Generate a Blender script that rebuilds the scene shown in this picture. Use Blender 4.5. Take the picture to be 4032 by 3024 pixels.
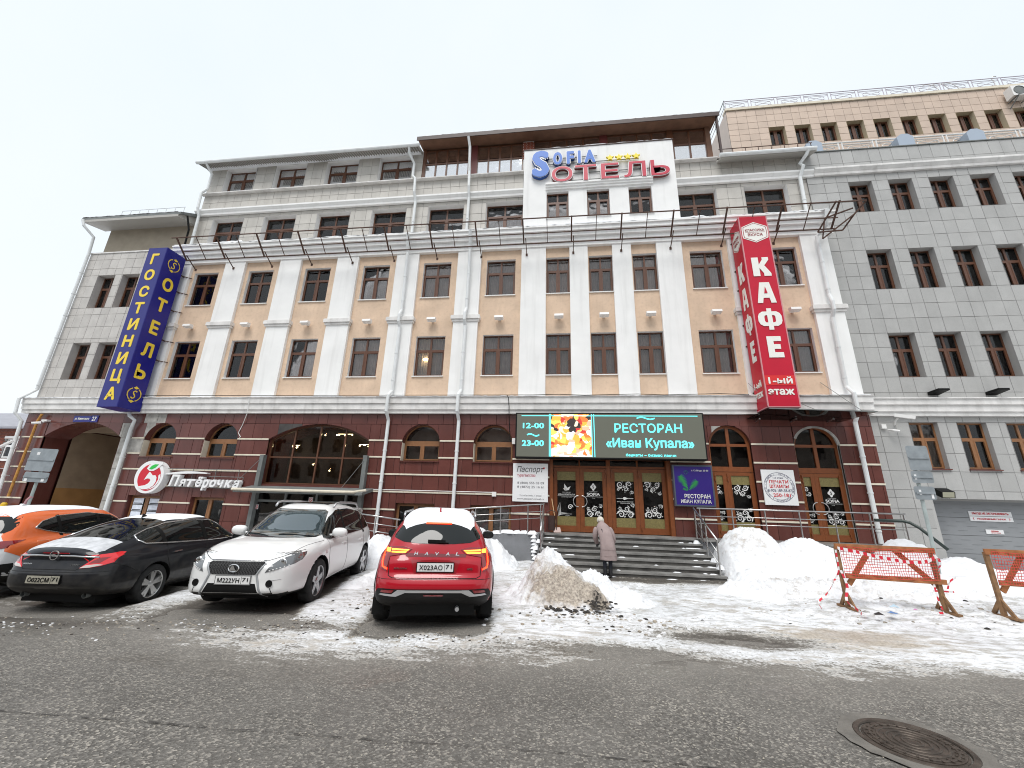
import bpy, bmesh, math, random
import numpy as np
from mathutils import Vector, Matrix
from mathutils.bvhtree import BVHTree
random.seed(7)
rng = np.random.default_rng(7)
for o in list(bpy.data.objects): bpy.data.objects.remove(o)
SC = bpy.context.scene
COL = SC.collection

# ------------------------------------------------------------------ camera
cam = bpy.data.cameras.new('camera'); camo = bpy.data.objects.new('camera', cam); COL.objects.link(camo)
R = [[0.9926221505515828, -0.12103944805546647, 0.0071216745768938015],
     [0.11786370578981124, 0.9494618449535612, -0.2909129626449681],
     [0.028450186147791004, 0.2896060375610422, 0.956723016299048]]
M = Matrix.Identity(4)
for i in range(3):
    M[i][0] = R[i][0]; M[i][1] = R[i][2]; M[i][2] = -R[i][1]
M[0][3], M[1][3], M[2][3] = 0.0, -14.2, 1.70
camo.matrix_world = M
cam.sensor_width = 36; cam.lens = 1590/4032*36; cam.clip_start = 0.05; cam.clip_end = 2000
SC.camera = camo
CAM = Vector((0, -14.2, 1.7))

# ------------------------------------------------------------------ sky, sun, exposure
SUN_EL, SUN_AZ = math.radians(60), math.radians(188)     # azimuth clockwise from +y
W = bpy.data.worlds.new('World'); SC.world = W; W.use_nodes = True
nt = W.node_tree; nt.nodes.clear()
sky = nt.nodes.new('ShaderNodeTexSky'); sky.sky_type = 'NISHITA'; sky.sun_disc = False
sky.sun_elevation = SUN_EL; sky.sun_rotation = SUN_AZ; sky.dust_density = 3.0; sky.air_density = 1.0
hs = nt.nodes.new('ShaderNodeHueSaturation'); hs.inputs['Saturation'].default_value = 0.25
mx = nt.nodes.new('ShaderNodeMix'); mx.data_type = 'RGBA'; mx.inputs[0].default_value = 0.88
tc = nt.nodes.new('ShaderNodeTexCoord')
ns = nt.nodes.new('ShaderNodeTexNoise'); ns.inputs['Scale'].default_value = 1.6; ns.inputs['Detail'].default_value = 5
cr_ = nt.nodes.new('ShaderNodeValToRGB')
cr_.color_ramp.elements[0].color = (6.15, 6.75, 7.35, 1); cr_.color_ramp.elements[0].position = 0.3
cr_.color_ramp.elements[1].color = (6.8, 7.15, 7.45, 1); cr_.color_ramp.elements[1].position = 0.7
bg = nt.nodes.new('ShaderNodeBackground'); bg.inputs['Strength'].default_value = 0.1
out = nt.nodes.new('ShaderNodeOutputWorld')
L_ = nt.links.new
L_(sky.outputs[0], hs.inputs['Color']); L_(tc.outputs['Generated'], ns.inputs['Vector']); L_(ns.outputs['Fac'], cr_.inputs[0])
L_(hs.outputs[0], mx.inputs[6]); L_(cr_.outputs[0], mx.inputs[7]); L_(mx.outputs[2], bg.inputs['Color']); L_(bg.outputs[0], out.inputs[0])
sl = bpy.data.lights.new('sun', 'SUN'); sl.energy = 1.5; sl.angle = math.radians(28); sl.color = (1, 0.975, 0.94)
so = bpy.data.objects.new('sun', sl); COL.objects.link(so); so.location = (0, -30, 40)
sd = Vector((math.sin(SUN_AZ)*math.cos(SUN_EL), math.cos(SUN_AZ)*math.cos(SUN_EL), math.sin(SUN_EL)))
so.rotation_euler = sd.to_track_quat('Z', 'Y').to_euler()
vs = SC.view_settings; vs.view_transform = 'Standard'; vs.look = 'None'; vs.gamma = 1; vs.use_curve_mapping = False; vs.exposure = 0.62
SC.render.engine = 'CYCLES'
SC.cycles.pixel_filter_type = 'BLACKMAN_HARRIS'; SC.cycles.filter_width = 1.05
SC.cycles.max_bounces = 8; SC.cycles.transparent_max_bounces = 12

# ------------------------------------------------------------------ materials
def mat(name, col, rough=0.6, metal=0.0, spec=0.5, var=0.0, vscale=3.0, bump=0.0, bscale=40.0, speck=None, objvar=0.0,
        emit=None, estr=0.0, coat=0.0, streak=None, dirt=None, alpha=None):
    """var: broad colour variation; speck=(scale, amount, colour); objvar: tint per object; streak=(colour, amount) vertical; dirt=(colour, z0, z1)"""
    m = bpy.data.materials.new(name); m.use_nodes = True; t = m.node_tree; N = t.nodes; K = t.links.new
    b = N['Principled BSDF']
    b.inputs['Roughness'].default_value = rough; b.inputs['Metallic'].default_value = metal
    b.inputs['Specular IOR Level'].default_value = spec; b.inputs['Coat Weight'].default_value = coat
    b.inputs['Coat Roughness'].default_value = 0.04
    c4 = (*col, 1); b.inputs['Base Color'].default_value = c4
    g = N.new('ShaderNodeNewGeometry')
    cur = None
    def base():
        nonlocal cur
        if cur is None:
            r = N.new('ShaderNodeRGB'); r.outputs[0].default_value = c4; cur = r.outputs[0]
        return cur
    def noise(scale, detail=4, vec=None):
        n = N.new('ShaderNodeTexNoise'); n.inputs['Scale'].default_value = scale; n.inputs['Detail'].default_value = detail
        K(vec or g.outputs['Position'], n.inputs['Vector']); return n.outputs['Fac']
    def mixc(fac, a, bcol, mode='MIX'):
        x = N.new('ShaderNodeMix'); x.data_type = 'RGBA'; x.blend_type = mode
        if hasattr(fac, 'links'): K(fac, x.inputs[0])
        else: x.inputs[0].default_value = fac
        K(a, x.inputs[6])
        if hasattr(bcol, 'links'): K(bcol, x.inputs[7])
        else: x.inputs[7].default_value = (*bcol, 1)
        return x.outputs[2]
    def ramp(src, a, bb):
        r = N.new('ShaderNodeMapRange'); r.inputs[1].default_value = a; r.inputs[2].default_value = bb; K(src, r.inputs[0]); return r.outputs[0]
    def mul(src, k):
        q = N.new('ShaderNodeMath'); q.operation = 'MULTIPLY'; K(src, q.inputs[0]); q.inputs[1].default_value = k; return q.outputs[0]
    if var:
        f = ramp(noise(vscale, 6), 0.3, 0.7)
        lo = tuple(max(0, c*(1-var)) for c in col); hi = tuple(min(1, c*(1+var)) for c in col)
        base(); x = mixc(f, cur, hi); 
        r = N.new('ShaderNodeRGB'); r.outputs[0].default_value = (*lo, 1); cur = mixc(f, r.outputs[0], hi)
    if speck:
        f = ramp(noise(speck[0], 2), 0.5, 0.72); base(); cur = mixc(mul(f, speck[1]), cur, speck[2])
    if streak:
        mp = N.new('ShaderNodeMapping'); mp.inputs['Scale'].default_value = (3.0, 3.0, 0.22); K(g.outputs['Position'], mp.inputs[0])
        f = ramp(noise(1.6, 8, mp.outputs[0]), 0.52, 0.78); base(); cur = mixc(mul(f, streak[1]), cur, streak[0])
    if dirt:
        sp = N.new('ShaderNodeSeparateXYZ'); tcn = N.new('ShaderNodeTexCoord'); K(tcn.outputs['Object'] if len(dirt) > 3 else g.outputs['Position'], sp.inputs[0])
        h = ramp(sp.outputs[2], dirt[2], dirt[1]); nf = ramp(noise(7, 6), 0.25, 0.65)
        q = N.new('ShaderNodeMath'); q.operation = 'MULTIPLY'; K(h, q.inputs[0]); K(nf, q.inputs[1]); base(); cur = mixc(q.outputs[0], cur, dirt[0])
    if objvar:
        oi = N.new('ShaderNodeObjectInfo'); mr = N.new('ShaderNodeMapRange'); mr.inputs[3].default_value = 1-objvar; mr.inputs[4].default_value = 1+objvar
        K(oi.outputs['Random'], mr.inputs[0]); hv = N.new('ShaderNodeHueSaturation'); K(mr.outputs[0], hv.inputs['Value']); base(); K(cur, hv.inputs['Color']); cur = hv.outputs[0]
    if cur is not None: K(cur, b.inputs['Base Color'])
    if bump:
        bn = N.new('ShaderNodeBump'); bn.inputs['Strength'].default_value = bump; bn.inputs['Distance'].default_value = 0.02
        K(noise(bscale, 5), bn.inputs['Height']); K(bn.outputs[0], b.inputs['Normal'])
    if emit:
        b.inputs['Emission Color'].default_value = (*emit, 1); b.inputs['Emission Strength'].default_value = estr
    m.diffuse_color = c4
    return m

def glass(name, tint=(0.8, 0.82, 0.82), refl=1.0, rough=0.015, ior=1.6, fac=None):
    m = bpy.data.materials.new(name); m.use_nodes = True; t = m.node_tree; N = t.nodes; N.clear(); K = t.links.new
    o = N.new('ShaderNodeOutputMaterial'); x = N.new('ShaderNodeMixShader'); tr = N.new('ShaderNodeBsdfTransparent'); gl = N.new('ShaderNodeBsdfGlossy')
    fr = N.new('ShaderNodeFresnel'); fr.inputs[0].default_value = ior
    nb = N.new('ShaderNodeBump'); nn = N.new('ShaderNodeTexNoise'); nn.inputs['Scale'].default_value = 1.3; nb.inputs['Strength'].default_value = 0.08; nb.inputs['Distance'].default_value = 0.05
    ge = N.new('ShaderNodeNewGeometry'); K(ge.outputs['Position'], nn.inputs['Vector']); K(nn.outputs['Fac'], nb.inputs['Height']); K(nb.outputs[0], gl.inputs['Normal'])
    tr.inputs[0].default_value = (*tint, 1); gl.inputs[0].default_value = (refl, refl, refl, 1); gl.inputs['Roughness'].default_value = rough
    (K(fr.outputs[0], x.inputs[0]) if fac is None else setattr(x.inputs[0], 'default_value', fac)); K(tr.outputs[0], x.inputs[1]); K(gl.outputs[0], x.inputs[2]); K(x.outputs[0], o.inputs[0])
    m.diffuse_color = (*tint, 1)
    return m

MT = {}
MT['peach'] = mat('peach_stucco', (0.68, 0.51, 0.375), 0.9, var=0.10, vscale=1.5, bump=0.35, bscale=60, speck=(9, 0.22, (0.42, 0.29, 0.19)), streak=((0.42, 0.30, 0.20), 0.18))
MT['white'] = mat('white_painted_render', (0.84, 0.835, 0.82), 0.85, var=0.05, vscale=1.2, bump=0.2, bscale=50, streak=((0.50, 0.49, 0.47), 0.28))
MT['belt'] = mat('grey_white_cornice_paint', (0.72, 0.705, 0.685), 0.85, var=0.12, vscale=2.5, bump=0.25, bscale=35, streak=((0.33, 0.31, 0.29), 0.4))
MT['beige_tile'] = mat('beige_facade_tile', (0.50, 0.475, 0.435), 0.55, var=0.07, vscale=2.0, speck=(45, 0.25, (0.3, 0.28, 0.25)), objvar=0.06, streak=((0.30, 0.27, 0.23), 0.2))
MT['grey_tile'] = mat('grey_stone_tile', (0.41, 0.405, 0.392), 0.5, var=0.06, vscale=2.0, speck=(60, 0.3, (0.22, 0.23, 0.23)), objvar=0.07, streak=((0.26, 0.26, 0.25), 0.2))
MT['peach_tile'] = mat('peach_facade_tile', (0.58, 0.455, 0.365), 0.55, var=0.06, vscale=2, speck=(50, 0.2, (0.42, 0.3, 0.22)), objvar=0.06)
MT['joint'] = mat('tile_joint', (0.235, 0.23, 0.225), 0.95)
MT['granite'] = mat('brown_red_granite', (0.125, 0.042, 0.034), 0.24, spec=0.45, var=0.14, vscale=1.2, speck=(90, 0.5, (0.045, 0.016, 0.014)), objvar=0.13, streak=((0.18, 0.09, 0.08), 0.25))
MT['granite_joint'] = mat('granite_joint', (0.05, 0.02, 0.018), 0.9)
MT['cement'] = mat('bare_cement', (0.36, 0.345, 0.32), 0.95, var=0.3, vscale=5, bump=0.6, bscale=25)
MT['cream'] = mat('cream_stone_strip', (0.68, 0.62, 0.50), 0.7, var=0.08, vscale=5)
MT['frame'] = mat('brown_window_frame', (0.115, 0.045, 0.022), 0.38, var=0.1, vscale=8)
MT['doorwood'] = mat('orange_brown_door_frame', (0.20, 0.060, 0.018), 0.35, var=0.12, vscale=8)
MT['lightwood'] = mat('light_brown_window_frame', (0.26, 0.12, 0.05), 0.4, var=0.12, vscale=8)
MT['glass'] = glass('window_glass', (0.88, 0.86, 0.85), 0.85, ior=1.55)
MT['skyglass'] = glass('sunroom_glass', (0.75, 0.77, 0.80), 1.0, fac=0.5)
MT['curtain'] = mat('grey_brown_curtain', (0.52, 0.455, 0.42), 0.95, var=0.12, vscale=5, objvar=0.35)
MT['whitecurtain'] = mat('white_curtain', (0.78, 0.80, 0.85), 0.9, var=0.08, vscale=4)
MT['dark'] = mat('dark_interior', (0.018, 0.014, 0.012), 0.9)
MT['sill'] = mat('white_metal_sill', (0.80, 0.79, 0.77), 0.5)
MT['steel'] = mat('stainless_steel', (0.52, 0.51, 0.50), 0.28, 1.0, var=0.1, vscale=10)
MT['whitepipe'] = mat('white_downpipe_metal', (0.72, 0.74, 0.74), 0.45, var=0.06, vscale=3, streak=((0.45, 0.42, 0.38), 0.3))
MT['rust'] = mat('rusty_steel', (0.085, 0.045, 0.032), 0.85, var=0.4, vscale=6)
MT['snow'] = mat('roof_snow', (0.82, 0.83, 0.85), 0.75, var=0.03, vscale=3, bump=0.5, bscale=14)
MT['darkmetal'] = mat('dark_brown_metal', (0.045, 0.022, 0.018), 0.5)
MT['soffitwood'] = mat('brown_soffit_boards', (0.17, 0.085, 0.05), 0.75, var=0.2, vscale=3)
MT['soffit'] = mat('grey_metal_soffit', (0.40, 0.385, 0.355), 0.6)
MT['rib'] = mat('soffit_rib', (0.22, 0.21, 0.19), 0.6)
MT['black'] = mat('black_plastic', (0.006, 0.006, 0.006), 0.6, spec=0.2)
MT['greymetal'] = mat('grey_painted_metal', (0.16, 0.17, 0.165), 0.5, var=0.15, vscale=5)
MT['concrete'] = mat('grey_ramp_render', (0.20, 0.205, 0.215), 0.9, var=0.2, vscale=2.5, bump=0.3)

# ------------------------------------------------------------------ object helpers
WL = {}
def link(o, parent=None, wl=None):
    COL.objects.link(o)
    if wl is None: wl = Vector((0, 0, 0))
    WL[o.name] = Vector(wl)
    if parent is not None:
        o.parent = parent; o.location = Vector(wl) - WL[parent.name]
    else: o.location = wl
    return o
def tag(o, label=None, cat=None, group=None, kind=None):
    if label: o['label'] = label
    if cat: o['category'] = cat
    if group: o['group'] = group
    if kind: o['kind'] = kind
    return o
def thing(name, loc, label, cat, group=None):
    return tag(link(bpy.data.objects.new(name, None), None, loc), label, cat, group)
def shade_smooth(me):
    me.polygons.foreach_set('use_smooth', [True]*len(me.polygons)); return me

class MB:
    def __init__(s): s.v = []; s.f = []; s.m = []
    def add(s, vs, fs, mi=0):
        b = len(s.v); s.v += [tuple(v) for v in vs]
        s.f += [tuple(b+i for i in f) for f in fs]; s.m += [mi]*len(fs); return s
    def box(s, x0, x1, y0, y1, z0, z1, mi=0):
        return s.add([(x0,y0,z0),(x1,y0,z0),(x1,y1,z0),(x0,y1,z0),(x0,y0,z1),(x1,y0,z1),(x1,y1,z1),(x0,y1,z1)],
                     [(0,3,2,1),(4,5,6,7),(0,1,5,4),(1,2,6,5),(2,3,7,6),(3,0,4,7)], mi)
    def obox(s, p0, p1, w, t, up=(0,0,1), mi=0):
        """beam from p0 to p1, width w across, thickness t along up"""
        p0 = Vector(p0); p1 = Vector(p1); d = (p1-p0).normalized(); u = Vector(up); a = d.cross(u)
        if a.length < 1e-4: a = d.cross(Vector((0, 1, 0)))
        a.normalize(); b = a.cross(d).normalized(); a *= w/2; b *= t/2
        vs = [p0-a-b, p0+a-b, p0+a+b, p0-a+b, p1-a-b, p1+a-b, p1+a+b, p1-a+b]
        return s.add(vs, [(0,3,2,1),(4,5,6,7),(0,1,5,4),(1,2,6,5),(2,3,7,6),(3,0,4,7)], mi)
    def tube(s, pts, r, n=8, mi=0, caps=True):
        pts = [Vector(p) for p in pts]; rs = r if isinstance(r, (list, tuple)) else [r]*len(pts)
        b0 = len(s.v); prev = None
        for i, p in enumerate(pts):
            d = (pts[min(i+1, len(pts)-1)]-pts[max(i-1, 0)]).normalized()
            if prev is None:
                a = d.cross(Vector((0, 0, 1)));
                if a.length < 1e-3: a = d.cross(Vector((0, 1, 0)))
            else:
                a = prev - d*prev.dot(d)
            a.normalize(); prev = a; b = d.cross(a)
            for k in range(n):
                t = 2*math.pi*k/n; s.v.append(tuple(p + (a*math.cos(t)+b*math.sin(t))*rs[i]))
        for i in range(len(pts)-1):
            for k in range(n):
                k2 = (k+1) % n; s.f.append((b0+i*n+k, b0+i*n+k2, b0+(i+1)*n+k2, b0+(i+1)*n+k)); s.m.append(mi)
        if caps:
            s.f.append(tuple(b0+k for k in range(n))[::-1]); s.m.append(mi)
            s.f.append(tuple(b0+(len(pts)-1)*n+k for k in range(n))); s.m.append(mi)
        return s
    def prism(s, pts, y0, y1, mi=0, axis='y'):
        """closed outline pts [(a,b)] extruded from y0 to y1; axis y: (x,z); axis x: (y,z); axis z: (x,y)"""
        def P(a, b, c):
            return (a, c, b) if axis == 'y' else ((c, a, b) if axis == 'x' else (a, b, c))
        n = len(pts); vs = [P(a, b, y0) for a, b in pts]+[P(a, b, y1) for a, b in pts]
        fs = [tuple(range(n)), tuple(range(2*n-1, n-1, -1))]+[(i, n+i, n+(i+1) % n, (i+1) % n) for i in range(n)]
        return s.add(vs, fs, mi)
    def sheet(s, y, x0, x1, z0, z1, mi=0):
        return s.add([(x0,y,z0),(x1,y,z0),(x1,y,z1),(x0,y,z1)], [(0,1,2,3)], mi)
    def lathe(s, prof, c=(0,0,0), axis='y', n=24, mi=0):
        """prof [(r, h)] turned about the axis through c"""
        b0 = len(s.v)
        for r, h in prof:
            for k in range(n):
                t = 2*math.pi*k/n; a, b = r*math.cos(t), r*math.sin(t)
                s.v.append((c[0]+a, c[1]+h, c[2]+b) if axis == 'y' else ((c[0]+a, c[1]+b, c[2]+h) if axis == 'z' else (c[0]+h, c[1]+a, c[2]+b)))
        for i in range(len(prof)-1):
            for k in range(n):
                k2 = (k+1) % n; s.f.append((b0+i*n+k, b0+i*n+k2, b0+(i+1)*n+k2, b0+(i+1)*n+k)); s.m.append(mi)
        return s
    def mesh(s, name, mats, center=True, fix=True):
        v = np.array(s.v, dtype=float); c = (v.min(0)+v.max(0))/2 if center and len(v) else np.zeros(3)
        me = bpy.data.meshes.new(name); me.from_pydata((v-c).tolist(), [], s.f)
        for m in mats: me.materials.append(m)
        if len(mats) > 1: me.polygons.foreach_set('material_index', s.m)
        if fix:
            bm = bmesh.new(); bm.from_mesh(me); bmesh.ops.recalc_face_normals(bm, faces=bm.faces); bm.to_mesh(me); bm.free()
        me.update(); return me, Vector(c)
    def build(s, name, m, parent=None, smooth=False, kind=None, fix=True, **kw):
        me, c = s.mesh(name, m if isinstance(m, (list, tuple)) else [m], fix=fix)
        if smooth: shade_smooth(me)
        o = link(bpy.data.objects.new(name, me), parent, c)
        if kind: o['kind'] = kind
        if kw: tag(o, **kw)
        return o
def rects_minus(x0, x1, z0, z1, holes):
    xs = sorted({x0, x1, *[h[0] for h in holes if x0 < h[0] < x1], *[h[1] for h in holes if x0 < h[1] < x1]}); outl = []
    for a, b in zip(xs, xs[1:]):
        zs = [(h[2], h[3]) for h in holes if h[0] <= a+1e-6 and h[1] >= b-1e-6]; zs.sort(); z = z0
        for p, q in zs:
            if p > z and p < z1: outl.append((a, b, z, min(p, z1)))
            z = max(z, q)
        if z < z1-1e-6: outl.append((a, b, z, z1))
    return outl
def shared(o_mesh, name, parent, wl):
    return link(bpy.data.objects.new(name, o_mesh), parent, wl)
TC = {}
def tile_mesh(w, h, t, m, name):
    key = (round(w*200), round(h*200), m.name, t)
    if key not in TC:
        w = key[0]/200; h = key[1]/200; b = MB(); e = 0.006
        a = [(-w/2, 0, -h/2), (w/2, 0, -h/2), (w/2, 0, h/2), (-w/2, 0, h/2)]
        f = [(-w/2, -t+e, -h/2), (w/2, -t+e, -h/2), (w/2, -t+e, h/2), (-w/2, -t+e, h/2)]
        g = [(-w/2+e, -t, -h/2+e), (w/2-e, -t, -h/2+e), (w/2-e, -t, h/2-e), (-w/2+e, -t, h/2-e)]
        b.add(a+f+g, [(8,9,10,11)]+[(i, (i+1) % 4, 4+(i+1) % 4, 4+i) for i in range(4)]+[(4+i, 4+(i+1) % 4, 8+(i+1) % 4, 8+i) for i in range(4)])
        TC[key] = b.mesh(name, [m], center=False)[0]
    return TC[key]
def place_tiles(parent, cells, Y, m, name, gap=0.010, t=0.012, limit=290):
    """cells (x0,x1,z0,z1) at plane Y"""
    L = []
    for c in cells:
        w, h = c[1]-c[0]-gap, c[3]-c[2]-gap
        if w < 0.03 or h < 0.03: continue
        p = Vector(((c[0]+c[1])/2, Y, (c[2]+c[3])/2)); d = (p-CAM).length
        vis = 1 if (-23 < p.x < 17.5) else 0.05
        L.append((-w*h/d/d*vis, p, w, h))
    L.sort(key=lambda q: q[0])
    for k, p, w, h in L[:limit]: 
        o = shared(tile_mesh(w, h, t, m, name), name, parent, p + Vector((0, random.uniform(-0.003, 0.003), 0)))
    if L[limit:]:
        b = MB()
        for k, p, w, h in L[limit:]: b.box(p.x-w/2, p.x+w/2, Y-t, Y, p.z-h/2, p.z+h/2)
        b.build(name+'_field', m, parent, kind='stuff', fix=False)
def grid_cells(xe, ze, holes):
    outc = []
    for z0, z1 in zip(ze, ze[1:]):
        for x0, x1 in zip(xe, xe[1:]): outc += rects_minus(x0, x1, z0, z1, [h for h in holes if h[0] < x1 and h[1] > x0 and h[2] < z1 and h[3] > z0])
    return outc
def frange(a, b, step):
    n = max(1, round((b-a)/step)); return [a+(b-a)*i/n for i in range(n+1)]

# ---- text as flat letters
def text_mesh(s, m, w, h=None, depth=0.004, bold=0.0, shear=0.0, space=1.0, name='lettering'):
    c = bpy.data.curves.new('t', 'FONT'); c.body = s; c.size = 1.0; c.shear = shear; c.space_character = space; c.resolution_u = 3
    c.extrude = depth/2 if depth else 0.0; c.fill_mode = 'BOTH' if depth else 'FRONT'
    o = bpy.data.objects.new('t', c)
    me = bpy.data.meshes.new_from_object(o); bpy.data.objects.remove(o); bpy.data.curves.remove(c)
    n = len(me.vertices); v = np.zeros(n*3); me.vertices.foreach_get('co', v); v = v.reshape(-1, 3)
    lo, hi = v.min(0), v.max(0); ce = (lo+hi)/2; sx = w/(hi[0]-lo[0]) if w else None; sy = h/(hi[1]-lo[1]) if h else sx
    if sx is None: sx = sy
    v[:, 0] = (v[:, 0]-ce[0])*sx; v[:, 1] = (v[:, 1]-ce[1])*sy
    me.vertices.foreach_set('co', v.ravel()); me.materials.clear(); me.materials.append(m); me.name = name; me.update()
    if bold > 0:                                # thicken: shifted copies, each a hair apart in depth
        e = bold*(hi[1]-lo[1] and 1)*sy*0.9; W0 = w or (hi[0]-lo[0])*sx; H0 = h or (hi[1]-lo[1])*sy; kx = max(0.5, (W0-2*e)/W0); ky = max(0.5, (H0-2*e)/H0)
        faces = [tuple(p.vertices) for p in me.polygons]; vv = []; ff = []
        for k, (dx, dy) in enumerate(((0, 0), (e, 0), (-e, 0), (0, e), (0, -e), (e*.7, e*.7), (-e*.7, e*.7), (e*.7, -e*.7), (-e*.7, -e*.7))):
            q = v.copy(); q[:, 0] = q[:, 0]*kx+dx; q[:, 1] = q[:, 1]*ky+dy; q[:, 2] += 0.00035*k; b0 = len(vv); vv += q.tolist(); ff += [tuple(b0+i for i in f) for f in faces]
        m2 = bpy.data.meshes.new(name); m2.from_pydata(vv, [], ff); m2.materials.append(m); m2.update(); bpy.data.meshes.remove(me); me = m2
    return me
ROT_F = Matrix(((1,0,0),(0,0,-1),(0,1,0))).to_4x4()         # text lying on the facade, read from -y
ROT_R = Matrix(((0,0,1),(1,0,0),(0,1,0))).to_4x4()          # on a face looking to +x: text x -> +y, normal +x
ROT_L = Matrix(((0,0,-1),(-1,0,0),(0,1,0))).to_4x4()        # on a face looking to -x
def put_text(s, m, parent, x, y, z, w, h=None, rot=ROT_F, name='lettering', **kw):
    me = text_mesh(s, m, w, h, name=name, **kw); me.transform(rot); return link(bpy.data.objects.new(name, me), parent, (x, y, z))
def noise2(X, Y, seed=0, octs=5, scale=1.0, gain=0.5):
    """value-noise fbm on numpy arrays, about -1..1"""
    r = np.random.default_rng(seed); tab = r.random((256, 256)); tot = np.zeros_like(X, dtype=float); amp = 1; s = scale; norm = 0
    for o in range(octs):
        xs = X*s+17.3*o; ys = Y*s+9.1*o; xi = np.floor(xs).astype(int); yi = np.floor(ys).astype(int); fx = xs-xi; fy = ys-yi
        fx = fx*fx*(3-2*fx); fy = fy*fy*(3-2*fy); a = tab[xi % 256, yi % 256]; b = tab[(xi+1) % 256, yi % 256]; c = tab[xi % 256, (yi+1) % 256]; d = tab[(xi+1) % 256, (yi+1) % 256]
        tot += amp*((a*(1-fx)+b*fx)*(1-fy)+(c*(1-fx)+d*fx)*fy); norm += amp; amp *= gain; s *= 2.03
    return tot/norm*2-1
# ================================================================== building pieces
WC = {}
def window_kit(w, h, style, fm, vari=0, gm=None):
    """meshes of one window, origin at lower middle of the opening at frame face; styles: cross, attic, two, arch"""
    gm = gm or MT['glass']; key = (round(w, 2), round(h, 2), style, fm.name, vari, gm.name)
    if key in WC: return WC[key]
    b = MB(); fw = 0.05; T = 0.07; panes = []
    zt = h*0.655 if style != 'two' else h
    def bar(x0, x1, z0, z1, t=T, y=0): b.box(x0, x1, y, y+t, z0, z1)
    bar(-w/2, -w/2+fw, 0, h); bar(w/2-fw, w/2, 0, h); bar(-w/2+fw, w/2-fw, 0, fw); bar(-w/2+fw, w/2-fw, h-fw, h)
    bar(-0.034, 0.034, fw, h-fw, T+0.01, -0.01)
    if style != 'two':
        bar(-w/2+fw, -0.034, zt-0.034, zt+0.034, T+0.006, -0.006); bar(0.034, w/2-fw, zt-0.034, zt+0.034, T+0.006, -0.006)
    top = zt-0.034 if style != 'two' else h-fw
    for sx in (-1, 1):                          # opening sashes, proud of the frame
        x0, x1 = (-w/2+fw, -0.034) if sx < 0 else (0.034, w/2-fw); s = 0.04
        bar(x0, x0+s, fw, top, 0.05, -0.018); bar(x1-s, x1, fw, top, 0.05, -0.018)
        bar(x0+s, x1-s, fw, fw+s, 0.05, -0.018); bar(x0+s, x1-s, top-s, top, 0.05, -0.018)
        panes.append((x0+s, x1-s, fw+s, top-s))
        if style != 'two': panes.append((x0, x1, zt+0.034, h-fw))
    me = b.mesh('window', [fm], center=False)[0]
    pm = []
    for x0, x1, z0, z1 in panes:
        q = MB(); q.box(x0, x1, 0.02, 0.032, z0, z1); m_, c_ = q.mesh('pane', [gm]); pm.append((m_, c_))
    c = MB(); n = 40; amp = 0.025                 # hanging curtain with folds
    ph = random.random()*6; gap = [0.0, 0.10, 0.0, 0.22][vari % 4]
    for sx in (-1, 1):
        v = []; x_in = gap*w/2*1.0; 
        for i in range(n+1):
            x = sx*(x_in+(w/2+0.05-x_in)*i/n); y = 0.20+amp*math.sin(i*1.1+ph)+0.012*math.sin(i*2.7+ph*2); v += [(x, y, -0.02), (x, y, h+0.05)]
        c.add(v, [(2*i, 2*i+2, 2*i+3, 2*i+1) for i in range(n)])
    cm = c.mesh('curtain', [MT['curtain']], center=False, fix=False)[0]; shade_smooth(cm)
    WC[key] = (me, pm, cm); return WC[key]
def place_window(parent, cx, z0, w, h, Y, depth, rev, style='cross', fm=None, sill=None, curtain=True, rmat=None, vari=None, low=0):
    """opening w x h at wall face Y; the frame sits depth behind it"""
    if vari is None: vari = random.choice([0, 0, 1, 2])
    me, pm, cm = window_kit(w, h, style, fm or MT['frame'], vari, MT['skyglass'] if low else None)
    wo = shared(me, 'window', parent, Vector((cx, Y+depth, z0)))
    for m_, c_ in pm:
        shared(m_, 'pane', wo, Vector((cx, Y+depth, z0))+c_)
    if low:
        k3 = ('low', round(w, 2))
        if k3 not in WC:
            c = MB(); v = []
            for i in range(61): x = -w/2+0.03+(w-0.06)*i/60; y = 0.10+0.012*math.sin(i*1.4); v += [(x, y, 0.0), (x, y, h*low)]
            c.add(v, [(2*i, 2*i+2, 2*i+3, 2*i+1) for i in range(60)]); WC[k3] = shade_smooth(c.mesh('curtain', [MT['whitecurtain']], center=False, fix=False)[0])
        shared(WC[k3], 'curtain', wo, Vector((cx, Y+depth, z0)))
    elif curtain: shared(cm, 'curtain', wo, Vector((cx, Y+depth, z0)))
    key = ('rev', round(w, 2), round(h, 2), round(depth, 2), rmat.name)
    if key not in WC:
        b = MB(); x0, x1 = -w/2, w/2; e = 0.0015
        b.add([(x0+e,0,0),(x0+e,depth+.5,0),(x0+e,depth+.5,h),(x0+e,0,h)], [(0,1,2,3)]); b.add([(x1-e,0,0),(x1-e,depth+.5,0),(x1-e,depth+.5,h),(x1-e,0,h)], [(3,2,1,0)])
        b.add([(x0,0,h-e),(x1,0,h-e),(x1,depth+.5,h-e),(x0,depth+.5,h-e)], [(0,1,2,3)]); b.add([(x0,0,e),(x1,0,e),(x1,depth+.5,e),(x0,depth+.5,e)], [(3,2,1,0)])
        WC[key] = b.mesh('reveal', [rmat], center=False, fix=False)[0]
    shared(WC[key], 'reveal', wo, Vector((cx, Y, z0)))
    if sill:
        k2 = ('sill', round(w, 2), sill.name)
        if k2 not in WC:
            b = MB(); b.box(-w/2-0.03, w/2+0.03, -0.05, 0.12, -0.022, 0.012); WC[k2] = b.mesh('sill', [sill])[0]
        shared(WC[k2], 'sill', wo, Vector((cx, Y+0.035, z0-0.005)))
    return wo
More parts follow.
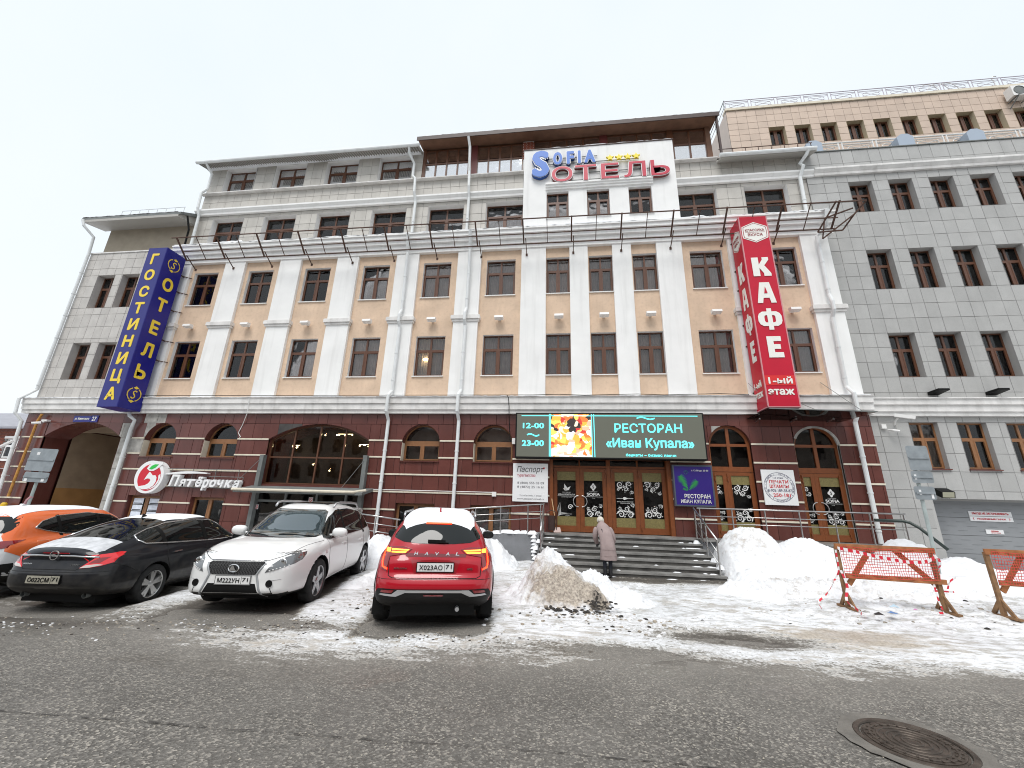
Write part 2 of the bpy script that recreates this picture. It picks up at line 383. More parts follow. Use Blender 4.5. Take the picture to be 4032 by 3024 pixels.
def arch_z(x, cx, hw, zs, rise):
    Rr = (hw*hw+rise*rise)/(2*rise); d = x-cx
    if abs(d) >= hw: return -99
    return zs + math.sqrt(max(Rr*Rr-d*d, 0)) - (Rr-rise)
def slab(parent, x0, x1, z0, z1, Y, t, m, arches, name, gap=0.008):
    """one stone slab, its lower edge cut by any arch that crosses it"""
    x0 += gap/2; x1 -= gap/2; z0 += gap/2; z1 -= gap/2
    if x1-x0 < 0.03 or z1-z0 < 0.02: return
    hit = [a for a in arches if a[0]-a[1] < x1 and a[0]+a[1] > x0 and a[2] < z1 and a[2]+a[3] > z0]
    if not hit:
        o = shared(tile_mesh(x1-x0, z1-z0, t, m, name), name, parent, Vector(((x0+x1)/2, Y, (z0+z1)/2))); return
    n = max(4, int((x1-x0)/0.04)); xs = [x0+(x1-x0)*i/n for i in range(n+1)]; run = []
    def flush():
        nonlocal run
        if len(run) > 1:
            p = [(x, zb) for x, zb in run]+[(run[-1][0], z1), (run[0][0], z1)]; b = MB(); b.prism(p, Y-t, Y); b.build(name, m, parent, fix=False)
        run = []
    for x in xs:
        zb = max([z0]+[arch_z(x, *a)+0.004 for a in hit])
        if zb < z1-0.01: run.append((x, zb))
        else: flush()
    flush()
def profile_x(prof, x0, x1):
    b = MB(); b.prism(prof, x0, x1, axis='x'); return b
def snow_ridge(parent, x0, x1, y0, y1, z, h, seed, name='snow_ledge', step=0.12, **kw):
    """uneven snow lying on a ledge"""
    n = int((x1-x0)/step); r = random.Random(seed); b = MB(); prof = []; hh = h*0.5
    for i in range(n+1):
        hh = max(0.008, hh + r.uniform(-.3, .3)*h*0.45); hh = min(hh, h*1.4) if r.random() > .08 else h*0.2
        w = 0.015*r.uniform(-1, 1.4); x = x0+(x1-x0)*i/n
        prof.append([(x, y0-w, z-0.005), (x, y0-w-0.01, z+hh*0.55), (x, y0+0.05, z+hh), (x, y1-0.03, z+hh*1.25), (x, y1, z)])
    m = len(prof[0]); v = [p for q in prof for p in q]
    f = [(i*m+k, (i+1)*m+k, (i+1)*m+k+1, i*m+k+1) for i in range(n) for k in range(m-1)]+[tuple(range(m)), tuple(n*m+k for k in range(m))[::-1]]
    b.add(v, f); return b.build(name, MT['snow'], parent, smooth=True, **kw)
def pipe_run(parent, pts, r=0.06, m=None, name='downpipe', clamps=True):
    b = MB(); b.tube(pts, r, 10)
    if clamps:
        for p, q in zip(pts, pts[1:]):
            p = Vector(p); q = Vector(q); L = (q-p).length
            for i in range(1, int(L/1.1)+1):
                c = p.lerp(q, i*1.1/L if i*1.1 < L else 1); d = (q-p).normalized()*0.025; b.tube([c-d, c+d], r+0.012, 10)
                if abs(d.z) > 0.02: b.box(c.x-0.012, c.x+0.012, c.y, c.y+0.22, c.z-0.012, c.z+0.012)
    return b.build(name, m or MT['whitepipe'], parent, smooth=False)

# ================================================================== HOTEL (main block)
H = thing('hotel_building', (-3.5, 0.5, 0), 'cream and white six-storey hotel with brown granite ground floor and white pilasters', 'building')
CW = [-15.80, -13.125, -10.435, -7.76, -5.085, -2.40]; CB = [-0.10, 1.58, 3.275]; CR = [5.565, 8.20]
R2, R3 = (6.36, 8.03), (9.72, 11.36)
# --- peach stucco wall with openings
holes = []
for cx in CW+CR:
    for z0, z1 in (R2, R3): holes.append((cx-0.59, cx+0.59, z0, z1))
for cx in CB:
    for z0, z1 in (R2, R3): holes.append((cx-0.46, cx+0.46, z0, z1))
b = MB()
for r in rects_minus(-17.2, 9.8, 5.3, 12.0, holes): b.box(r[0], r[1], 0, 0.02, r[2], r[3])
b.build('stucco_wall', MT['peach'], H, fix=False)
for i, cx in enumerate(CW+CR):
    for z0, z1 in (R2, R3):
        place_window(H, cx, z0, 1.18, z1-z0, 0.0, 0.13, .5, 'cross', MT['frame'], MT['sill'], rmat=MT['white'], vari=(3 if (i == 0) else None))
for cx in CB:
    for z0, z1 in (R2, R3): place_window(H, cx, z0, 0.92, z1-z0, 0.0, 0.13, .5, 'cross', MT['frame'], MT['sill'], rmat=MT['white'])
# --- pilasters
pil = [(-17.25, -16.55, 1), (-14.86, -13.88, 1), (-12.2, -11.21, 1), (-9.53, -8.56, 1), (-6.86, -5.88, 1), (-4.2, -3.22, 1), (-1.56, -0.575, 0), (0.365, 1.08, 0), (2.035, 2.76, 0), (3.72, 4.67, 0), (6.36, 7.33, 1), (8.93, 9.88, 1)]
for a, c, cap in pil:
    b = MB(); b.box(a, c, -0.12, 0.001, 5.3, 12.0); b.build('pilaster', MT['white'], H, fix=False)
    if cap:
        b = MB(); b.box(a-0.05, c+0.05, -0.17, 0, 8.57, 8.66); b.box(a-0.09, c+0.09, -0.22, 0, 8.663, 8.80); b.box(a-0.07, c+0.07, -0.20, 0, 8.803, 8.83)
        b.build('capital', MT['belt'], H, fix=False)
# --- floodlight boxes between the window rows
fl = MB(); fl.prism([(-0.13, -0.0), (-0.30, -0.03), (-0.32, -0.12), (-0.13, -0.16)], -0.17, 0.17, axis='x'); fl.box(-0.05, 0.05, -0.13, 0, -0.12, -0.04)
flm = fl.mesh('floodlight', [MT['sill']], center=False)[0]
for cx in CW+CB+CR: shared(flm, 'floodlight', H, Vector((cx+0.03, 0, 8.74)))
# --- belt course above ground floor and big cornice above the third floor
bp = [(0.0, 4.86), (-0.24, 4.86), (-0.24, 4.995), (-0.29, 5.0), (-0.29, 5.225), (-0.34, 5.23), (-0.34, 5.44), (-0.38, 5.445), (-0.38, 5.47), (0.0, 5.50)]
profile_x(bp, -22.45, 9.98).build('belt_course', MT['belt'], H, fix=True)
cp = [(0.0, 11.78), (-0.16, 11.78), (-0.16, 11.95), (-0.24, 11.955), (-0.24, 12.12), (-0.34, 12.125), (-0.34, 12.30), (-0.44, 12.305), (-0.44, 12.46), (-0.50, 12.465), (-0.50, 12.53), (0.33, 12.60), (0.33, 11.78)]
profile_x(cp, -17.4, 10.1).build('cornice', MT['white'], H)
snow_ridge(H, -17.3, 9.9, -0.50, 0.0, 12.53, 0.14, 3, kind='stuff', name='snow_on_cornice')
snow_ridge(H, -22.3, 9.9, -0.38, -0.13, 5.47, 0.035, 4, kind='stuff', name='snow_on_belt')
# --- attic floors (L4, L5) tiled in beige, set back
Y4 = 0.33; L4 = (12.85, 14.56); L5 = (16.10, 17.56)
C4 = [-15.83, -13.13, -10.43, -7.74]
h4 = [(c-0.82, c+0.82, L4[0], L4[1]) for c in C4+[-5.07, -2.42]]+[(c-0.82, c+0.82, L4[0], L4[1]) for c in (5.60, 8.32)]
h5 = [(c-0.82, c+0.82, L5[0], L5[1]) for c in C4]
terr = [(-6.42, 6.50, 16.10, 18.0)]; sof = [(-1.55, 4.75, 12.5, 16.8)]
b = MB()
for r in rects_minus(-17.5, 10.1, 12.5, 17.75, h4+h5+terr+sof+[(6.5, 10.2, 16.0, 17.9)]): b.box(r[0], r[1], Y4+0.02, Y4+0.05, r[2], r[3])
b.build('backing_wall', MT['joint'], H, fix=False)
ze4 = [12.6, 12.9, 13.45, 14.0, 14.56, 14.74]; ze5 = [15.06, 15.55, 16.02, 16.08]; ze6 = [16.10, 16.6, 17.1, 17.6, 17.75]
xe = frange(-17.5, 10.1, 0.545)
cells = grid_cells(xe, ze4, h4+sof)+grid_cells(frange(-17.5, 10.1, 0.42), ze5[:3], sof)+grid_cells(frange(-17.5, -6.4, 0.5), ze6, h5)
cells = [c for c in cells if not (-1.55 < (c[0]+c[1])/2 < 4.75)]
place_tiles(H, cells, Y4+0.02, MT['beige_tile'], 'facade_tile')
for c in C4: place_window(H, c, L5[0], 1.64, L5[1]-L5[0], Y4, 0.28, .5, 'cross', MT['frame'], None, rmat=MT['white'], low=0.62)
for c in C4+[-5.07, -2.42, 5.60, 8.32]: place_window(H, c, L4[0], 1.64, L4[1]-L4[0], Y4, 0.28, .5, 'cross', MT['frame'], None, rmat=MT['white'])
mp_ = [(0.33, 14.74), (0.22, 14.74), (0.20, 14.82), (0.24, 14.83), (0.13, 14.95), (0.13, 15.03), (0.33, 15.07)]
for a, c in ((-17.6, -1.56), (4.76, 10.15)): profile_x(mp_, a, c).build('moulding', MT['white'], H)
for a, c in ((-17.6, -1.56), (4.76, 6.6)): profile_x([(0.35, 15.98), (0.16, 15.985), (0.16, 16.03), (0.35, 16.06)], a, c).build('ledge', MT['darkmetal'] if False else MT['belt'], H)
# sign wall
b = MB(); hb = [(c-0.46, c+0.46, 13.15, 14.48) for c in CB]
for r in rects_minus(-1.55, 4.75, 12.52, 16.80, hb): b.box(r[0], r[1], -0.12, 0.33, r[2], r[3])
b.build('sign_wall', MT['white'], H, fix=False)
for c in CB: place_window(H, c, 13.15, 0.92, 1.33, -0.12, 0.13, .5, 'cross', MT['frame'], MT['sill'], rmat=MT['white'])
profile_x([(-0.12, 14.57), (-0.19, 14.57), (-0.19, 14.66), (-0.24, 14.665), (-0.24, 14.75), (-0.29, 14.755), (-0.29, 14.84), (-0.12, 14.86)], -0.60, 3.80).build('moulding', MT['white'], H)
MB().box(-1.58, 4.78, -0.15, 0.36, 16.803, 16.84).build('wall_coping', MT['darkmetal'], H)
snow_ridge(H, -0.4, 4.7, -0.14, 0.3, 16.84, 0.05, 8, kind='stuff', name='snow_on_sign_wall')
# eaves, gutter and roof of the left attic
MB().prism([(0.35, 17.63), (-0.22, 17.45), (-0.22, 17.54), (0.35, 17.72), (6, 18.3), (6, 17.63)], -17.75, -6.45, axis='x').build('eaves_roof', MT['soffit'], H)
b = MB()
for i in range(90):
    x = -17.7+i*0.125; b.add([(x, 0.34, 17.624), (x+0.06, 0.34, 17.624), (x+0.06, -0.2, 17.452), (x, -0.2, 17.452), (x+0.03, 0.34, 17.60), (x+0.03, -0.2, 17.425)], [(0, 4, 5, 3), (4, 1, 2, 5)])
b.build('soffit_ribs', MT['rib'], H, fix=False, kind='stuff')
MB().tube([(-17.8, -0.28, 17.49), (-6.4, -0.28, 17.49)], 0.075, 10).build('gutter', MT['whitepipe'], H)
snow_ridge(H, -17.7, -6.5, -0.26, 0.5, 17.55, 0.06, 12, kind='stuff', name='snow_on_eaves')
MB().prism([(0.35, 15.84), (-0.18, 15.62), (-0.18, 15.74), (0.35, 15.92), (2.6, 16.05), (2.6, 15.84)], 6.62, 10.2, axis='x').build('eaves_roof', MT['soffit'], H)
MB().tube([(6.5, -0.24, 15.69), (10.15, -0.24, 15.69)], 0.08, 10).build('gutter', MT['whitepipe'], H)
b = MB(); b.tube([(6.6, 0.0, 16.22), (10.2, 0.0, 16.22)], 0.016, 6); b.tube([(6.6, 0.0, 15.98), (10.2, 0.0, 15.98)], 0.012, 6)
for i in range(8): b.tube([(6.65+i*0.5, 0.0, 15.75), (6.65+i*0.5, 0.0, 16.22)], 0.015, 6)
b.build('roof_rail', MT['rust'], H)
MB().box(-17.1, -16.5, 1.0, 1.6, 17.9, 18.45).build('chimney', MT['belt'], H)
# --- glazed roof terrace
YT = 0.40
def sunroom(x0, x1, z0, z1, n, mid, solid=0.05):
    b = MB(); fw = 0.07
    b.box(x0, x1, YT, YT+0.08, z1-fw, z1); b.box(x0, x1, YT, YT+0.08, z0, z0+fw)
    w = (x1-x0)/n
    for i in range(n+1): b.box(x0+w*i-fw/2, x0+w*i+fw/2, YT-0.01, YT+0.09, z0+fw, z1-fw)
    if mid: b.box(x0+fw/2, x1-fw/2, YT+0.004, YT+0.076, mid-0.04, mid+0.04)
    fo = b.build('sunroom_window', MT['frame'], H, fix=False)
    for i in range(n):
        zz = [z0+fw, mid-0.04, mid+0.04, z1-fw] if mid else [z0+fw, z1-fw]
        for j in range(0, len(zz), 2):
            MB().box(x0+w*i+fw/2, x0+w*(i+1)-fw/2, YT+0.03, YT+0.042, zz[j], zz[j+1]).build('pane', MT['skyglass'], fo, fix=False)
    c = MB(); v = []; m_ = n*14; zc = (mid-0.02) if mid else z0+(z1-z0)*0.78
    for i in range(m_+1):
        x = x0+(x1-x0)*i/m_; y = YT+0.22+0.02*math.sin(i*1.3); v += [(x, y, z0), (x, y, zc)]
    c.add(v, [(2*i, 2*i+2, 2*i+3, 2*i+1) for i in range(m_)]); c.build('curtain', MT['whitecurtain'], fo, smooth=True, fix=False)
sunroom(-6.30, -4.20, 16.14, 17.80, 4, 17.0); sunroom(-3.80, -1.68, 16.14, 17.80, 4, 17.0)
sunroom(-1.15, 1.80, 16.86, 17.86, 4, None); sunroom(2.12, 4.72, 16.86, 17.86, 4, None); sunroom(4.95, 6.32, 16.20, 17.82, 2, 17.05)
b = MB()
for a, c in ((-6.45, -6.30), (-4.20, -3.80), (1.80, 2.12), (4.72, 4.95), (6.32, 6.52)): b = MB().box(a, c, YT-0.03, YT+0.12, 16.1, 17.9); b.build('terrace_post', MT['soffitwood'] if a > 6 else mat('dark_red_post', (0.13, 0.03, 0.028), 0.5) if a in (-4.20, 1.80) else MT['frame'], H)
b = MB()                                                            # brick pier
for k in range(13):
    z = 16.84+k*0.075
    for j in range(3):
        off = 0.08 if k % 2 else 0; xx = -1.68+j*0.17+off*0.5; b.box(xx, xx+0.155, YT-0.06, YT+0.1, z, z+0.062)
pier = MB().box(-1.66, -1.17, YT-0.04, YT+0.12, 16.1, 17.86).build('brick_pier', MT['belt'], H)
b.build('brick_courses', mat('red_brick', (0.25, 0.07, 0.04), 0.9, var=0.25, vscale=20), pier, kind='stuff', fix=False)
MB().prism([(-0.2, 17.80), (YT+0.15, 17.92), (5, 18.8), (5, 19.0), (-0.24, 17.98), (-0.24, 17.80)], -6.5, 6.66, axis='x').build('terrace_roof', MT['soffitwood'], H)
MB().box(-6.55, 6.72, -0.275, -0.243, 17.76, 17.97).build('fascia', MT['darkmetal'], H)
snow_ridge(H, -6.3, 6.66, -0.26, 0.6, 17.98, 0.12, 21, kind='stuff', name='snow_on_terrace_roof')
for x in (6.62,): MB().box(x-0.04, x+0.04, -0.2, -0.12, 15.7, 17.8).build('roof_post', MT['darkmetal'], H)
# solid body behind everything, roof
b = MB(); b.box(-17.2, 9.95, 1.25, 13, -0.5, 17.0); b.build('core', MT['dark'], H)
b = MB(); b.box(-17.2, 9.9, 0.35, 1.25, 15.6, 15.9); b.box(-17.2, 9.9, 0.02, 1.25, 8.5, 8.6); b.box(-17.2, 9.9, 0.02, 1.25, 12.0, 12.05); b.box(-17.2, 9.9, 0.02, 1.25, 5.3, 5.35); b.box(-6.4, 6.5, YT+0.6, YT+0.65, 16.0, 18.2)
b.build('floor_slab', MT['dark'], H, fix=False)
b = MB(); b.box(-17.52, -17.42, 0.36, 13, 12.5, 17.6); b.box(10.12, 10.2, 0.4, 13, 12.6, 16.1); b.build('side_wall', MT['beige_tile'], H, fix=False)

# ================================================================== ground floor granite
G = -0.10
small = [(-15.68, 0.70), (-13.03, 0.70), (-5.05, 0.70), (-2.40, 0.70)]
arches = [(c, w, 3.87, 0.60) for c, w in small]+[(-9.03, 2.0, 3.87, 0.59), (5.50, 0.66, 3.89, 0.60), (8.15, 0.67, 3.89, 0.60)]
gh = [(c-w, c+w, 3.15, 3.87) for c, w in small]+[(-11.03, -7.03, 2.24, 3.87), (-11.1, -6.98, -0.5, 1.95), (4.84, 6.16, 0.9, 3.89), (7.48, 8.82, 0.9, 3.89), (-0.42, 3.57, 0.9, 3.34)]
lowwin = [(-15.68, 0.68), (-13.02, 0.68), (-5.06, 0.70), (-2.40, 0.70)]
gh += [(c-w, c+w, 0.55, 1.69) for c, w in lowwin]
rows = [-0.3, 0.27, 0.87, 1.47, 2.07, 2.67, 3.27, 3.87, 4.47, 4.86]
GH = H
ce = thing('granite', (0, 0, 0), 'x', 'x') if False else None
b = MB(); hb = [h for h in gh]
for r in rects_minus(-17.0, 9.90, -0.4, 4.86, gh+[(a[0]-a[1], a[0]+a[1], 3.86, 4.48) for a in arches]): b.box(r[0], r[1], G+0.001, G+0.06, r[2], r[3])
b.build('granite_backing', MT['granite_joint'], H, fix=False)
nslab = 0
for i, (z0, z1) in enumerate(zip(rows, rows[1:])):
    pat = [[0.38, 0.58, 0.38, 0.62], [0.62, 0.42], [0.60, 0.60, 0.40], [0.55, 0.40, 0.62]][i % 4]; x = -17.0; j = 0
    while x < 9.88:
        w = pat[j % len(pat)]; x1 = min(x+w, 9.90); j += 1
        for c in rects_minus(x, x1, z0, z1, [h for h in gh if h[0] < x1 and h[1] > x and h[2] < z1 and h[3] > z0]):
            mm = MT['granite']
            if i == 8 and -16.95 < x < -16.0: mm = MT['cement']
            if i == 7 and -16.5 < x < -16.2: mm = MT['cement']
            if i == 7 and 4.7 < x < 5.0: mm = MT['cement']
            if i == 7 and (-11.1 < x < -10.0): mm = MT['darkgranite'] if 'darkgranite' in MT else MT.setdefault('darkgranite', mat('bare_dark_backing', (0.055, 0.05, 0.048), 0.8, var=0.3))
            if i == 6 and x < -16.8: mm = MT['cement']
            if c[1] > -17 and (z1 > 0.3 or x > -7): slab(H, c[0], c[1], c[2], c[3], G, 0.022, mm, arches, 'granite_slab')
        x = x1
def strip_cells(z, x0, x1, holes): return rects_minus(x0, x1, z-0.03, z+0.03, holes)
hol2 = [(a[0]-a[1], a[0]+a[1], 3.8, 4.0) for a in arches]+gh
for z in rows[3:8]:
    for c in strip_cells(z, -16.93, 9.90, [h for h in hol2 if h[2] < z+.03 and h[3] > z-.03]+([(-12.2-.0, -12.2, 0, 9)] if 0 else [])):
        n = max(1, round((c[1]-c[0])/1.25)); w = (c[1]-c[0])/n
        for k in range(n): shared(tile_mesh(w-0.006, 0.055, 0.05, MT['cream'], 'stone_strip'), 'stone_strip', H, Vector((c[0]+w*(k+.5), G, z)))
# arch soffits (reveals)
def arch_reveal(parent, cx, hw, zs, rise, z0, y0, y1, m, name='arch_reveal', stripes=False):
    n = 20; pts = [(cx-hw, z0)]+[(cx-hw+2*hw*i/n, arch_z(cx-hw+2*hw*min(max(i/n, .0001), .9999), cx, hw, zs, rise)) for i in range(n+1)]+[(cx+hw, z0)]
    b = MB(); v = []
    for x, z in pts: v += [(x, y0, z), (x, y1, z)]
    b.add(v, [(2*i, 2*i+2, 2*i+3, 2*i+1) for i in range(len(pts)-1)]); b.add([(cx-hw, y0, z0), (cx+hw, y0, z0), (cx+hw, y1, z0), (cx-hw, y1, z0)], [(0, 1, 2, 3)])
    return b.build(name, m, parent, fix=False)
def arch_poly(cx, hw, zs, rise, z0, n=20, inset=0.0):
    return [(cx-hw+inset, z0+inset)]+[(cx-(hw-inset)+2*(hw-inset)*i/n, max(z0, arch_z(cx-hw+2*hw*min(max(i/n, .0001), .9999), cx, hw, zs, rise)-inset)) for i in range(n+1)]+[(cx+hw-inset, z0+inset)]
def ring_frame(outer, inner, y0, y1, b):
    n = len(outer)
    for i in range(n):
        j = (i+1) % n; o0, o1, i0, i1 = outer[i], outer[j], inner[i], inner[j]
        b.add([(o0[0], y0, o0[1]), (o1[0], y0, o1[1]), (i1[0], y0, i1[1]), (i0[0], y0, i0[1]), (o0[0], y1, o0[1]), (o1[0], y1, o1[1]), (i1[0], y1, i1[1]), (i0[0], y1, i0[1])],
              [(0, 1, 2, 3), (7, 6, 5, 4), (3, 2, 6, 7), (1, 0, 4, 5)])
for k, (c, w) in enumerate(small):
    YF = G+0.22
    arch_reveal(H, c, w, 3.87, 0.60, 3.15, G-0.02, G+0.75, MT['granite'])
    b = MB(); ring_frame(arch_poly(c, w, 3.87, 0.6, 3.86), arch_poly(c, w, 3.87, 0.6, 3.86, inset=0.035), YF, YF+0.06, b)
    b.box(c-w, c+w, YF-0.004, YF+0.064, 3.80, 3.88); wo = b.build('arched_window', MT['lightwood'], H)
    b = MB(); p = arch_poly(c, w-0.03, 3.87, 0.57, 3.88); b.prism(p, YF+0.03, YF+0.04); b.build('pane', MT['glass'], wo)
    me, pm, cm = window_kit(2*w, 0.65, 'two', MT['lightwood'], 2); pos = Vector((c, YF-0.004, 3.15))
    s = shared(me, 'sash', wo, pos)
    for m_, c_ in pm: shared(m_, 'pane', wo, pos+c_)
    MB().box(c-w-0.03, c+w+0.03, G-0.08, YF, 3.115, 3.148).build('sill', MT['granite'], wo)
    MB().box(c-w+0.004, c-w+0.014, G-0.03, YF, 3.16, 3.80).build('edge_strip', MT['cream'], wo)
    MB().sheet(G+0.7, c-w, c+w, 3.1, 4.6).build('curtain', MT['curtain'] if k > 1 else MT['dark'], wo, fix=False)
lampm = mat('lit_lamp_shade', (0.9, 0.6, 0.3), 0.6, emit=(1.0, 0.55, 0.18), estr=1.2)
for c in (-15.42, -12.78):                        # table lamps standing inside the two windows
    b = MB(); b.lathe([(0.12, 0.0), (0.085, 0.17)], (c, G+0.42, 3.26), 'z', 16); b.tube([(c, G+0.42, 3.12), (c, G+0.42, 3.28)], 0.012, 6)
    b.build('table_lamp', lampm, None, label='small lit orange table lamp inside the arched window ' + ('nearest the passage' if c < -14 else 'second from the passage'), cat='lamp', group='table lamps in the arched windows')
# big arched window above the shop entrance
cx, hw = -9.03, 2.0; YF = G+0.14
arch_reveal(H, cx, hw, 3.87, 0.59, 2.24, G-0.02, G+1.3, MT['granite'])
b = MB(); ring_frame(arch_poly(cx, hw, 3.87, 0.59, 2.24, 28), arch_poly(cx, hw, 3.87, 0.59, 2.24, 28, inset=0.05), YF, YF+0.07, b)
mxs = [-10.08, -9.07, -8.05]
for x in mxs: b.box(x-0.028, x+0.028, YF-0.006, YF+0.07, 2.28, arch_z(x, cx, hw, 3.87, 0.59)-0.03)
b.box(cx-hw+0.04, cx+hw-0.04, YF-0.003, YF+0.066, 3.20, 3.25); big = b.build('arched_window', MT['frame'], H)
xs_ = [cx-hw+0.04]+mxs+[cx+hw-0.04]
for a, c in zip(xs_, xs_[1:]):
    MB().box(a+0.03, c-0.03, YF+0.03, YF+0.04, 2.29, 3.20).build('pane', MT['glass'], big, fix=False)
    pts = [(a+0.03, 3.25)]+[(x, arch_z(x, cx, hw, 3.87, 0.59)-0.045) for x in [a+0.03+(c-a-0.06)*i/8 for i in range(9)]]+[(c-0.03, 3.25)]
    MB().prism(pts, YF+0.03, YF+0.04).build('pane', MT['glass'], big)
MB().box(cx-hw, cx+hw, G-0.02, G+0.3, 2.09, 2.235).build('sill', MT['granite'], big)
rm = mat('dim_restaurant_wall', (0.06, 0.04, 0.025), 0.8, var=0.3); 
b = MB(); b.sheet(G+1.28, cx-hw, cx+hw, 2.2, 4.6); b.build('interior_wall', rm, big, fix=False)
bulb = mat('warm_bulb', (1, 0.9, 0.6), 0.5, emit=(1.0, 0.82, 0.45), estr=7)
rr = random.Random(4)
for gx, gz, n, sp in ((-8.45, 4.18, 6, 0.20), (-7.42, 3.78, 7, 0.22), (-10.45, 3.72, 4, 0.15), (-9.25, 4.19, 1, 0), (-9.55, 3.03, 1, 0), (-8.85, 2.83, 1, 0)):
    ch = MB()
    for i in range(n):
        p = (gx+(i-(n-1)/2)*sp*0.5+rr.uniform(-.03, .03), G+0.75+rr.uniform(-.1, .1), gz+rr.uniform(-.045, .045)); ch.lathe([(0.0, -0.03), (0.024, -0.015), (0.028, 0), (0.02, 0.02), (0, 0.03)], p, 'z', 8)
    ch.tube([(gx-sp*n*0.25, G+0.8, gz+0.05), (gx+sp*n*0.25+0.01, G+0.8, gz+0.05)], 0.006, 5)
    ch.build('ceiling_light', bulb, big, kind='stuff' if n > 1 else None)
# lower windows
for k, (c, w) in enumerate(lowwin):
    h = 1.14; b0 = MB()
    wo = place_window(H, c, 0.55, 2*w, h, G, 0.16, .4, 'two', MT['lightwood'], None, curtain=False, rmat=MT['granite'])
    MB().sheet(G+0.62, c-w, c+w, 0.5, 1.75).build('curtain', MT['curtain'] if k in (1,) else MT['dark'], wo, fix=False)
    if k == 3:
        for x0 in (c-w+0.12, c+0.1): MB().box(x0, x0+0.48, G+0.22, G+0.225, 0.62, 1.58).build('curtain', mat('pale_grey_blind', (0.30, 0.31, 0.30), 0.9, var=0.35, vscale=9), wo)
pap = mat('white_price_paper', (0.72, 0.76, 0.85), 0.7, var=0.12, vscale=12); ink = mat('dark_print', (0.02, 0.02, 0.03), 0.7)
ps = thing('window_posters', (-15.7, G+0.14, 1.0), 'rows of printed white sheets taped inside the low window beside the passage', 'posters')
for x0 in (-16.23, -15.55):
    for k in range(4):
        z = 0.66+k*0.24; MB().box(x0, x0+0.42, G+0.135, G+0.139, z, z+0.21).build('sheet', pap, ps)
        MB().box(x0+0.03, x0+0.39, G+0.130, G+0.134, z+0.015, z+0.045).build('print', ink, ps)

# a lit ceiling light seen through one second-floor window, and one sash standing ajar
b = MB(); b.lathe([(0.0, 0.05), (0.14, 0.03), (0.16, 0.0), (0.1, -0.03), (0.0, -0.03)], (-5.28, 0.32, 7.15), 'z', 14); b.build('ceiling_light', bulb, H)
# downpipes
for x, ztop, knots in ((-6.35, 17.5, 1), (-3.70, 17.8, 1)):
    zc = 12.5
    if x < -5: pts = [(-6.9, -0.28, 17.5), (-6.9, -0.1, 17.2), (-6.75, 0.2, 16.9), (-6.75, 0.2, 16.2), (-6.55, 0.05, 15.9), (-6.5, 0.0, 15.1), (-6.45, 0.15, 14.7), (-6.45, 0.15, 12.7)]
    else: pts = [(-4.1, -0.3, 17.7), (-4.05, -0.1, 17.3), (-4.05, 0.1, 16.1), (-4.0, 0.0, 15.2), (-4.0, 0.15, 14.7), (-4.0, 0.15, 12.7)]
    pipe_run(H, pts, 0.06)
    pipe_run(H, [(x+0.05, -0.56, 12.45), (x+0.03, -0.30, 11.7), (x+0.03, -0.22, 9.1), (x, -0.34, 8.85), (x, -0.34, 8.55), (x+0.02, -0.22, 8.35), (x+0.02, -0.22, 5.75), (x, -0.46, 5.5), (x, -0.46, 4.9), (x+0.03, -0.24, 4.6), (x+0.03, -0.24, 0.7)], 0.062)
pipe_run(H, [(9.85, -0.24, 15.66), (9.8, -0.15, 15.5), (9.65, 0.10, 15.3), (9.7, 0.0, 15.1), (9.6, 0.18, 14.7), (9.55, 0.18, 12.75), (9.55, -0.4, 12.55), (9.75, -0.58, 12.5), (9.70, -0.45, 11.9), (9.45, -0.24, 11.6), (9.42, -0.24, 9.2), (9.40, -0.36, 8.85), (9.40, -0.36, 8.55), (9.38, -0.22, 8.3), (9.34, -0.22, 5.8), (9.36, -0.46, 5.5), (9.36, -0.46, 4.85), (9.35, -0.25, 4.6), (9.33, -0.25, 0.95)], 0.065)
pipe_run(H, [(-17.3, -0.3, 17.5), (-17.2, 0.1, 17.1), (-17.2, 0.1, 16.2), (-17.35, 0.0, 15.9), (-17.3, 0.0, 15.0), (-17.25, 0.12, 14.6), (-17.2, 0.12, 12.8)], 0.06)
# granite plinth cables and small boxes
b = MB(); b.tube([(-6.9, -0.16, 2.13), (-2.35, -0.16, 2.13)], 0.014, 6); b.build('cable_duct', MT['sill'], H)
MB().box(-2.36, -2.22, -0.2, -0.12, 2.0, 2.15).build('junction_box', MT['sill'], H)
MB().box(-1.72, -1.60, -0.24, -0.12, 3.78, 3.98).build('junction_box', MT['sill'], H)
b = MB(); b.tube([(-1.93, -0.40, 5.5), (-1.87, -0.42, 5.4), (-1.85, -0.33, 5.1), (-1.85, -0.28, 4.85), (-1.86, -0.14, 4.7), (-1.80, -0.14, 3.9)], 0.012, 6); b.build('cable', MT['black'], H)
b = MB(); b.tube([(-12.0, -0.40, 5.45), (-12.02, -0.3, 4.85), (-12.25, -0.14, 4.4), (-12.35, -0.14, 4.1), (-12.22, -0.14, 3.95), (-12.3, -0.14, 3.85)], 0.014, 6); b.build('cable', MT['sill'], H)
b = MB(); b.tube([(-17, -0.40, 5.53)]+[(-1+i*0.9, -0.40, 5.50+0.02*math.sin(i*2.1)) for i in range(9)], 0.012, 5); b.build('cable', MT['black'], H)
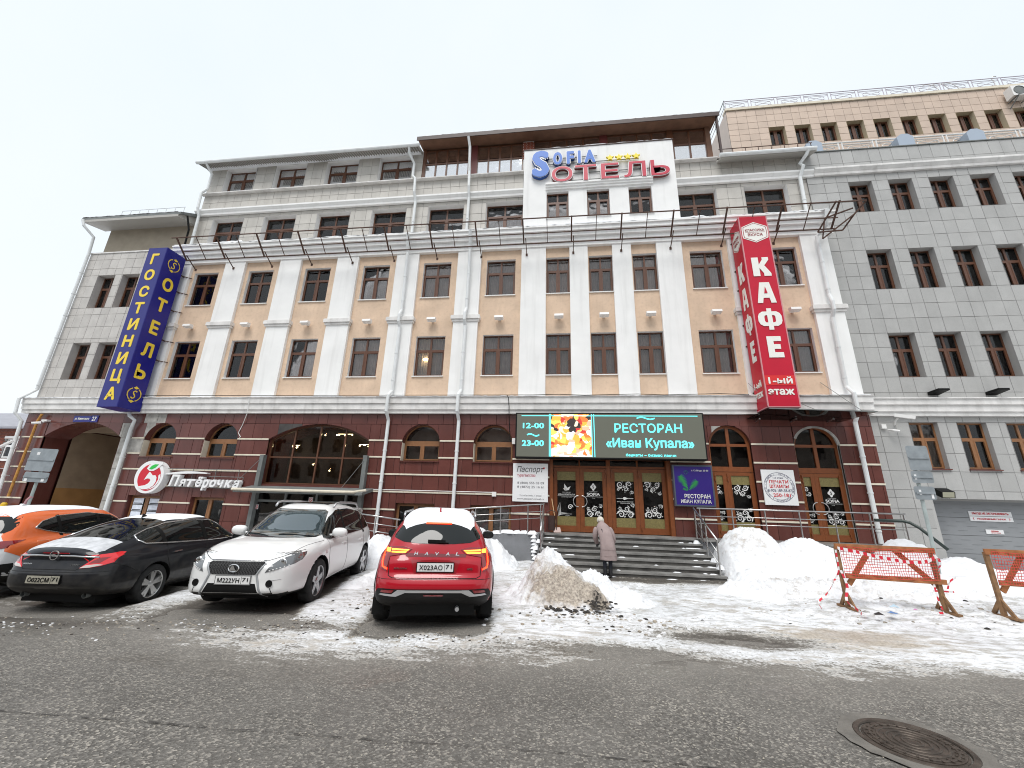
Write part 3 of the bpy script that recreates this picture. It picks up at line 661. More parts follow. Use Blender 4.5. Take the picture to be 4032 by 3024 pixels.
# ================================================================== PASSAGE WING (left)
PW = thing('passage_wing', (-19.7, 0.5, 0), 'narrow grey tiled wing at the left with an arched brown passage through its base', 'building')
wl = [(-21.02, 0.45), (-19.73, 0.45), (-18.4, 0.45)]
hw_ = [(c-w, c+w, z0, z1) for c, w in wl for z0, z1 in ((6.39, 8.08), (9.80, 11.49))]
b = MB()
for r in rects_minus(-22.35, -17.26, 5.4, 12.68, hw_): b.box(r[0], r[1], 0.021, 0.05, r[2], r[3])
b.build('backing_wall', MT['joint'], PW, fix=False)
b = MB(); b.box(-22.25, -17.4, 0.36, 0.40, 12.6, 14.9); b.build('upper_wall', mat('tan_stucco', (0.37, 0.32, 0.25), 0.9, var=0.08, bump=0.3), PW, fix=False)
MB().box(-22.38, -17.26, -0.03, 0.4, 12.68, 12.74).build('ledge', MT['belt'], PW)
MT['lw_tile'] = mat('warm_grey_tile', (0.52, 0.495, 0.465), 0.55, var=0.08, speck=(45, 0.25, (0.3, 0.28, 0.26)), objvar=0.06, streak=((0.3, 0.27, 0.24), 0.25))
cells = grid_cells(frange(-22.36, -17.26, 0.42), [5.45, 6.01, 6.39, 6.95, 7.52, 8.08, 8.28, 8.85, 9.46, 9.80, 10.36, 10.93, 11.49, 11.84, 12.34, 12.68], hw_)
place_tiles(PW, cells, 0.02, MT['lw_tile'], 'facade_tile')
for c, w in wl:
    for z0 in (6.39, 9.80): place_window(PW, c, z0, 0.9, 1.69, 0.0, 0.27, .5, 'cross', MT['frame'], None, rmat=MT['lw_tile'])
MB().box(-22.36, -17.3, 1.3, 12, -0.3, 14.8).build('core', MT['dark'], PW) if False else None
b = MB(); b.box(-22.36, -17.3, 1.3, 12, 5.0, 14.8); b.box(-22.36, -22.28, 0.05, 12, 5.4, 12.7); b.box(-22.25, -17.4, 0.4, 12, 12.7, 14.75); b.build('core', MT['lw_tile'], PW, fix=False)
MB().prism([(0.4, 14.75), (-0.55, 14.22), (-0.55, 14.34), (0.4, 14.95), (8, 16), (8, 14.75)], -22.75, -17.45, axis='x').build('roof', MT['greymetal'], PW)
MB().prism([(0.4, 14.30), (-0.55, 14.10), (-0.55, 14.22), (0.4, 14.75)], -22.65, -17.55, axis='x').build('eaves_box', MT['soffit'], PW)
snow_ridge(PW, -22.7, -17.6, -0.56, 0.3, 14.36, 0.05, 5, kind='stuff', name='snow_on_roof')
b = MB(); b.tube([(-21.0, -0.3, 14.82), (-17.6, -0.3, 14.82)], 0.012, 5)
for i in range(8): b.tube([(-21.0+i*0.48, -0.3, 14.45), (-21.0+i*0.48, -0.3, 14.82)], 0.012, 5)
b.build('snow_guard', MT['whitepipe'], PW)
pipe_run(PW, [(-22.6, -0.6, 14.2), (-22.5, -0.55, 13.9), (-22.25, -0.2, 13.5), (-22.3, -0.12, 12.7), (-22.3, -0.1, 5.9), (-22.38, -0.5, 5.4), (-22.3, -0.5, 4.8), (-22.15, -0.3, 4.5), (-21.9, -0.3, 1.0)], 0.06)
b = MB(); b.tube([(-17.35, -0.3, 14.3), (-17.3, -0.1, 13.7), (-17.45, 0.05, 13.0), (-17.35, -0.2, 12.5)], 0.04, 6); b.build('cable', MT['black'], PW)
# ground floor with the passage
pcx, phw = -19.28, 1.80; pa = [(pcx, phw, 3.88, 0.60)]
gh2 = [(pcx-phw, pcx+phw, -0.5, 3.88)]
b = MB()
for r in rects_minus(-22.2, -17.0, -0.4, 4.86, gh2+[(pcx-phw, pcx+phw, 3.87, 4.49)]): b.box(r[0], r[1], G+0.001, G+0.06, r[2], r[3])
b.build('granite_backing', MT['granite_joint'], PW, fix=False)
for i, (z0, z1) in enumerate(zip(rows, rows[1:])):
    for x0, x1 in zip(frange(-22.2, -17.0, 0.6), frange(-22.2, -17.0, 0.6)[1:]):
        for c in rects_minus(x0, x1, z0, z1, [h for h in gh2 if h[0] < x1 and h[1] > x0 and h[2] < z1 and h[3] > z0]):
            mm = MT['cement'] if (c[0] > -17.55 or (x0 > -18.1 and i == 7)) else MT['granite']
            if i < 8 or mm is MT['granite']: slab(PW, c[0], c[1], c[2], c[3], G, 0.022 if mm is MT['granite'] else 0.008, mm, pa, 'granite_slab' if mm is MT['granite'] else 'cement_patch')
for z in rows[3:8]:
    for c in rects_minus(-22.1, -17.5, z-0.03, z+0.03, [(pcx-phw, pcx+phw, -1, 4)]): shared(tile_mesh(c[1]-c[0], 0.055, 0.05, MT['cream'], 'stone_strip'), 'stone_strip', PW, Vector(((c[0]+c[1])/2, G, z)))
MB().box(-22.25, -22.2, G, 8, -0.4, 4.86).build('side_wall', MT['granite'], PW)
arch_reveal(PW, pcx, phw, 3.88, 0.60, -0.3, G-0.02, G+0.9, MT['granite'], 'arch_reveal')
tanw = mat('tan_passage_wall', (0.30, 0.225, 0.15), 0.9, var=0.15, vscale=2, bump=0.2); ochre = mat('ochre_passage_dado', (0.33, 0.17, 0.055), 0.8, var=0.15, vscale=2, bump=0.2)
b = MB()
for x in (pcx-phw+0.12, pcx+phw-0.05): b.add([(x, G+0.9, 1.9), (x, 7.0, 1.9), (x, 7.0, 4.3), (x, G+0.9, 4.3)], [(0, 1, 2, 3)])
b.add([(pcx-phw+0.12, 7.0, 1.9), (pcx+phw-0.05, 7.0, 1.9), (pcx+phw-0.05, 7.0, 4.3), (pcx-phw+0.12, 7.0, 4.3)], [(0, 1, 2, 3)])
b.add([(pcx-phw+0.12, G+0.9, 4.35), (pcx+phw-0.05, G+0.9, 4.35), (pcx+phw-0.05, 7.0, 4.35), (pcx-phw+0.12, 7.0, 4.35)], [(0, 1, 2, 3)])
b.add([(pcx-phw, G+0.88, 4.2), (pcx+phw, G+0.88, 4.2), (pcx+phw, G+0.88, 5), (pcx-phw, G+0.88, 5)], [(0, 1, 2, 3)])
b.build('passage_wall', tanw, PW, fix=False)
b = MB()
for x in (pcx-phw+0.115, pcx+phw-0.055): b.add([(x, G+0.9, -0.2), (x, 7.0, -0.2), (x, 7.0, 1.9), (x, G+0.9, 1.9)], [(0, 1, 2, 3)])
b.add([(pcx-phw+0.12, 6.99, -0.2), (pcx+phw-0.05, 6.99, -0.2), (pcx+phw-0.05, 6.99, 1.9), (pcx-phw+0.12, 6.99, 1.9)], [(0, 1, 2, 3)])
b.build('passage_dado', ochre, PW, fix=False)
pipe_run(PW, [(-17.05, -0.42, 4.84), (-17.0, -0.42, 4.7), (-16.85, -0.3, 4.55), (-16.97, -0.25, 4.2), (-17.02, -0.25, 0.5)], 0.06)
b = MB(); b.tube([(-21.35, -0.25, 4.8), (-21.45, -0.25, 4.5), (-21.50, -0.25, 2.0), (-21.50, -0.25, 1.5)], [0.045]*4, 8); b.build('gas_pipe', mat('yellow_brown_gas_pipe', (0.42, 0.20, 0.04), 0.6, var=0.3, vscale=8), PW)
b = MB(); b.lathe([(0.05, -0.1), (0.09, -0.06), (0.09, 0.06), (0.05, 0.1)], (-21.52, -0.27, 1.18), 'z', 12); b.build('gas_valve', mat('yellow_valve', (0.75, 0.48, 0.03), 0.5), PW)
b = MB(); b.box(-21.2, -20.95, -0.3, -0.16, 4.5, 4.56); b.tube([(-21.1, -0.35, 4.42), (-21.25, -0.55, 4.36)], 0.05, 8); b.tube([(-20.95, -0.3, 4.48), (-20.8, -0.5, 4.44)], 0.04, 8); b.build('security_camera', MT['sill'], PW)

# ================================================================== OFFICE BUILDING (right)
OB = thing('office_building', (16, 0.8, 0), 'grey stone tiled office building joined to the right side of the hotel', 'building')
YO = 0.30; s_ = 1.0211
def zz(z): return 1.7+(z-1.7)*s_
oc = [11.80+1.425*i for i in range(9)]
orow = [(6.27, 7.89), (9.62, 11.27), (12.98, 14.41)]
glow = [(11.72+1.40*i, 0.42) for i in range(9)]
ho = [(c-0.42, c+0.42, a, d) for c in oc for a, d in orow]
hg = [(c-w, c+w, 3.20, 4.71) for c, w in glow]; gar = (11.42, 16.6, -0.5, 2.30)
b = MB()
for r in rects_minus(9.9, 24.4, -0.5, 16.0, ho+hg+[gar]): b.box(r[0], r[1], YO+0.001, YO+0.05, r[2], r[3])
b.build('backing_wall', MT['joint'], OB, fix=False)
xe = [9.9, 10.5, 10.96]; x = 10.96
while x < 24: xe += [x+0.42, x+0.84]; x += 1.425; xe.append(x)
xe = sorted(set(round(v, 3) for v in xe)); xe[2:3] = [10.96]
zr = [5.55, 5.72, 6.27, 6.81, 7.35, 7.89, 8.45, 9.02, 9.62, 10.17, 10.72, 11.27, 11.84, 12.41, 12.98, 13.46, 13.94, 14.41, 14.75]
cells = grid_cells(xe, zr, ho)+grid_cells(xe, [15.10, 15.35, 15.98], [])+grid_cells(frange(9.9, 24.4, 0.5), [-0.3, 0.27, 0.84, 1.42, 1.98, 2.30, 2.55, 3.13, 3.70, 4.22, 4.71, 4.90], hg+[gar])
place_tiles(OB, cells, YO, MT['grey_tile'], 'facade_tile', limit=299)
for c in oc:
    for a, d in orow: place_window(OB, c, a, 0.84, d-a, YO-0.02, 0.24, .5, 'cross', MT['frame'], None, rmat=MT['grey_tile'])
for c, w in glow: place_window(OB, c, 3.20, 0.84, 1.51, YO-0.02, 0.16, .4, 'cross', MT['lightwood'], MT['granite'], rmat=MT['grey_tile'])
profile_x([(YO+.05, 4.90), (YO-0.14, 4.90), (YO-0.14, 5.03), (YO-0.19, 5.035), (YO-0.19, 5.25), (YO-0.25, 5.255), (YO-0.25, 5.44), (YO-0.30, 5.445), (YO-0.30, 5.48), (YO+.05, 5.54)], 9.99, 24.4).build('belt_course', MT['belt'], OB)
mpo = [(YO, 14.75), (YO-0.10, 14.75), (YO-0.12, 14.84), (YO-0.09, 14.85), (YO-0.20, 14.98), (YO-0.20, 15.06), (YO, 15.10)]
profile_x(mpo, 10.16, 24.4).build('moulding', MT['belt'], OB)
MB().box(10.15, 24.4, YO-0.05, YO+0.3, 15.985, 16.02).build('parapet_coping', MT['greymetal'], OB)
b = MB(); b.box(9.96, 24.4, 1.35, 3.0, -0.3, 15.8); b.box(9.96, 24.4, YO+0.06, 3.0, 15.6, 15.95); b.box(9.96, 24.4, YO+.06, 1.4, 5.6, 5.7); b.box(9.96, 24.4, YO+.06, 1.4, 2.4, 3.1)
b.build('core', MT['dark'], OB, fix=False)
# balustrade with corner blocks
def balustrade(parent, x0, x1, y, z0, h, pw, blocks=None, m=None, name='balustrade_panel', pt=0.016):
    b0 = MB(); w = pw-0.14; X = lambda a: -w/2+a*w
    t = pt
    b0.tube([(-w/2, 0, h-0.12), (w/2, 0, h-0.12)], t, 5); b0.tube([(-w/2, 0, 0.06), (w/2, 0, 0.06)], t, 5)
    for s in (-1, 1): b0.tube([(s*w/2, 0, 0), (s*w/2, 0, h)], t*1.2, 5)
    b0.tube([(-w/2, 0, 0.1), (w/2, 0, h-0.16)], t*.8, 4); b0.tube([(w/2, 0, 0.1), (-w/2, 0, h-0.16)], t*.8, 4)
    b0.tube([(0.34*w*math.cos(i*math.pi/8), 0, (h-0.06)/2+0.30*(h-0.1)*math.sin(i*math.pi/8)) for i in range(17)], t*.8, 4, caps=False)
    me = b0.mesh(name, [m], center=False, fix=False)[0]; n = int((x1-x0)/pw)
    for i in range(n): shared(me, name, parent, Vector((x0+pw*(i+.5), y, z0)))
    MB().tube([(x0, y, z0+h), (x1, y, z0+h)], t*1.5, 6).build('top_rail', m, parent)
balustrade(OB, 10.35, 24.0, YO+0.25, 16.05, 0.62, 1.30, m=MT['sill'], pt=0.022)
bl = MB(); bl.prism([(-0.30, 0), (0.30, 0), (0.30, 0.42), (0.12, 0.56), (-0.12, 0.56), (-0.30, 0.42)], -0.25, 0.25)
blm = bl.mesh('parapet_block', [mat('blue_grey_metal', (0.36, 0.42, 0.50), 0.5)])[0]
for x in (10.45, 13.85, 16.35, 18.9, 21.4): shared(blm, 'parapet_block', OB, Vector((x, YO+0.2, 16.3)))
# garage door
gd = MB(); 
for k in range(5): gd.box(11.44, 16.6, YO+0.42, YO+0.46, -0.35+k*0.53, -0.35+k*0.53+0.522)
GD = thing('garage_door', (14, YO+0.45, 0), 'wide grey panelled sectional garage door at the far right behind the snow', 'garage door')
gdm = mat('grey_garage_panel', (0.265, 0.275, 0.285), 0.55, var=0.04)
rbm = mat('garage_rib', (0.20, 0.21, 0.215), 0.6)
for k in range(5):
    z0 = -0.35+k*0.53; p = MB().box(11.44, 16.6, YO+0.42, YO+0.46, z0, z0+0.520).build('panel', gdm, GD)
    b = MB()
    for i in range(9):
        for zz_ in (0.13, 0.26, 0.39): b.box(11.7+i*0.56+(0.28 if zz_ == .26 else 0), 11.7+i*0.56+0.26+(0.28 if zz_ == .26 else 0), YO+0.414, YO+0.421, z0+zz_, z0+zz_+0.008)
    b.build('pressed_rib', rbm, p, kind='stuff', fix=False)
b = MB(); b.box(11.34, 11.42, YO-0.01, YO+0.5, -0.4, 2.3); b.box(11.34, 16.7, YO+0.40, YO+0.5, 2.26, 2.34); b.build('frame', MT['grey_tile'], GD, fix=False)
red = mat('red_print', (0.62, 0.02, 0.03), 0.5); wp = mat('white_sign_plate', (0.80, 0.80, 0.80), 0.45)
def plate(name, x0, x1, y, z0, z1, m, t, label, cat, parent=None, border=None):
    P_ = thing(name, ((x0+x1)/2, y, (z0+z1)/2), label, cat); MB().box(x0, x1, y, y+t, z0, z1).build('board', m, P_)
    if border:
        e = border[1]; b = MB(); b.box(x0-e, x1+e, y-0.01, y+t, z0-e, z0); b.box(x0-e, x1+e, y-0.01, y+t, z1, z1+e); b.box(x0-e, x0, y-0.01, y+t, z0, z1); b.box(x1, x1+e, y-0.01, y+t, z0, z1); b.build('frame', border[0], P_)
    return P_
gy = YO+0.40
s1 = plate('door_sign', 12.66, 13.84, gy, 1.825, 1.965, wp, 0.015, 'long white sign in red capitals, upper of the pair on the garage door', 'sign'); put_text('ВЪЕЗД НЕ ЗАГОРАЖИВАТЬ', red, s1, 13.25, gy-0.004, 1.895, 1.0, 0.075, bold=.015)
s1 = plate('door_sign', 12.66, 13.84, gy, 1.67, 1.81, wp, 0.015, 'long white sign with red arrows, lower of the pair on the garage door', 'sign'); put_text('ПОДЗЕМНЫЙ ГАРАЖ', red, s1, 13.25, gy-0.004, 1.74, 0.78, 0.07, bold=.015); put_text('(', red, s1, 12.76, gy-0.004, 1.74, 0.03, 0.08); put_text(')', red, s1, 13.74, gy-0.004, 1.74, 0.03, 0.08)
s1 = plate('door_sign', 13.0, 13.48, gy, 1.30, 1.43, wp, 0.015, 'smallest white sign lower down on the garage door', 'sign'); put_text('ОХРАНА', red, s1, 13.24, gy-0.004, 1.385, 0.2, 0.035, bold=.01); put_text('АВТОСТОЯНКА', red, s1, 13.26, gy-0.004, 1.335, 0.26, 0.025)
# floodlight over the garage, cameras, small lamps
b = MB(); b.prism([(YO-0.02, 2.62), (YO-0.26, 2.50), (YO-0.22, 2.32), (YO-0.02, 2.42)], 11.52, 11.9, axis='x'); b.build('floodlight', MT['black'], OB)
MB().add([(11.55, YO-0.265, 2.49), (11.87, YO-0.265, 2.49), (11.87, YO-0.228, 2.335), (11.55, YO-0.228, 2.335)], [(0, 1, 2, 3)]).build('lens', mat('lamp_lens', (0.35, 0.34, 0.25), 0.2), OB, fix=False)
b = MB(); b.tube([(10.85, YO-0.05, 4.62), (10.78, YO-0.2, 4.7), (10.8, YO-0.3, 4.78)], 0.03, 6); b.obox((10.72, YO-0.30, 4.88), (11.12, YO-0.55, 4.74), 0.11, 0.10); b.build('security_camera', MT['sill'], OB)
b = MB(); b.box(10.42, 10.56, YO-0.1, YO-0.02, 4.48, 4.62); b.tube([(10.62, YO-0.05, 4.45), (10.66, YO-0.2, 4.4), (10.78, YO-0.28, 4.36)], [0.02, 0.04, 0.04], 8); b.build('security_camera', MT['sill'], OB)
for x in (12.25, 13.95, 15.65): MB().prism([(YO-0.03, 5.62), (YO-0.45, 5.68), (YO-0.45, 5.74), (YO-0.03, 5.72)], x-0.16, x+0.16, axis='x').build('wall_lamp', MT['black'], OB)
MB().prism([(YO, 12.35), (YO-0.5, 12.0), (YO-0.5, 12.1), (YO, 12.5)], 17.95, 18.9, axis='x').build('small_canopy', MT['sill'], OB)
# set-back upper storeys
UB = thing('rear_tower_block', (15, 5, 16), 'peach tiled set-back upper storey with roof railing above the grey office building', 'building')
YU = 3.0; uc = [10.90+1.203*i for i in range(13)]; hu = [(c-0.38, c+0.38, 19.30, 20.45) for c in uc]
b = MB()
for r in rects_minus(8.62, 26, 15.8, 21.72, hu): b.box(r[0], r[1], YU+0.001, YU+0.05, r[2], r[3])
b.build('backing_wall', MT['joint'], UB, fix=False)
xe = sorted([8.62, 9.1, 9.58, 10.05]+[c-0.38 for c in uc]+[c+0.38 for c in uc]+[c for c in uc])
place_tiles(UB, grid_cells(xe, [17.6, 18.15, 18.7, 19.3, 19.7, 20.1, 20.45, 20.85, 21.28, 21.70], hu), YU, MT['peach_tile'], 'facade_tile', limit=280)
for c in uc:
    WCK = place_window(UB, c, 19.30, 0.76, 1.15, YU-0.02, 0.22, .4, 'two', MT['frame'], None, rmat=mat('cream_reveal', (0.55, 0.47, 0.33), 0.8) if c == uc[0] else bpy.data.materials['cream_reveal'])
MB().box(8.58, 26, YU-0.08, YU+0.3, 21.72, 21.86).build('roof_coping', MT['cream'], UB)
b = MB(); b.box(8.64, 26, YU+0.9, 14, 15.8, 21.7); b.build('core', MT['dark'], UB, fix=False)
cells = []
b = MB(); b.box(8.60, 8.66, YU+0.03, 14, 15.8, 21.7); b.build('side_wall', mat('pale_pink_side_wall', (0.60, 0.52, 0.46), 0.7, var=0.04), UB, fix=False)
MB().box(7.2, 8.6, 12, 14, 15, 21.6).build('rear_wall', MT['peach_tile'], UB)
balustrade(UB, 8.6, 25.5, YU+0.05, 21.86, 0.62, 1.28, m=mat('faded_lilac_rail', (0.50, 0.46, 0.52), 0.6), pt=0.014)
b = MB()
for i in range(8): b.tube([(8.62, YU+0.1+i*1.2, 21.7), (8.62, YU+0.1+i*1.2, 22.48)], 0.016, 5)
b.tube([(8.62, YU, 22.48), (8.62, YU+9, 22.48)], 0.02, 5); b.tube([(8.62, YU, 22.1), (8.62, YU+9, 22.1)], 0.014, 5); b.build('side_rail', MT['greymetal'], UB)
b = MB()
for k in range(3): b.tube([(19.0+k*0.45+0.55*math.cos(t), YU+0.8, 22.6+0.75*math.sin(t)) for t in [i*math.pi/10 for i in range(11)]], 0.02, 5, caps=False)
b.build('hooped_ladder_rail', MT['sill'], UB)
b = MB(); b.tube([(22.3, YU+1, 21.9), (22.3, YU+1, 23.4), (22.25, YU+1, 23.6), (22.35, YU+1, 23.75), (22.5, YU+1, 23.75)], 0.025, 6); b.build('vent_pipe', MT['sill'], UB)
AC = thing('air_conditioner', (21.5, YU-0.4, 21.0), 'white outdoor air conditioner box fixed high on the peach tiled wall', 'air conditioner')
b = MB(); b.box(21.1, 21.95, YU-0.45, YU-0.12, 20.75, 21.33); b.build('casing', MT['sill'], AC)
b = MB(); b.lathe([(0.24, -0.02), (0.24, 0.0), (0.0, 0.0)], (21.40, YU-0.452, 21.04), 'y', 20); b.build('fan_grille', MT['greymetal'], AC)
b = MB(); b.obox((21.25, YU, 20.72), (21.25, YU-0.5, 20.72), 0.04, 0.03); b.obox((21.8, YU, 20.72), (21.8, YU-0.5, 20.72), 0.04, 0.03); b.obox((21.25, YU, 20.4), (21.25, YU-0.48, 20.7), 0.03, 0.03); b.obox((21.8, YU, 20.4), (21.8, YU-0.48, 20.7), 0.03, 0.03); b.build('bracket', MT['greymetal'], AC, fix=False)

# ================================================================== brick house far left
BH = thing('brick_house', (-38, 9, 0), 'old low red brick house with grey roof beyond the passage at the left edge', 'building')
brick = mat('old_red_brick', (0.19, 0.058, 0.033), 0.95, var=0.3, vscale=6, bump=0.4, bscale=30); YB = 8.0
hb_ = [(-35.95, -34.3, 3.75, 4.95), (-38.8, -37.2, 3.75, 4.95)]
b = MB()
for r in rects_minus(-48, -33.0, -0.5, 5.85, hb_): b.box(r[0], r[1], YB, YB+0.3, r[2], r[3])
b.build('wall', MT['joint'], BH, fix=False)
b = MB(); b.box(-33.1, -33.0, YB, YB+7, -0.5, 5.85); b.build('side_wall', brick, BH)
bk = []
for r in range(66):
    z = -0.45+r*0.095; x = -38.5 + (0.13 if r % 2 else 0)
    while x < -33.05:
        if not any(h[0]-.05 < x+0.12 < h[1]+.05 and h[2] < z+.04 < h[3] for h in hb_): bk.append((x, z))
        x += 0.265
bk.sort(key=lambda q: abs(q[1]-4.2)+abs(q[0]+35.0)*0.7)
bm_ = MB(); bm_.box(-0.125, 0.125, -0.02, 0.02, -0.038, 0.038); bme = bm_.mesh('brick', [mat('weathered_brick', (0.20, 0.06, 0.035), 0.95, objvar=0.3, var=0.15, vscale=5)])[0]
for x, z in bk[:290]: shared(bme, 'brick', BH, Vector((x+0.125, YB-0.005, z+0.038)))
b = MB()
for x, z in bk[290:]: b.box(x, x+0.25, YB-0.025, YB+0.01, z, z+0.076)
b.build('brickwork', bme.materials[0], BH, kind='stuff', fix=False)
b = MB(); b.box(-48, -38.55, YB-0.02, YB, -0.5, 5.8); b.build('far_wall', brick, BH)
b = MB(); b.prism([(YB-0.5, 5.62), (YB-0.5, 5.72), (YB+3.2, 7.4), (YB+7, 5.72), (YB+7, 5.62)], -48.5, -32.6, axis='x'); b.build('roof', mat('grey_sheet_roof', (0.30, 0.30, 0.33), 0.6, var=0.1), BH)
for h in hb_:
    b = MB(); b.box(h[0]-0.12, h[1]+0.12, YB-0.10, YB-0.02, h[2]-0.2, h[2]-0.06); b.box(h[0]-0.1, h[1]+0.1, YB-0.08, YB-0.02, h[3]+0.04, h[3]+0.2); b.build('window_trim', MT['belt'], BH)
    me, pm, cm = window_kit(h[1]-h[0], h[3]-h[2], 'cross', MT['sill'], 0); pos = Vector(((h[0]+h[1])/2, YB+0.05, h[2])); wo = shared(me, 'window', BH, pos)
    for m_, c_ in pm: shared(m_, 'pane', wo, pos+c_)
    MB().box(h[0], h[1], YB+0.28, YB+0.3, h[2], h[3]).build('interior', MT['dark'], wo)
snow_ridge(BH, -40, -33, YB-0.3, YB, 3.05, 0.08, 31, kind='stuff', name='snow_ledge')

# ================================================================== building across the street (seen only mirrored in the glass)
OP = thing('opposite_building', (0, -40, 0), 'plain tan building across the street seen only in window reflections', 'building')
b = MB(); opw = mat('opposite_wall', (0.20, 0.17, 0.14), 0.9, var=0.1, vscale=0.3); 
ohs = [(x, x+1.3, z, z+1.9) for x in [-40+i*2.9 for i in range(30)] for z in (1.2, 4.6, 8.0)]
for r in rects_minus(-45, 45, 0, 11.2, ohs): b.box(r[0], r[1], -38.3, -38, r[2], r[3])
b.build('wall', opw, OP, fix=False)
MB().box(-45, 45, -39.5, -39.2, 0, 11).build('interior', MT['dark'], OP); MB().prism([(-37.6, 11.2), (-37.6, 11.45), (-43, 13.8), (-48, 11.2)], -45.5, 45.5, axis='x').build('roof', MT['greymetal'], OP)
# ================================================================== main entrance
whitefilm = mat('white_window_film', (0.74, 0.74, 0.72), 0.6); olive = mat('olive_frosted_film', (0.20, 0.165, 0.06), 0.45, var=0.2, vscale=25)
black_in = mat('black_door_interior', (0.012, 0.010, 0.010), 0.6); tglass = glass('door_glass', (0.9, 0.9, 0.9), 0.7, ior=1.45)
def scroll_decal(w, h, seed, corner):
    """white acanthus scrolls: spiral ribbons with lobed outer edge, origin lower left, in x,z"""
    r = random.Random(seed); b = MB()
    def spiral(cx, cz, R, turns, ph, flip, wd):
        n = 34; v = []
        for i in range(n+1):
            t = i/n; a = ph+flip*t*turns*2*math.pi; q = R*(1-0.86*t); ww = wd*(1.05-0.8*t)*(0.65+0.35*abs(math.sin(i*0.8)))
            for rr_ in (q+ww*0.5, q-ww*0.5): v.append((cx+rr_*math.cos(a), 0, cz+rr_*math.sin(a)))
        b.add(v, [(2*i, 2*i+1, 2*i+3, 2*i+2) for i in range(n)])
    def leaf(x, z, a, L, wd):
        p = [(0, 0), (.3, .5), (.6, .42), (1, 0), (.6, -.42), (.3, -.5)]
        b.add([(x+L*u*math.cos(a)-wd*q*math.sin(a), 0, z+L*u*math.sin(a)+wd*q*math.cos(a)) for u, q in p], [tuple(range(6))])
    R0 = min(w, h)*0.25
    pts = [(0.28, 0.25, 1.0), (0.72, 0.22, 0.85), (0.55, 0.60, 0.8), (0.85, 0.86, 0.5), (0.22, 0.62, 0.45)]
    for u, q, k in pts:
        if corner == 'top': q = 1-q
        if w < 0.42 and u > 0.7: continue
        spiral(u*w, q*h, R0*k, 1.5, r.uniform(0, 6), r.choice((-1, 1)), R0*0.42*k)
        for j in range(7): a = r.uniform(0, 6.28); leaf(u*w+R0*k*1.0*math.cos(a), q*h+R0*k*1.0*math.sin(a), a+1.0, R0*0.55*k, R0*0.2*k)
    v = np.array(b.v); v[:, 0] = np.clip(v[:, 0], 0, w); v[:, 2] = np.clip(v[:, 2], 0, h)
    v[:, 1] -= np.repeat(np.arange(len(v))*1e-6, 1); b.v = [tuple(p) for p in v]
    return b
def place_decal(parent, b, x, y, z, name='scroll_decal', m=None):
    b.v = [(p[0]+x, p[1]+y, p[2]+z) for p in b.v]; return b.build(name, m or whitefilm, parent, fix=False)
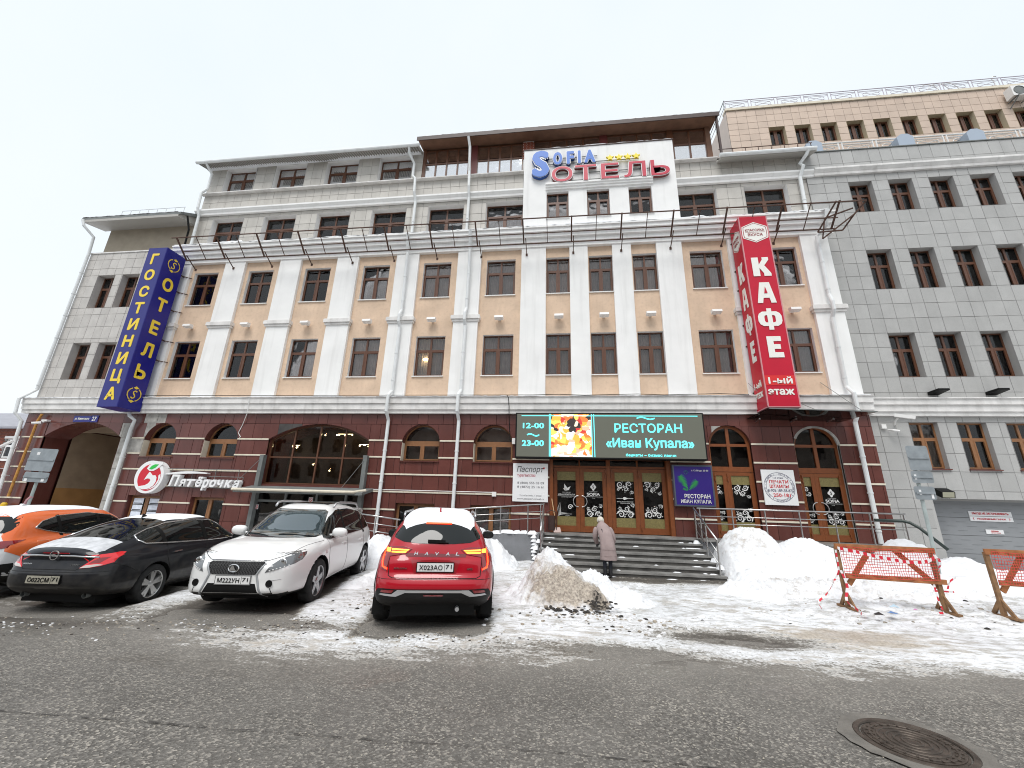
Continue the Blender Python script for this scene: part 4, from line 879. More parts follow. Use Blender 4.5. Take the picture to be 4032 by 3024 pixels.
def door_leaf(parent, x0, x1, z0, z1, Y, decal, handle=None, fw=0.115, fws=(0.115, 0.115)):
    b = MB(); g0, g1, gz0, gz1 = x0+fws[0], x1-fws[1], z0+0.19, z1-0.12
    b.box(x0, g0, Y, Y+0.06, z0, z1); b.box(g1, x1, Y, Y+0.06, z0, z1); b.box(g0, g1, Y, Y+0.06, z0, gz0); b.box(g0, g1, Y, Y+0.06, gz1, z1)
    for (a, c, e, f) in ((g0, g0+.02, gz0, gz1), (g1-.02, g1, gz0, gz1)): b.box(a, c, Y-0.012, Y+0.002, e, f)
    d = b.build('door', MT['doorwood'], parent, fix=False)
    MB().box(g0, g1, Y+0.03, Y+0.038, gz0, gz1).build('pane', tglass, d, fix=False)
    MB().box(g0-.02, g1+.02, Y+0.16, Y+0.17, gz0, gz1).build('dark_backing', black_in, d, fix=False)
    H1 = gz0+(gz1-gz0)*0.165; H2 = gz1-(gz1-gz0)*0.165
    MB().sheet(Y+0.026, g0, g1, gz0, H1).build('frosted_film', olive, d, fix=False); MB().sheet(Y+0.026, g0, g1, H2, gz1).build('frosted_film', olive, d, fix=False)
    w = g1-g0; hh = (H2-H1)
    yd = Y+0.022
    if decal in ('scroll', 'arrow'):
        place_decal(d, scroll_decal(w, hh*0.36, int(x0*70)+5, 'top'), g0, yd, H2-hh*0.36); place_decal(d, scroll_decal(w, hh*0.40, int(x0*90)+9, 'bottom'), g0, yd, H1)
    if decal == 'sofia_b': place_decal(d, scroll_decal(w, hh*0.36, 77, 'bottom'), g0, yd, H1)
    cx = (g0+g1)/2
    if decal == 'arrow':
        b = MB(); zc = H1+hh*0.53; b.box(g0+0.06, g1-0.06, yd-.001, yd, zc-0.006, zc+0.006); b.add([(cx-0.02, yd-.002, zc-0.05), (cx-0.02, yd-.002, zc+0.05), (cx+0.11, yd-.002, zc)], [(0, 1, 2)]); b.lathe([(0.0, 0), (0.045, 0)], (cx-0.02, yd-.003, zc), 'y', 12); b.build('arrow_decal', whitefilm, d, fix=False)
        put_text('ВХОД В ГОСТИНИЦУ', whitefilm, d, cx, yd, zc-0.11, w*0.8, 0.032, depth=0, bold=.02); put_text('ПОСЛЕ 23-00', whitefilm, d, cx, yd, zc-0.155, w*0.45, 0.03, depth=0, bold=.02)
    if decal in ('sofia', 'sofia_b'):
        zc = H1+hh*0.62; put_text('SOFIA', whitefilm, d, cx, yd, zc, w*0.66, 0.095, depth=0, bold=.035); MB().box(g0+w*0.12, g1, yd-.001, yd, zc-0.085, zc-0.076).build('line_decal', whitefilm, d, fix=False)
        b = MB(); n = 16; b.add([(cx+(0.085+0.02*math.cos(i*math.pi/2))*math.cos(i*2*math.pi/n), yd, zc+0.24+(0.11+0.02*math.cos(i*math.pi/2))*math.sin(i*2*math.pi/n)) for i in range(n)], [tuple(range(n))]); b.build('crest_decal', whitefilm, d, fix=False)
        put_text('S', black_in, d, cx, yd-.003, zc+0.24, None, 0.10, depth=0, bold=.02); put_text('КОМПЛЕКС', whitefilm, d, cx, yd, zc+0.085, w*0.4, 0.022, depth=0); put_text('ТУЛА', whitefilm, d, cx, yd, zc-0.125, w*0.16, 0.024, depth=0)
    if decal == 'fern':
        zc = H1+hh*0.60; put_text('ИВАН КУПАЛА', whitefilm, d, cx, yd, zc, w*0.86, 0.05, depth=0, bold=.02); put_text('РЕСТОРАН', whitefilm, d, cx, yd, zc+0.07, w*0.4, 0.03, depth=0); MB().box(g0+.03, g1, yd-.001, yd, zc-0.055, zc-0.047).build('line_decal', whitefilm, d, fix=False); put_text('БАНКЕТНЫЕ ЗАЛЫ', whitefilm, d, cx, yd, zc-0.085, w*0.5, 0.022, depth=0)
        for (ox, oz, a, L) in ((cx, zc+0.13, 1.9, 0.24), (cx, zc+0.13, 0.8, 0.20), (cx, zc+0.13, 2.6, 0.14)):
            b = MB(); b.add([(ox+L*u*math.cos(a)-q*L*math.sin(a), yd, oz+L*u*math.sin(a)+q*L*math.cos(a)) for u, q in [(0, 0), (.35, .22), (1, 0), (.35, -.22)]], [(0, 1, 2, 3)]); b.build('leaf_decal', whitefilm, d, fix=False)
        b = MB()
        for (ox, oz, a, L, n) in ((g0+0.02, H1, 1.35, 0.46, 13), (g0+0.1, H1+0.02, 0.15, 0.42, 10)):
            for i in range(n):
                t = i/n; px_, pz_ = ox+L*t*math.cos(a), oz+L*t*math.sin(a); l = L*0.30*(1-t*0.85)
                for s in (-1, 1): b.add([(px_, yd, pz_), (px_+l*math.cos(a+s*1.0), yd, pz_+l*math.sin(a+s*1.0)), (px_+l*0.8*math.cos(a+s*0.75), yd, pz_+l*0.8*math.sin(a+s*0.75))], [(0, 1, 2)])
        v = np.array(b.v); v[:, 0] = np.clip(v[:, 0], g0, g1); v[:, 2] = np.clip(v[:, 2], H1, H2); b.v = [tuple(p) for p in v]; b.build('fern_decal', whitefilm, d, fix=False)
        b = MB(); 
        for i in range(26): t = i/26; a = t*9; q = 0.10*(1-t*.8); b.add([(cx+0.12+q*math.cos(a), yd, H1+0.30+q*math.sin(a)), (cx+0.12+(q-0.025)*math.cos(a), yd, H1+0.30+(q-0.025)*math.sin(a)), (cx+0.12+(q-0.028)*math.cos(a+.35), yd, H1+0.30+(q-0.028)*math.sin(a+.35)), (cx+0.12+q*math.cos(a+.35), yd, H1+0.30+q*math.sin(a+.35))], [(0, 1, 2, 3)])
        b.build('curl_decal', whitefilm, d, fix=False)
    if handle is not None:
        s = handle; xh = x1-0.055 if s < 0 else x0+0.055; b = MB()
        b.tube([(xh+s*0.17*math.sin(i*math.pi/14), Y-0.06+0.03*abs(i-7)/7, z0+(z1-z0)*0.47+0.18*math.cos(i*math.pi/14)) for i in range(15)], 0.014, 8); b.build('handle', MT['steel'], d)
    hz = (x0+0.03) if (handle is None or handle < 0) else (x1-0.03)
    b = MB()
    for z in (z0+0.12, z1-0.3, z1-0.15): b.tube([(hz, Y-0.02, z), (hz, Y-0.02, z+0.09)], 0.02, 8)
    b.build('hinge', MT['doorwood'], d, kind='stuff')
ED = thing('entrance_doors', (1.6, 0.2, 0.93), 'wide orange brown four-leaf glass entrance doors at the top of the steps', 'doors')
YD = 0.12; zb, zt_ = 0.95, 3.02
b = MB(); b.box(-0.42, -0.30, G+0.02, YD+0.09, 0.93, 3.34); b.box(3.44, 3.57, G+0.02, YD+0.09, 0.93, 3.34); b.box(1.50, 1.63, YD-0.03, YD+0.09, 0.93, 3.34); b.box(-0.30, 1.50, YD-0.02, YD+0.09, 3.03, 3.10); b.box(1.63, 3.44, YD-0.02, YD+0.09, 3.03, 3.10); b.box(-0.42, 3.57, YD-0.01, YD+0.2, 3.30, 3.36)
for x in (0.60, 2.53): b.box(x-0.025, x+0.025, YD, YD+0.08, 3.10, 3.31)
b.build('door_frame', MT['doorwood'], ED, fix=False)
for a, c in ((-0.30, 0.575), (0.625, 1.50), (1.63, 2.505), (2.555, 3.44)): MB().box(a, c, YD+0.03, YD+0.04, 3.10, 3.31).build('transom_pane', MT['glass'], ED, fix=False); MB().box(a, c, YD+0.3, YD+0.31, 3.0, 3.4).build('dark_backing', black_in, ED, fix=False)
door_leaf(ED, -0.295, 0.60, zb, zt_, YD, 'fern', -1); door_leaf(ED, 0.605, 1.495, zb, zt_, YD, 'sofia_b', 1)
door_leaf(ED, 1.635, 2.53, zb, zt_, YD, 'arrow'); door_leaf(ED, 2.535, 3.435, zb, zt_, YD, 'scroll', None)
for k, (c, w) in enumerate(((5.50, 0.66), (8.15, 0.67))):
    T = thing('arched_door', (c, G+0.1, 0.93), ('tall arched brown glass door with scroll decals beside the purple restaurant poster', 'tall arched brown glass door with a ring handle and crest, nearest the grey building')[k], 'door', 'arched glass doors on the terrace')
    YF = G+0.10; b = MB(); ring_frame(arch_poly(c, w, 3.89, 0.60, 3.05, 24), arch_poly(c, w, 3.89, 0.60, 3.05, 24, inset=0.075), YF, YF+0.08, b)
    b.box(c-w, c+w, YF-0.012, YF+0.092, 2.98, 3.14); b.box(c-0.05, c+0.05, YF-0.004, YF+0.084, 3.14, 4.43); b.box(c-w+0.07, c+w-0.07, YF+0.002, YF+0.078, 3.80, 3.89); b.box(c-w, c-w+0.09, YF+.003, YF+0.083, 0.93, 2.98); b.box(c+w-0.09, c+w, YF+.003, YF+0.083, 0.93, 2.98)
    b.build('door_frame', MT['doorwood'], T, fix=False)
    arch_reveal(T, c, w, 3.89, 0.60, 0.93, G-0.02, G+0.5, MT['granite'] if k == 0 else MT['cement'])
    for a, d_ in ((c-w+.07, c-0.05), (c+0.05, c+w-.07)):
        MB().box(a, d_, YF+0.03, YF+0.04, 3.14, 3.80).build('pane', MT['glass'], T, fix=False)
        pts = [(a, 3.89)]+[(x, max(3.89, arch_z(x, c, w, 3.89, 0.6)-0.07)) for x in [a+(d_-a)*i/8 for i in range(9)]]+[(d_, 3.89)]
        MB().prism(pts, YF+0.03, YF+0.04).build('pane', MT['glass'], T)
    MB().box(c-w, c+w, YF+0.3, YF+0.31, 0.9, 4.5).build('dark_backing', black_in, T, fix=False)
    xm = c-0.18; door_leaf(T, c-w+0.09, xm-0.002, zb, 2.975, YF, 'scroll', -1 if k else None, fws=(0.04, 0.10)); door_leaf(T, xm+0.002, c+w-0.09, zb, 2.975, YF, 'sofia_b' if k else 'scroll', 1 if k else None, fws=(0.11, 0.04))
b = MB(); pts = [(8.15+q*math.cos(t), 3.86+0.62/0.70*q*math.sin(t)) for q in (0.70, ) for t in [i*math.pi/26 for i in range(0, 24)]]; pin = [(8.15+0.62*math.cos(t), 3.86+0.55*math.sin(t)) for t in [i*math.pi/26 for i in range(0, 24)]]
ring_frame(pts, pin, G-0.035, G, b) if False else None
for i in range(23):
    a, c, d_, e = pts[i], pts[i+1], pin[i+1], pin[i]; b.add([(a[0], G-0.03, a[1]), (c[0], G-0.03, c[1]), (d_[0], G-0.03, d_[1]), (e[0], G-0.03, e[1])], [(0, 1, 2, 3)])
b.build('bare_arch_edge', MT['cement'], H, fix=False)

# ------------------------------------------------------------------ supermarket entrance and canopy under the big window
SE = thing('shop_entrance', (-9.03, -0.4, 0), 'grey metal shop vestibule with flat canopy under the big arched window', 'entrance')
b = MB(); b.box(-11.12, -10.97, -0.3, -0.12, -0.1, 3.27); b.build('post', MT['greymetal'], SE, fix=False); MB().box(-7.08, -6.93, -0.3, -0.12, -0.1, 3.30).build('post', MT['greymetal'], SE, fix=False)
MB().prism([(-0.12, 2.06), (-0.95, 1.90), (-0.95, 1.99), (-0.12, 2.16)], -11.35, -6.62, axis='x').build('canopy', MT['greymetal'], SE)
b = MB(); b.tube([(-11.38, -0.98, 2.0), (-6.9, -0.98, 2.0), (-6.62, -0.7, 2.07)], 0.045, 8); b.build('gutter', MT['cream'], SE)
for x in (-11.05, -7.0): MB().tube([(x, -0.25, 3.2), (x-0.45, -0.85, 2.1)], 0.008, 5).build('stay_cable', MT['greymetal'], SE)
b = MB()
for x in (-11.1, -9.9, -8.7, -7.6, -6.98): b.box(x-0.04, x+0.04, -0.16, -0.06, -0.1, 1.95)
b.box(-11.1, -6.98, -0.155, -0.065, 1.60, 1.68); b.build('door_frame', MT['greymetal'], SE, fix=False)
for a, c in ((-11.06, -9.94), (-9.86, -8.74), (-8.66, -7.64), (-7.56, -7.02)): MB().box(a, c, -0.12, -0.11, -0.1, 1.60).build('pane', MT['glass'], SE, fix=False); MB().box(a, c, -0.12, -0.11, 1.68, 1.93).build('pane', MT['glass'], SE, fix=False)
MB().box(-11.1, -6.98, 0.8, 0.82, -0.3, 2.1).build('interior', MT['dark'], SE)
MB().box(-11.1, -6.98, -0.08, 0.9, 1.96, 2.2).build('soffit', MT['greymetal'], SE)
for x, z in ((-8.9, 1.72), (-10.95, 1.42)):
    q = thing('notice_sticker', (x, -0.17, z), 'small round red prohibition sticker on the shop '+('door glass' if x > -10 else 'door post'), 'sticker'); MB().box(x-0.08, x+0.08, -0.168, -0.166, z-0.08, z+0.08).build('backing', wp, q); b = MB(); b.lathe([(0.05, 0), (0.068, 0)], (x, -0.17, z), 'y', 18); b.obox((x-0.045, -0.1705, z+0.045), (x+0.045, -0.1705, z-0.045), 0.014, 0.002, up=(0, 1, 0)); b.build('symbol', red, q, fix=False)

# ------------------------------------------------------------------ entrance steps, terrace slab, ramp
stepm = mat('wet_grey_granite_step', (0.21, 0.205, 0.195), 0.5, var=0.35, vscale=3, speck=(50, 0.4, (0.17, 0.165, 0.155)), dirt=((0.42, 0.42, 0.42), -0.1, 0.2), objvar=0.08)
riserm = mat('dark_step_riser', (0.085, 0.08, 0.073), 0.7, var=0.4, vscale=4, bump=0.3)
ST = thing('entrance_steps', (1.7, -1.9, 0), 'seven wet grey granite steps up to the hotel entrance doors', 'steps')
for k in range(7):
    z = 0.93-k*0.12; y = -0.92-k*0.33
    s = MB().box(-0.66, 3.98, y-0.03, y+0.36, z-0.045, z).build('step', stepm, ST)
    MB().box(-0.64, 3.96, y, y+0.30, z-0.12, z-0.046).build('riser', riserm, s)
TE = thing('entrance_terrace', (4, -0.5, 0), 'raised dark granite terrace in front of the entrance doors', 'terrace')
MB().box(-0.64, 9.72, -0.58, 0.6, 0.885, 0.93).build('paving', stepm, TE); MB().box(3.99, 9.75, -1.28, -0.581, 0.885, 0.931).build('edge_slab', stepm, TE)
MB().box(3.99, 9.62, -1.2, -0.2, -0.3, 0.884).build('base_wall', MT['concrete'], TE); MB().box(-0.64, 3.97, -0.9, -0.3, -0.3, 0.8).build('base', MT['concrete'], TE)
RA = thing('access_ramp', (-3.5, -0.9, 0), 'grey rendered wheelchair ramp running left from the top of the steps', 'ramp')
b = MB(); b.prism([(-6.6, -0.3), (-0.70, -0.3), (-0.70, 0.93), (-2.2, 0.87), (-6.6, 0.30)], -1.16, -0.3); b.build('ramp_wall', MT['concrete'], RA)
snow_ridge(RA, -6.5, -0.75, -1.2, -0.3, 0.80, 0.10, 44, kind='stuff', name='snow_on_ramp') if False else None
# ------------------------------------------------------------------ railings
def railing(name, label, posts, rails, r=0.022, ext=None):
    """posts [(x,y,z0,z1)], rails list of polylines"""
    T = thing(name, posts[0][:3], label, 'railing')
    for x, y, z0, z1 in posts:
        b = MB(); b.tube([(x, y, z0), (x, y, z1)], r*0.9, 8); b.tube([(x, y, z0), (x, y, z0+0.015)], r*2, 8); b.build('post', MT['steel'], T)
    for i, p in enumerate(rails): MB().tube(p, r if i == 0 else r*0.55, 8).build('handrail' if i == 0 else 'rail', MT['steel'], T, smooth=True)
    return T
zp = lambda x: 0.93
railing('terrace_railing', 'stainless steel railing along the terrace in front of the two arched doors', [(x, -1.15, 0.93, 1.79) for x in (4.02, 4.92, 5.82, 6.74, 7.66, 8.58, 9.45)],
        [[(3.95, -1.15, 1.80), (9.5, -1.15, 1.80)], [(3.95, -1.15, 1.58), (9.45, -1.15, 1.58)], [(3.95, -1.15, 1.38), (9.45, -1.15, 1.38)]])
railing('step_railing', 'sloping stainless steel handrail down the right side of the entrance steps', [(3.93, -0.98, 0.93, 1.78), (3.90, -1.9, 0.55, 1.38), (3.86, -2.8, 0.2, 1.03)],
        [[(3.93, -0.9, 1.80), (3.86, -2.82, 1.03)], [(3.93, -0.98, 1.45), (3.86, -2.8, 0.72)], [(3.93, -0.98, 1.18), (3.86, -2.8, 0.45)]])
railing('step_railing', 'sloping stainless steel handrail down the left side of the entrance steps', [(-0.57, -0.98, 0.93, 1.78), (-0.57, -1.6, 0.68, 1.55), (-0.57, -2.8, 0.15, 1.1)],
        [[(-0.57, -0.9, 1.80), (-0.57, -2.82, 1.10)], [(-0.57, -0.98, 1.45), (-0.57, -2.8, 0.78)], [(-0.57, -0.98, 1.18), (-0.57, -2.8, 0.5)]])
def rz(x, o): return 1.35+(x+5.0)*0.098+o if x > -5 else 1.35+o
ramp_posts = [(-5.0, 0.45), (-4.1, 0.55), (-3.3, 0.65), (-2.7, 0.75), (-1.9, 0.8), (-1.05, 0.85)]
railing('ramp_railing', 'stainless steel railing rising along the wheelchair ramp behind the red car', [(x, -1.12, z, rz(x, 0.05)) for x, z in ramp_posts]+[(-0.66, -1.12, 0.93, 1.78)],
        [[(-5.0, -1.12, 1.42), (-0.55, -1.12, 1.79)], [(-5.0, -1.12, 1.21), (-0.55, -1.12, 1.58)], [(-5.0, -1.12, 1.02), (-0.55, -1.12, 1.39)]])
railing('ramp_railing', 'stainless steel railing descending between the white and the red car', [(-6.5, -1.45, 0.3, 1.34), (-5.8, -1.45, 0.3, 1.28), (-5.1, -1.45, 0.3, 1.2)],
        [[(-6.75, -1.45, 1.38), (-5.0, -1.45, 1.2)], [(-6.75, -1.45, 1.14), (-5.0, -1.45, 0.98)], [(-6.75, -1.45, 0.92), (-5.0, -1.45, 0.76)]])
GR = thing('ramp_handrail', (9.2, -1.5, 0.9), 'thick dark green curved handrail at the far right end of the terrace', 'handrail')
MB().tube([(8.72, -1.1, 1.62), (9.3, -1.25, 1.62), (9.42, -1.35, 1.58), (9.52, -1.5, 1.45), (9.75, -1.9, 0.95)], 0.04, 10).build('rail', mat('dark_green_paint', (0.025, 0.04, 0.035), 0.4), GR, smooth=True)
# urns and shovel at the doors
for x, lab in ((-0.34, 'dark metal litter bin on the landing left of the entrance doors'), (4.22, 'dark metal litter bin on the landing right of the entrance doors')):
    T = thing('litter_bin', (x, -0.42, 0.93), lab, 'litter bin'); b = MB(); b.tube([(x, -0.42, 1.0), (x, -0.42, 1.45)], [0.11, 0.13], 14); b.build('bin_body', MT['darkmetal'], T)
    b = MB()
    for s in (-1, 1): b.tube([(x+s*0.15, -0.42, 0.93), (x+s*0.15, -0.42, 1.55)], 0.014, 6)
    b.tube([(x-0.15, -0.42, 1.55), (x, -0.42, 1.62), (x+0.15, -0.42, 1.55)], 0.014, 6); b.build('stand', MT['darkmetal'], T)
SH = thing('snow_shovel', (-0.14, -0.4, 0.93), 'snow shovel with pale wooden shaft leaning by the left entrance door', 'shovel')
MB().tube([(-0.34, -0.14, 1.98), (-0.18, -0.38, 1.05)], 0.014, 8).build('shaft', mat('pale_wood', (0.55, 0.36, 0.2), 0.7), SH)
b = MB(); b.obox((-0.19, -0.37, 1.09), (-0.15, -0.45, 0.94), 0.26, 0.015); b.build('blade', mat('pale_pink_blade', (0.55, 0.42, 0.38), 0.6), SH)

# ================================================================== SIGNS
navy = mat('navy_blue_sign', (0.012, 0.012, 0.20), 0.32, spec=0.4, var=0.05); navy2 = mat('navy_blue_panel', (0.022, 0.024, 0.19), 0.32, spec=0.4)
yel = mat('yellow_letter', (0.85, 0.62, 0.05), 0.45); crim = mat('crimson_sign', (0.52, 0.006, 0.03), 0.35, spec=0.35, var=0.05); scar = mat('bright_red_band', (0.66, 0.02, 0.02), 0.4); wl_ = mat('white_letter', (0.82, 0.81, 0.76), 0.5)
def flat_poly(parent, polys, m, o, rot, name, t=0.012):
    b = MB()
    for p in polys: b.prism(p, -t, 0)
    me = b.mesh(name, [m], center=False)[0]; me.transform(rot) if rot is not None else None
    return link(bpy.data.objects.new(name, me), parent, o)
RR_ = Matrix(((0,1,0,0),(1,0,0,0),(0,0,1,0),(0,0,0,1)))          # local x->y, local -y normal -> -x
R_RIGHT = Matrix(((0,-1,0,0),(1,0,0,0),(0,0,1,0),(0,0,0,1)))       # facade-facing shapes turned to face +x
R_LEFT = Matrix(((0,1,0,0),(-1,0,0,0),(0,0,1,0),(0,0,0,1)))        # turned to face -x
BS = thing('hotel_pylon_sign', (-17.15, -0.75, 8.4), 'tall navy blue box sign with yellow vertical lettering fixed at the hotel left corner', 'sign')
MB().box(-17.60, -16.70, -1.2, -0.32, 4.88, 11.90).build('sign_box', navy, BS)
MB().box(-17.58, -16.72, -1.206, -1.198, 4.9, 11.88).build('front_panel', navy2, BS)
for i, ch in enumerate('ГОСТИНИЦА'):
    z = [11.35, 10.58, 9.80, 9.04, 8.31, 7.58, 6.85, 6.10, 5.41][i]; h = 0.52 if ch != 'Ц' else 0.60
    put_text(ch, yel, BS, -17.15, -1.212, z, {'Г': 0.34, 'Ц': 0.46, 'О': 0.46}.get(ch, 0.44), h, name='letter', bold=0.04)
for i, ch in enumerate('ОТЕЛЬ'):
    put_text(ch, yel, BS, -16.692, -0.75, [10.34, 9.38, 8.35, 7.37, 6.42][i], [0.46, 0.42, 0.36, 0.44, 0.42][i], 0.60, rot=ROT_R, name='letter', bold=0.04)
for z in (11.28, 5.48):
    b = MB(); n = 30
    for k in range(2):                          # wreath halves
        for i in range(12):
            a = -1.2+k*math.pi+i*0.19; R0 = 0.26; b.add([(R0*math.cos(a), -0.002*i, R0*math.sin(a)), ((R0+0.025)*math.cos(a+.1), -0.002*i, (R0+0.025)*math.sin(a+.1)), ((R0)*math.cos(a+.24), -0.002*i, (R0)*math.sin(a+.24)), ((R0-0.03)*math.cos(a+.12), -0.002*i, (R0-0.03)*math.sin(a+.12))], [(0, 1, 2, 3)])
    for s in (1, -1): b.add([(s*-0.08, 0, s*0.26), (s*0.02, 0, s*0.34), (s*0.14, 0, s*0.27), (s*0.03, 0, s*0.22)], [(0, 1, 2, 3)])
    me = b.mesh('wreath', [yel], center=False, fix=False)[0]; me.transform(R_RIGHT); link(bpy.data.objects.new('wreath', me), BS, (-16.694, -0.75, z))
    put_text('S', yel, BS, -16.692, -0.75, z, 0.20, 0.34, rot=ROT_R, name='letter', shear=0.25, bold=0)
b = MB()
for z in (11.2, 10.4, 9.5, 8.1, 7.2, 5.4): b.obox((-16.9, -0.5, z), (-16.72, 0, z-0.12), 0.04, 0.04); b.obox((-16.9, -0.35, z-0.1), (-16.45, -0.02, z-0.12), 0.03, 0.03)
b.build('bracket', MT['rust'], BS, fix=False, kind='stuff')
KS = thing('cafe_pylon_sign', (6.9, -0.65, 8.4), 'tall crimson box sign with white vertical lettering above the arched doors', 'sign')
MB().box(6.45, 7.40, -1.0, -0.24, 4.92, 12.02).build('sign_box', crim, KS)
b = MB(); b.box(6.44, 6.475, -1.006, -0.97, 4.915, 12.03); b.box(7.375, 7.41, -1.006, -0.97, 4.915, 12.03); b.box(6.44, 7.41, -1.005, -0.24, 4.90, 4.935); b.build('edge_trim', mat('pinkish_trim', (0.6, 0.25, 0.27), 0.5), KS, fix=False)
# heavy block letters К А Ф Е, unit box -0.5..0.5
def bl_K(): return [[(-.5, -.5), (-.12, -.5), (-.12, -.06), (.10, -.34), (.10, -.5), (.5, -.5), (.5, -.36), (.18, .06), (.46, .36), (.46, .5), (.10, .5), (.10, .38), (-.12, .10), (-.12, .5), (-.5, .5)]]
def bl_A(): return [[(-.5, -.5), (-.22, -.5), (-.16, -.26), (.16, -.26), (.22, -.5), (.5, -.5), (.26, .5), (-.26, .5)]]
def bl_E(): return [[(-.42, -.5), (.46, -.5), (.46, -.26), (-.04, -.26), (-.04, -.10), (.34, -.10), (.34, .12), (-.04, .12), (-.04, .27), (.42, .27), (.42, .5), (-.42, .5)]]
def bl_F():
    o = [[(-.1, -.5), (.1, -.5), (.1, .5), (-.1, .5)]]
    for s in (-1, 1):
        pts = [(s*.1, -.33), (s*.30, -.33), (s*.44, -.24), (s*.5, -.1), (s*.5, .12), (s*.44, .26), (s*.30, .35), (s*.1, .35), (s*.1, .18), (s*.20, .17), (s*.235, .1), (s*.235, -.08), (s*.20, -.16), (s*.1, -.17)]
        o.append(pts if s > 0 else pts[::-1])
    return o
def blk(ch, w, h):
    P = {'К': bl_K, 'А': bl_A, 'Ф': bl_F, 'Е': bl_E}[ch](); return [[(x*w, z*h) for x, z in p] for p in P]
for ch, z, w, h in (('К', 9.93, 0.58, 0.74), ('А', 8.92, 0.60, 0.78), ('Ф', 7.93, 0.74, 0.78), ('Е', 6.93, 0.52, 0.74)):
    o1 = flat_poly(KS, blk(ch, w, h), wl_, (6.94, -1.008, z), None, 'letter'); o2 = flat_poly(KS, blk(ch, w*0.62, h), wl_, (6.443, -0.62, z-0.02), R_LEFT, 'letter')
    if ch == 'А':
        for o, rot, sc in (((6.94, -1.022, z+.10), None, 1.0), ((6.428, -0.62, z+.08), R_LEFT, .62)): flat_poly(KS, [[(-.05*sc, -.13), (.05*sc, -.13), (0, .12)]], crim, o, rot, 'counter')
MB().box(6.48, 7.37, -1.010, -1.001, 5.62, 5.95).build('red_band', scar, KS)
put_text('1-ый', wl_, KS, 6.93, -1.016, 5.79, 0.72, 0.24, bold=0.035); put_text('этаж', wl_, KS, 6.90, -1.010, 5.40, 0.78, 0.20, bold=0.035)
put_text('1-ый', wl_, KS, 6.444, -0.56, 5.76, 0.50, 0.24, rot=ROT_L, bold=0.03); put_text('этаж', wl_, KS, 6.444, -0.56, 5.40, 0.52, 0.20, rot=ROT_L, bold=0.03)
dr = mat('dark_red_print', (0.30, 0.02, 0.03), 0.5)
for (o, rot, rt, sc) in (((6.93, -1.004, 11.35), None, ROT_F, 1.0), ((6.446, -0.62, 11.24), R_LEFT, ROT_L, 0.72)):
    def hexa(w, h, r=0.86): return [(0, h), (w*0.22, h*.9), (w, h*.55), (w*1.03, h*.3), (w*1.03, -h*.3), (w, -h*.55), (w*.22, -h*.9), (0, -h), (-w*.22, -h*.9), (-w, -h*.55), (-w*1.03, -h*.3), (-w*1.03, h*.3), (-w, h*.55), (-w*.22, h*.9)]
    flat_poly(KS, [hexa(0.42*sc, 0.43)], wl_, o, rot, 'badge', 0.006)
    b = MB(); ring_frame(hexa(0.385*sc, 0.395), hexa(0.365*sc, 0.375), -0.009, -0.007, b); b.box(-0.33*sc, 0.33*sc, -0.009, -0.0075, -0.008, 0.004)
    me = b.mesh('badge_rim', [dr], center=False)[0]; me.transform(rot) if rot is not None else None; link(bpy.data.objects.new('badge_rim', me), KS, o)
    off = Vector((0, -0.010, 0)) if rot is None else Vector((-0.010, 0, 0)); p = Vector(o)+off
    put_text('КЛАССИКА', dr, KS, p.x, p.y, p.z+0.09, 0.64*sc, 0.105, rot=rt, bold=.01); put_text('ВКУСА', dr, KS, p.x, p.y, p.z-0.10, 0.50*sc, 0.115, rot=rt, bold=.01)
b = MB()
for z in (11.5, 10.3, 9.5, 8.1, 7.3, 5.6): b.obox((6.6, -0.3, z), (6.4, 0, z), 0.05, 0.05)
b.build('bracket', MT['rust'], KS, fix=False, kind='stuff')
for a, c in (((6.35, -0.15, 5.95), (6.62, -0.99, 4.95)), ((8.7, -0.02, 6.0), (9.0, -1.2, 4.72)), ((7.4, -0.3, 5.4), (7.75, -1.2, 4.75))): MB().tube([a, c], 0.008, 5).build('stay_cable', MT['greymetal'], KS)
# tinted glass canopy under the crimson sign
GC = thing('glass_canopy', (7.5, -0.8, 4.7), 'smoked glass canopy above the arched doors under the crimson sign', 'canopy')
smoke = glass('smoked_glass', (0.16, 0.13, 0.11), 0.9, ior=1.6)
b = MB(); b.add([(6.12, -0.12, 4.70), (9.02, -0.12, 4.62), (9.35, -1.25, 4.70), (6.35, -1.25, 4.80)], [(0, 1, 2, 3)]); b.add([(p[0], p[1], p[2]+0.014) for p in b.v[:4]], [(3, 2, 1, 0)]); b.build('glass_sheet', smoke, GC, fix=False)
MB().obox((6.35, -1.25, 4.81), (9.35, -1.25, 4.71), 0.02, 0.03).build('front_edge', MT['greymetal'], GC)
for x in (6.4, 7.5, 8.6): b = MB(); b.tube([(x, -0.12, 4.62), (x, -0.45, 4.66)], 0.02, 6); b.lathe([(0.0, -.02), (0.03, -.02), (0.03, .02), (0, .02)], (x, -0.45, 4.65), 'z', 10); b.build('glass_clamp', MT['steel'], GC)
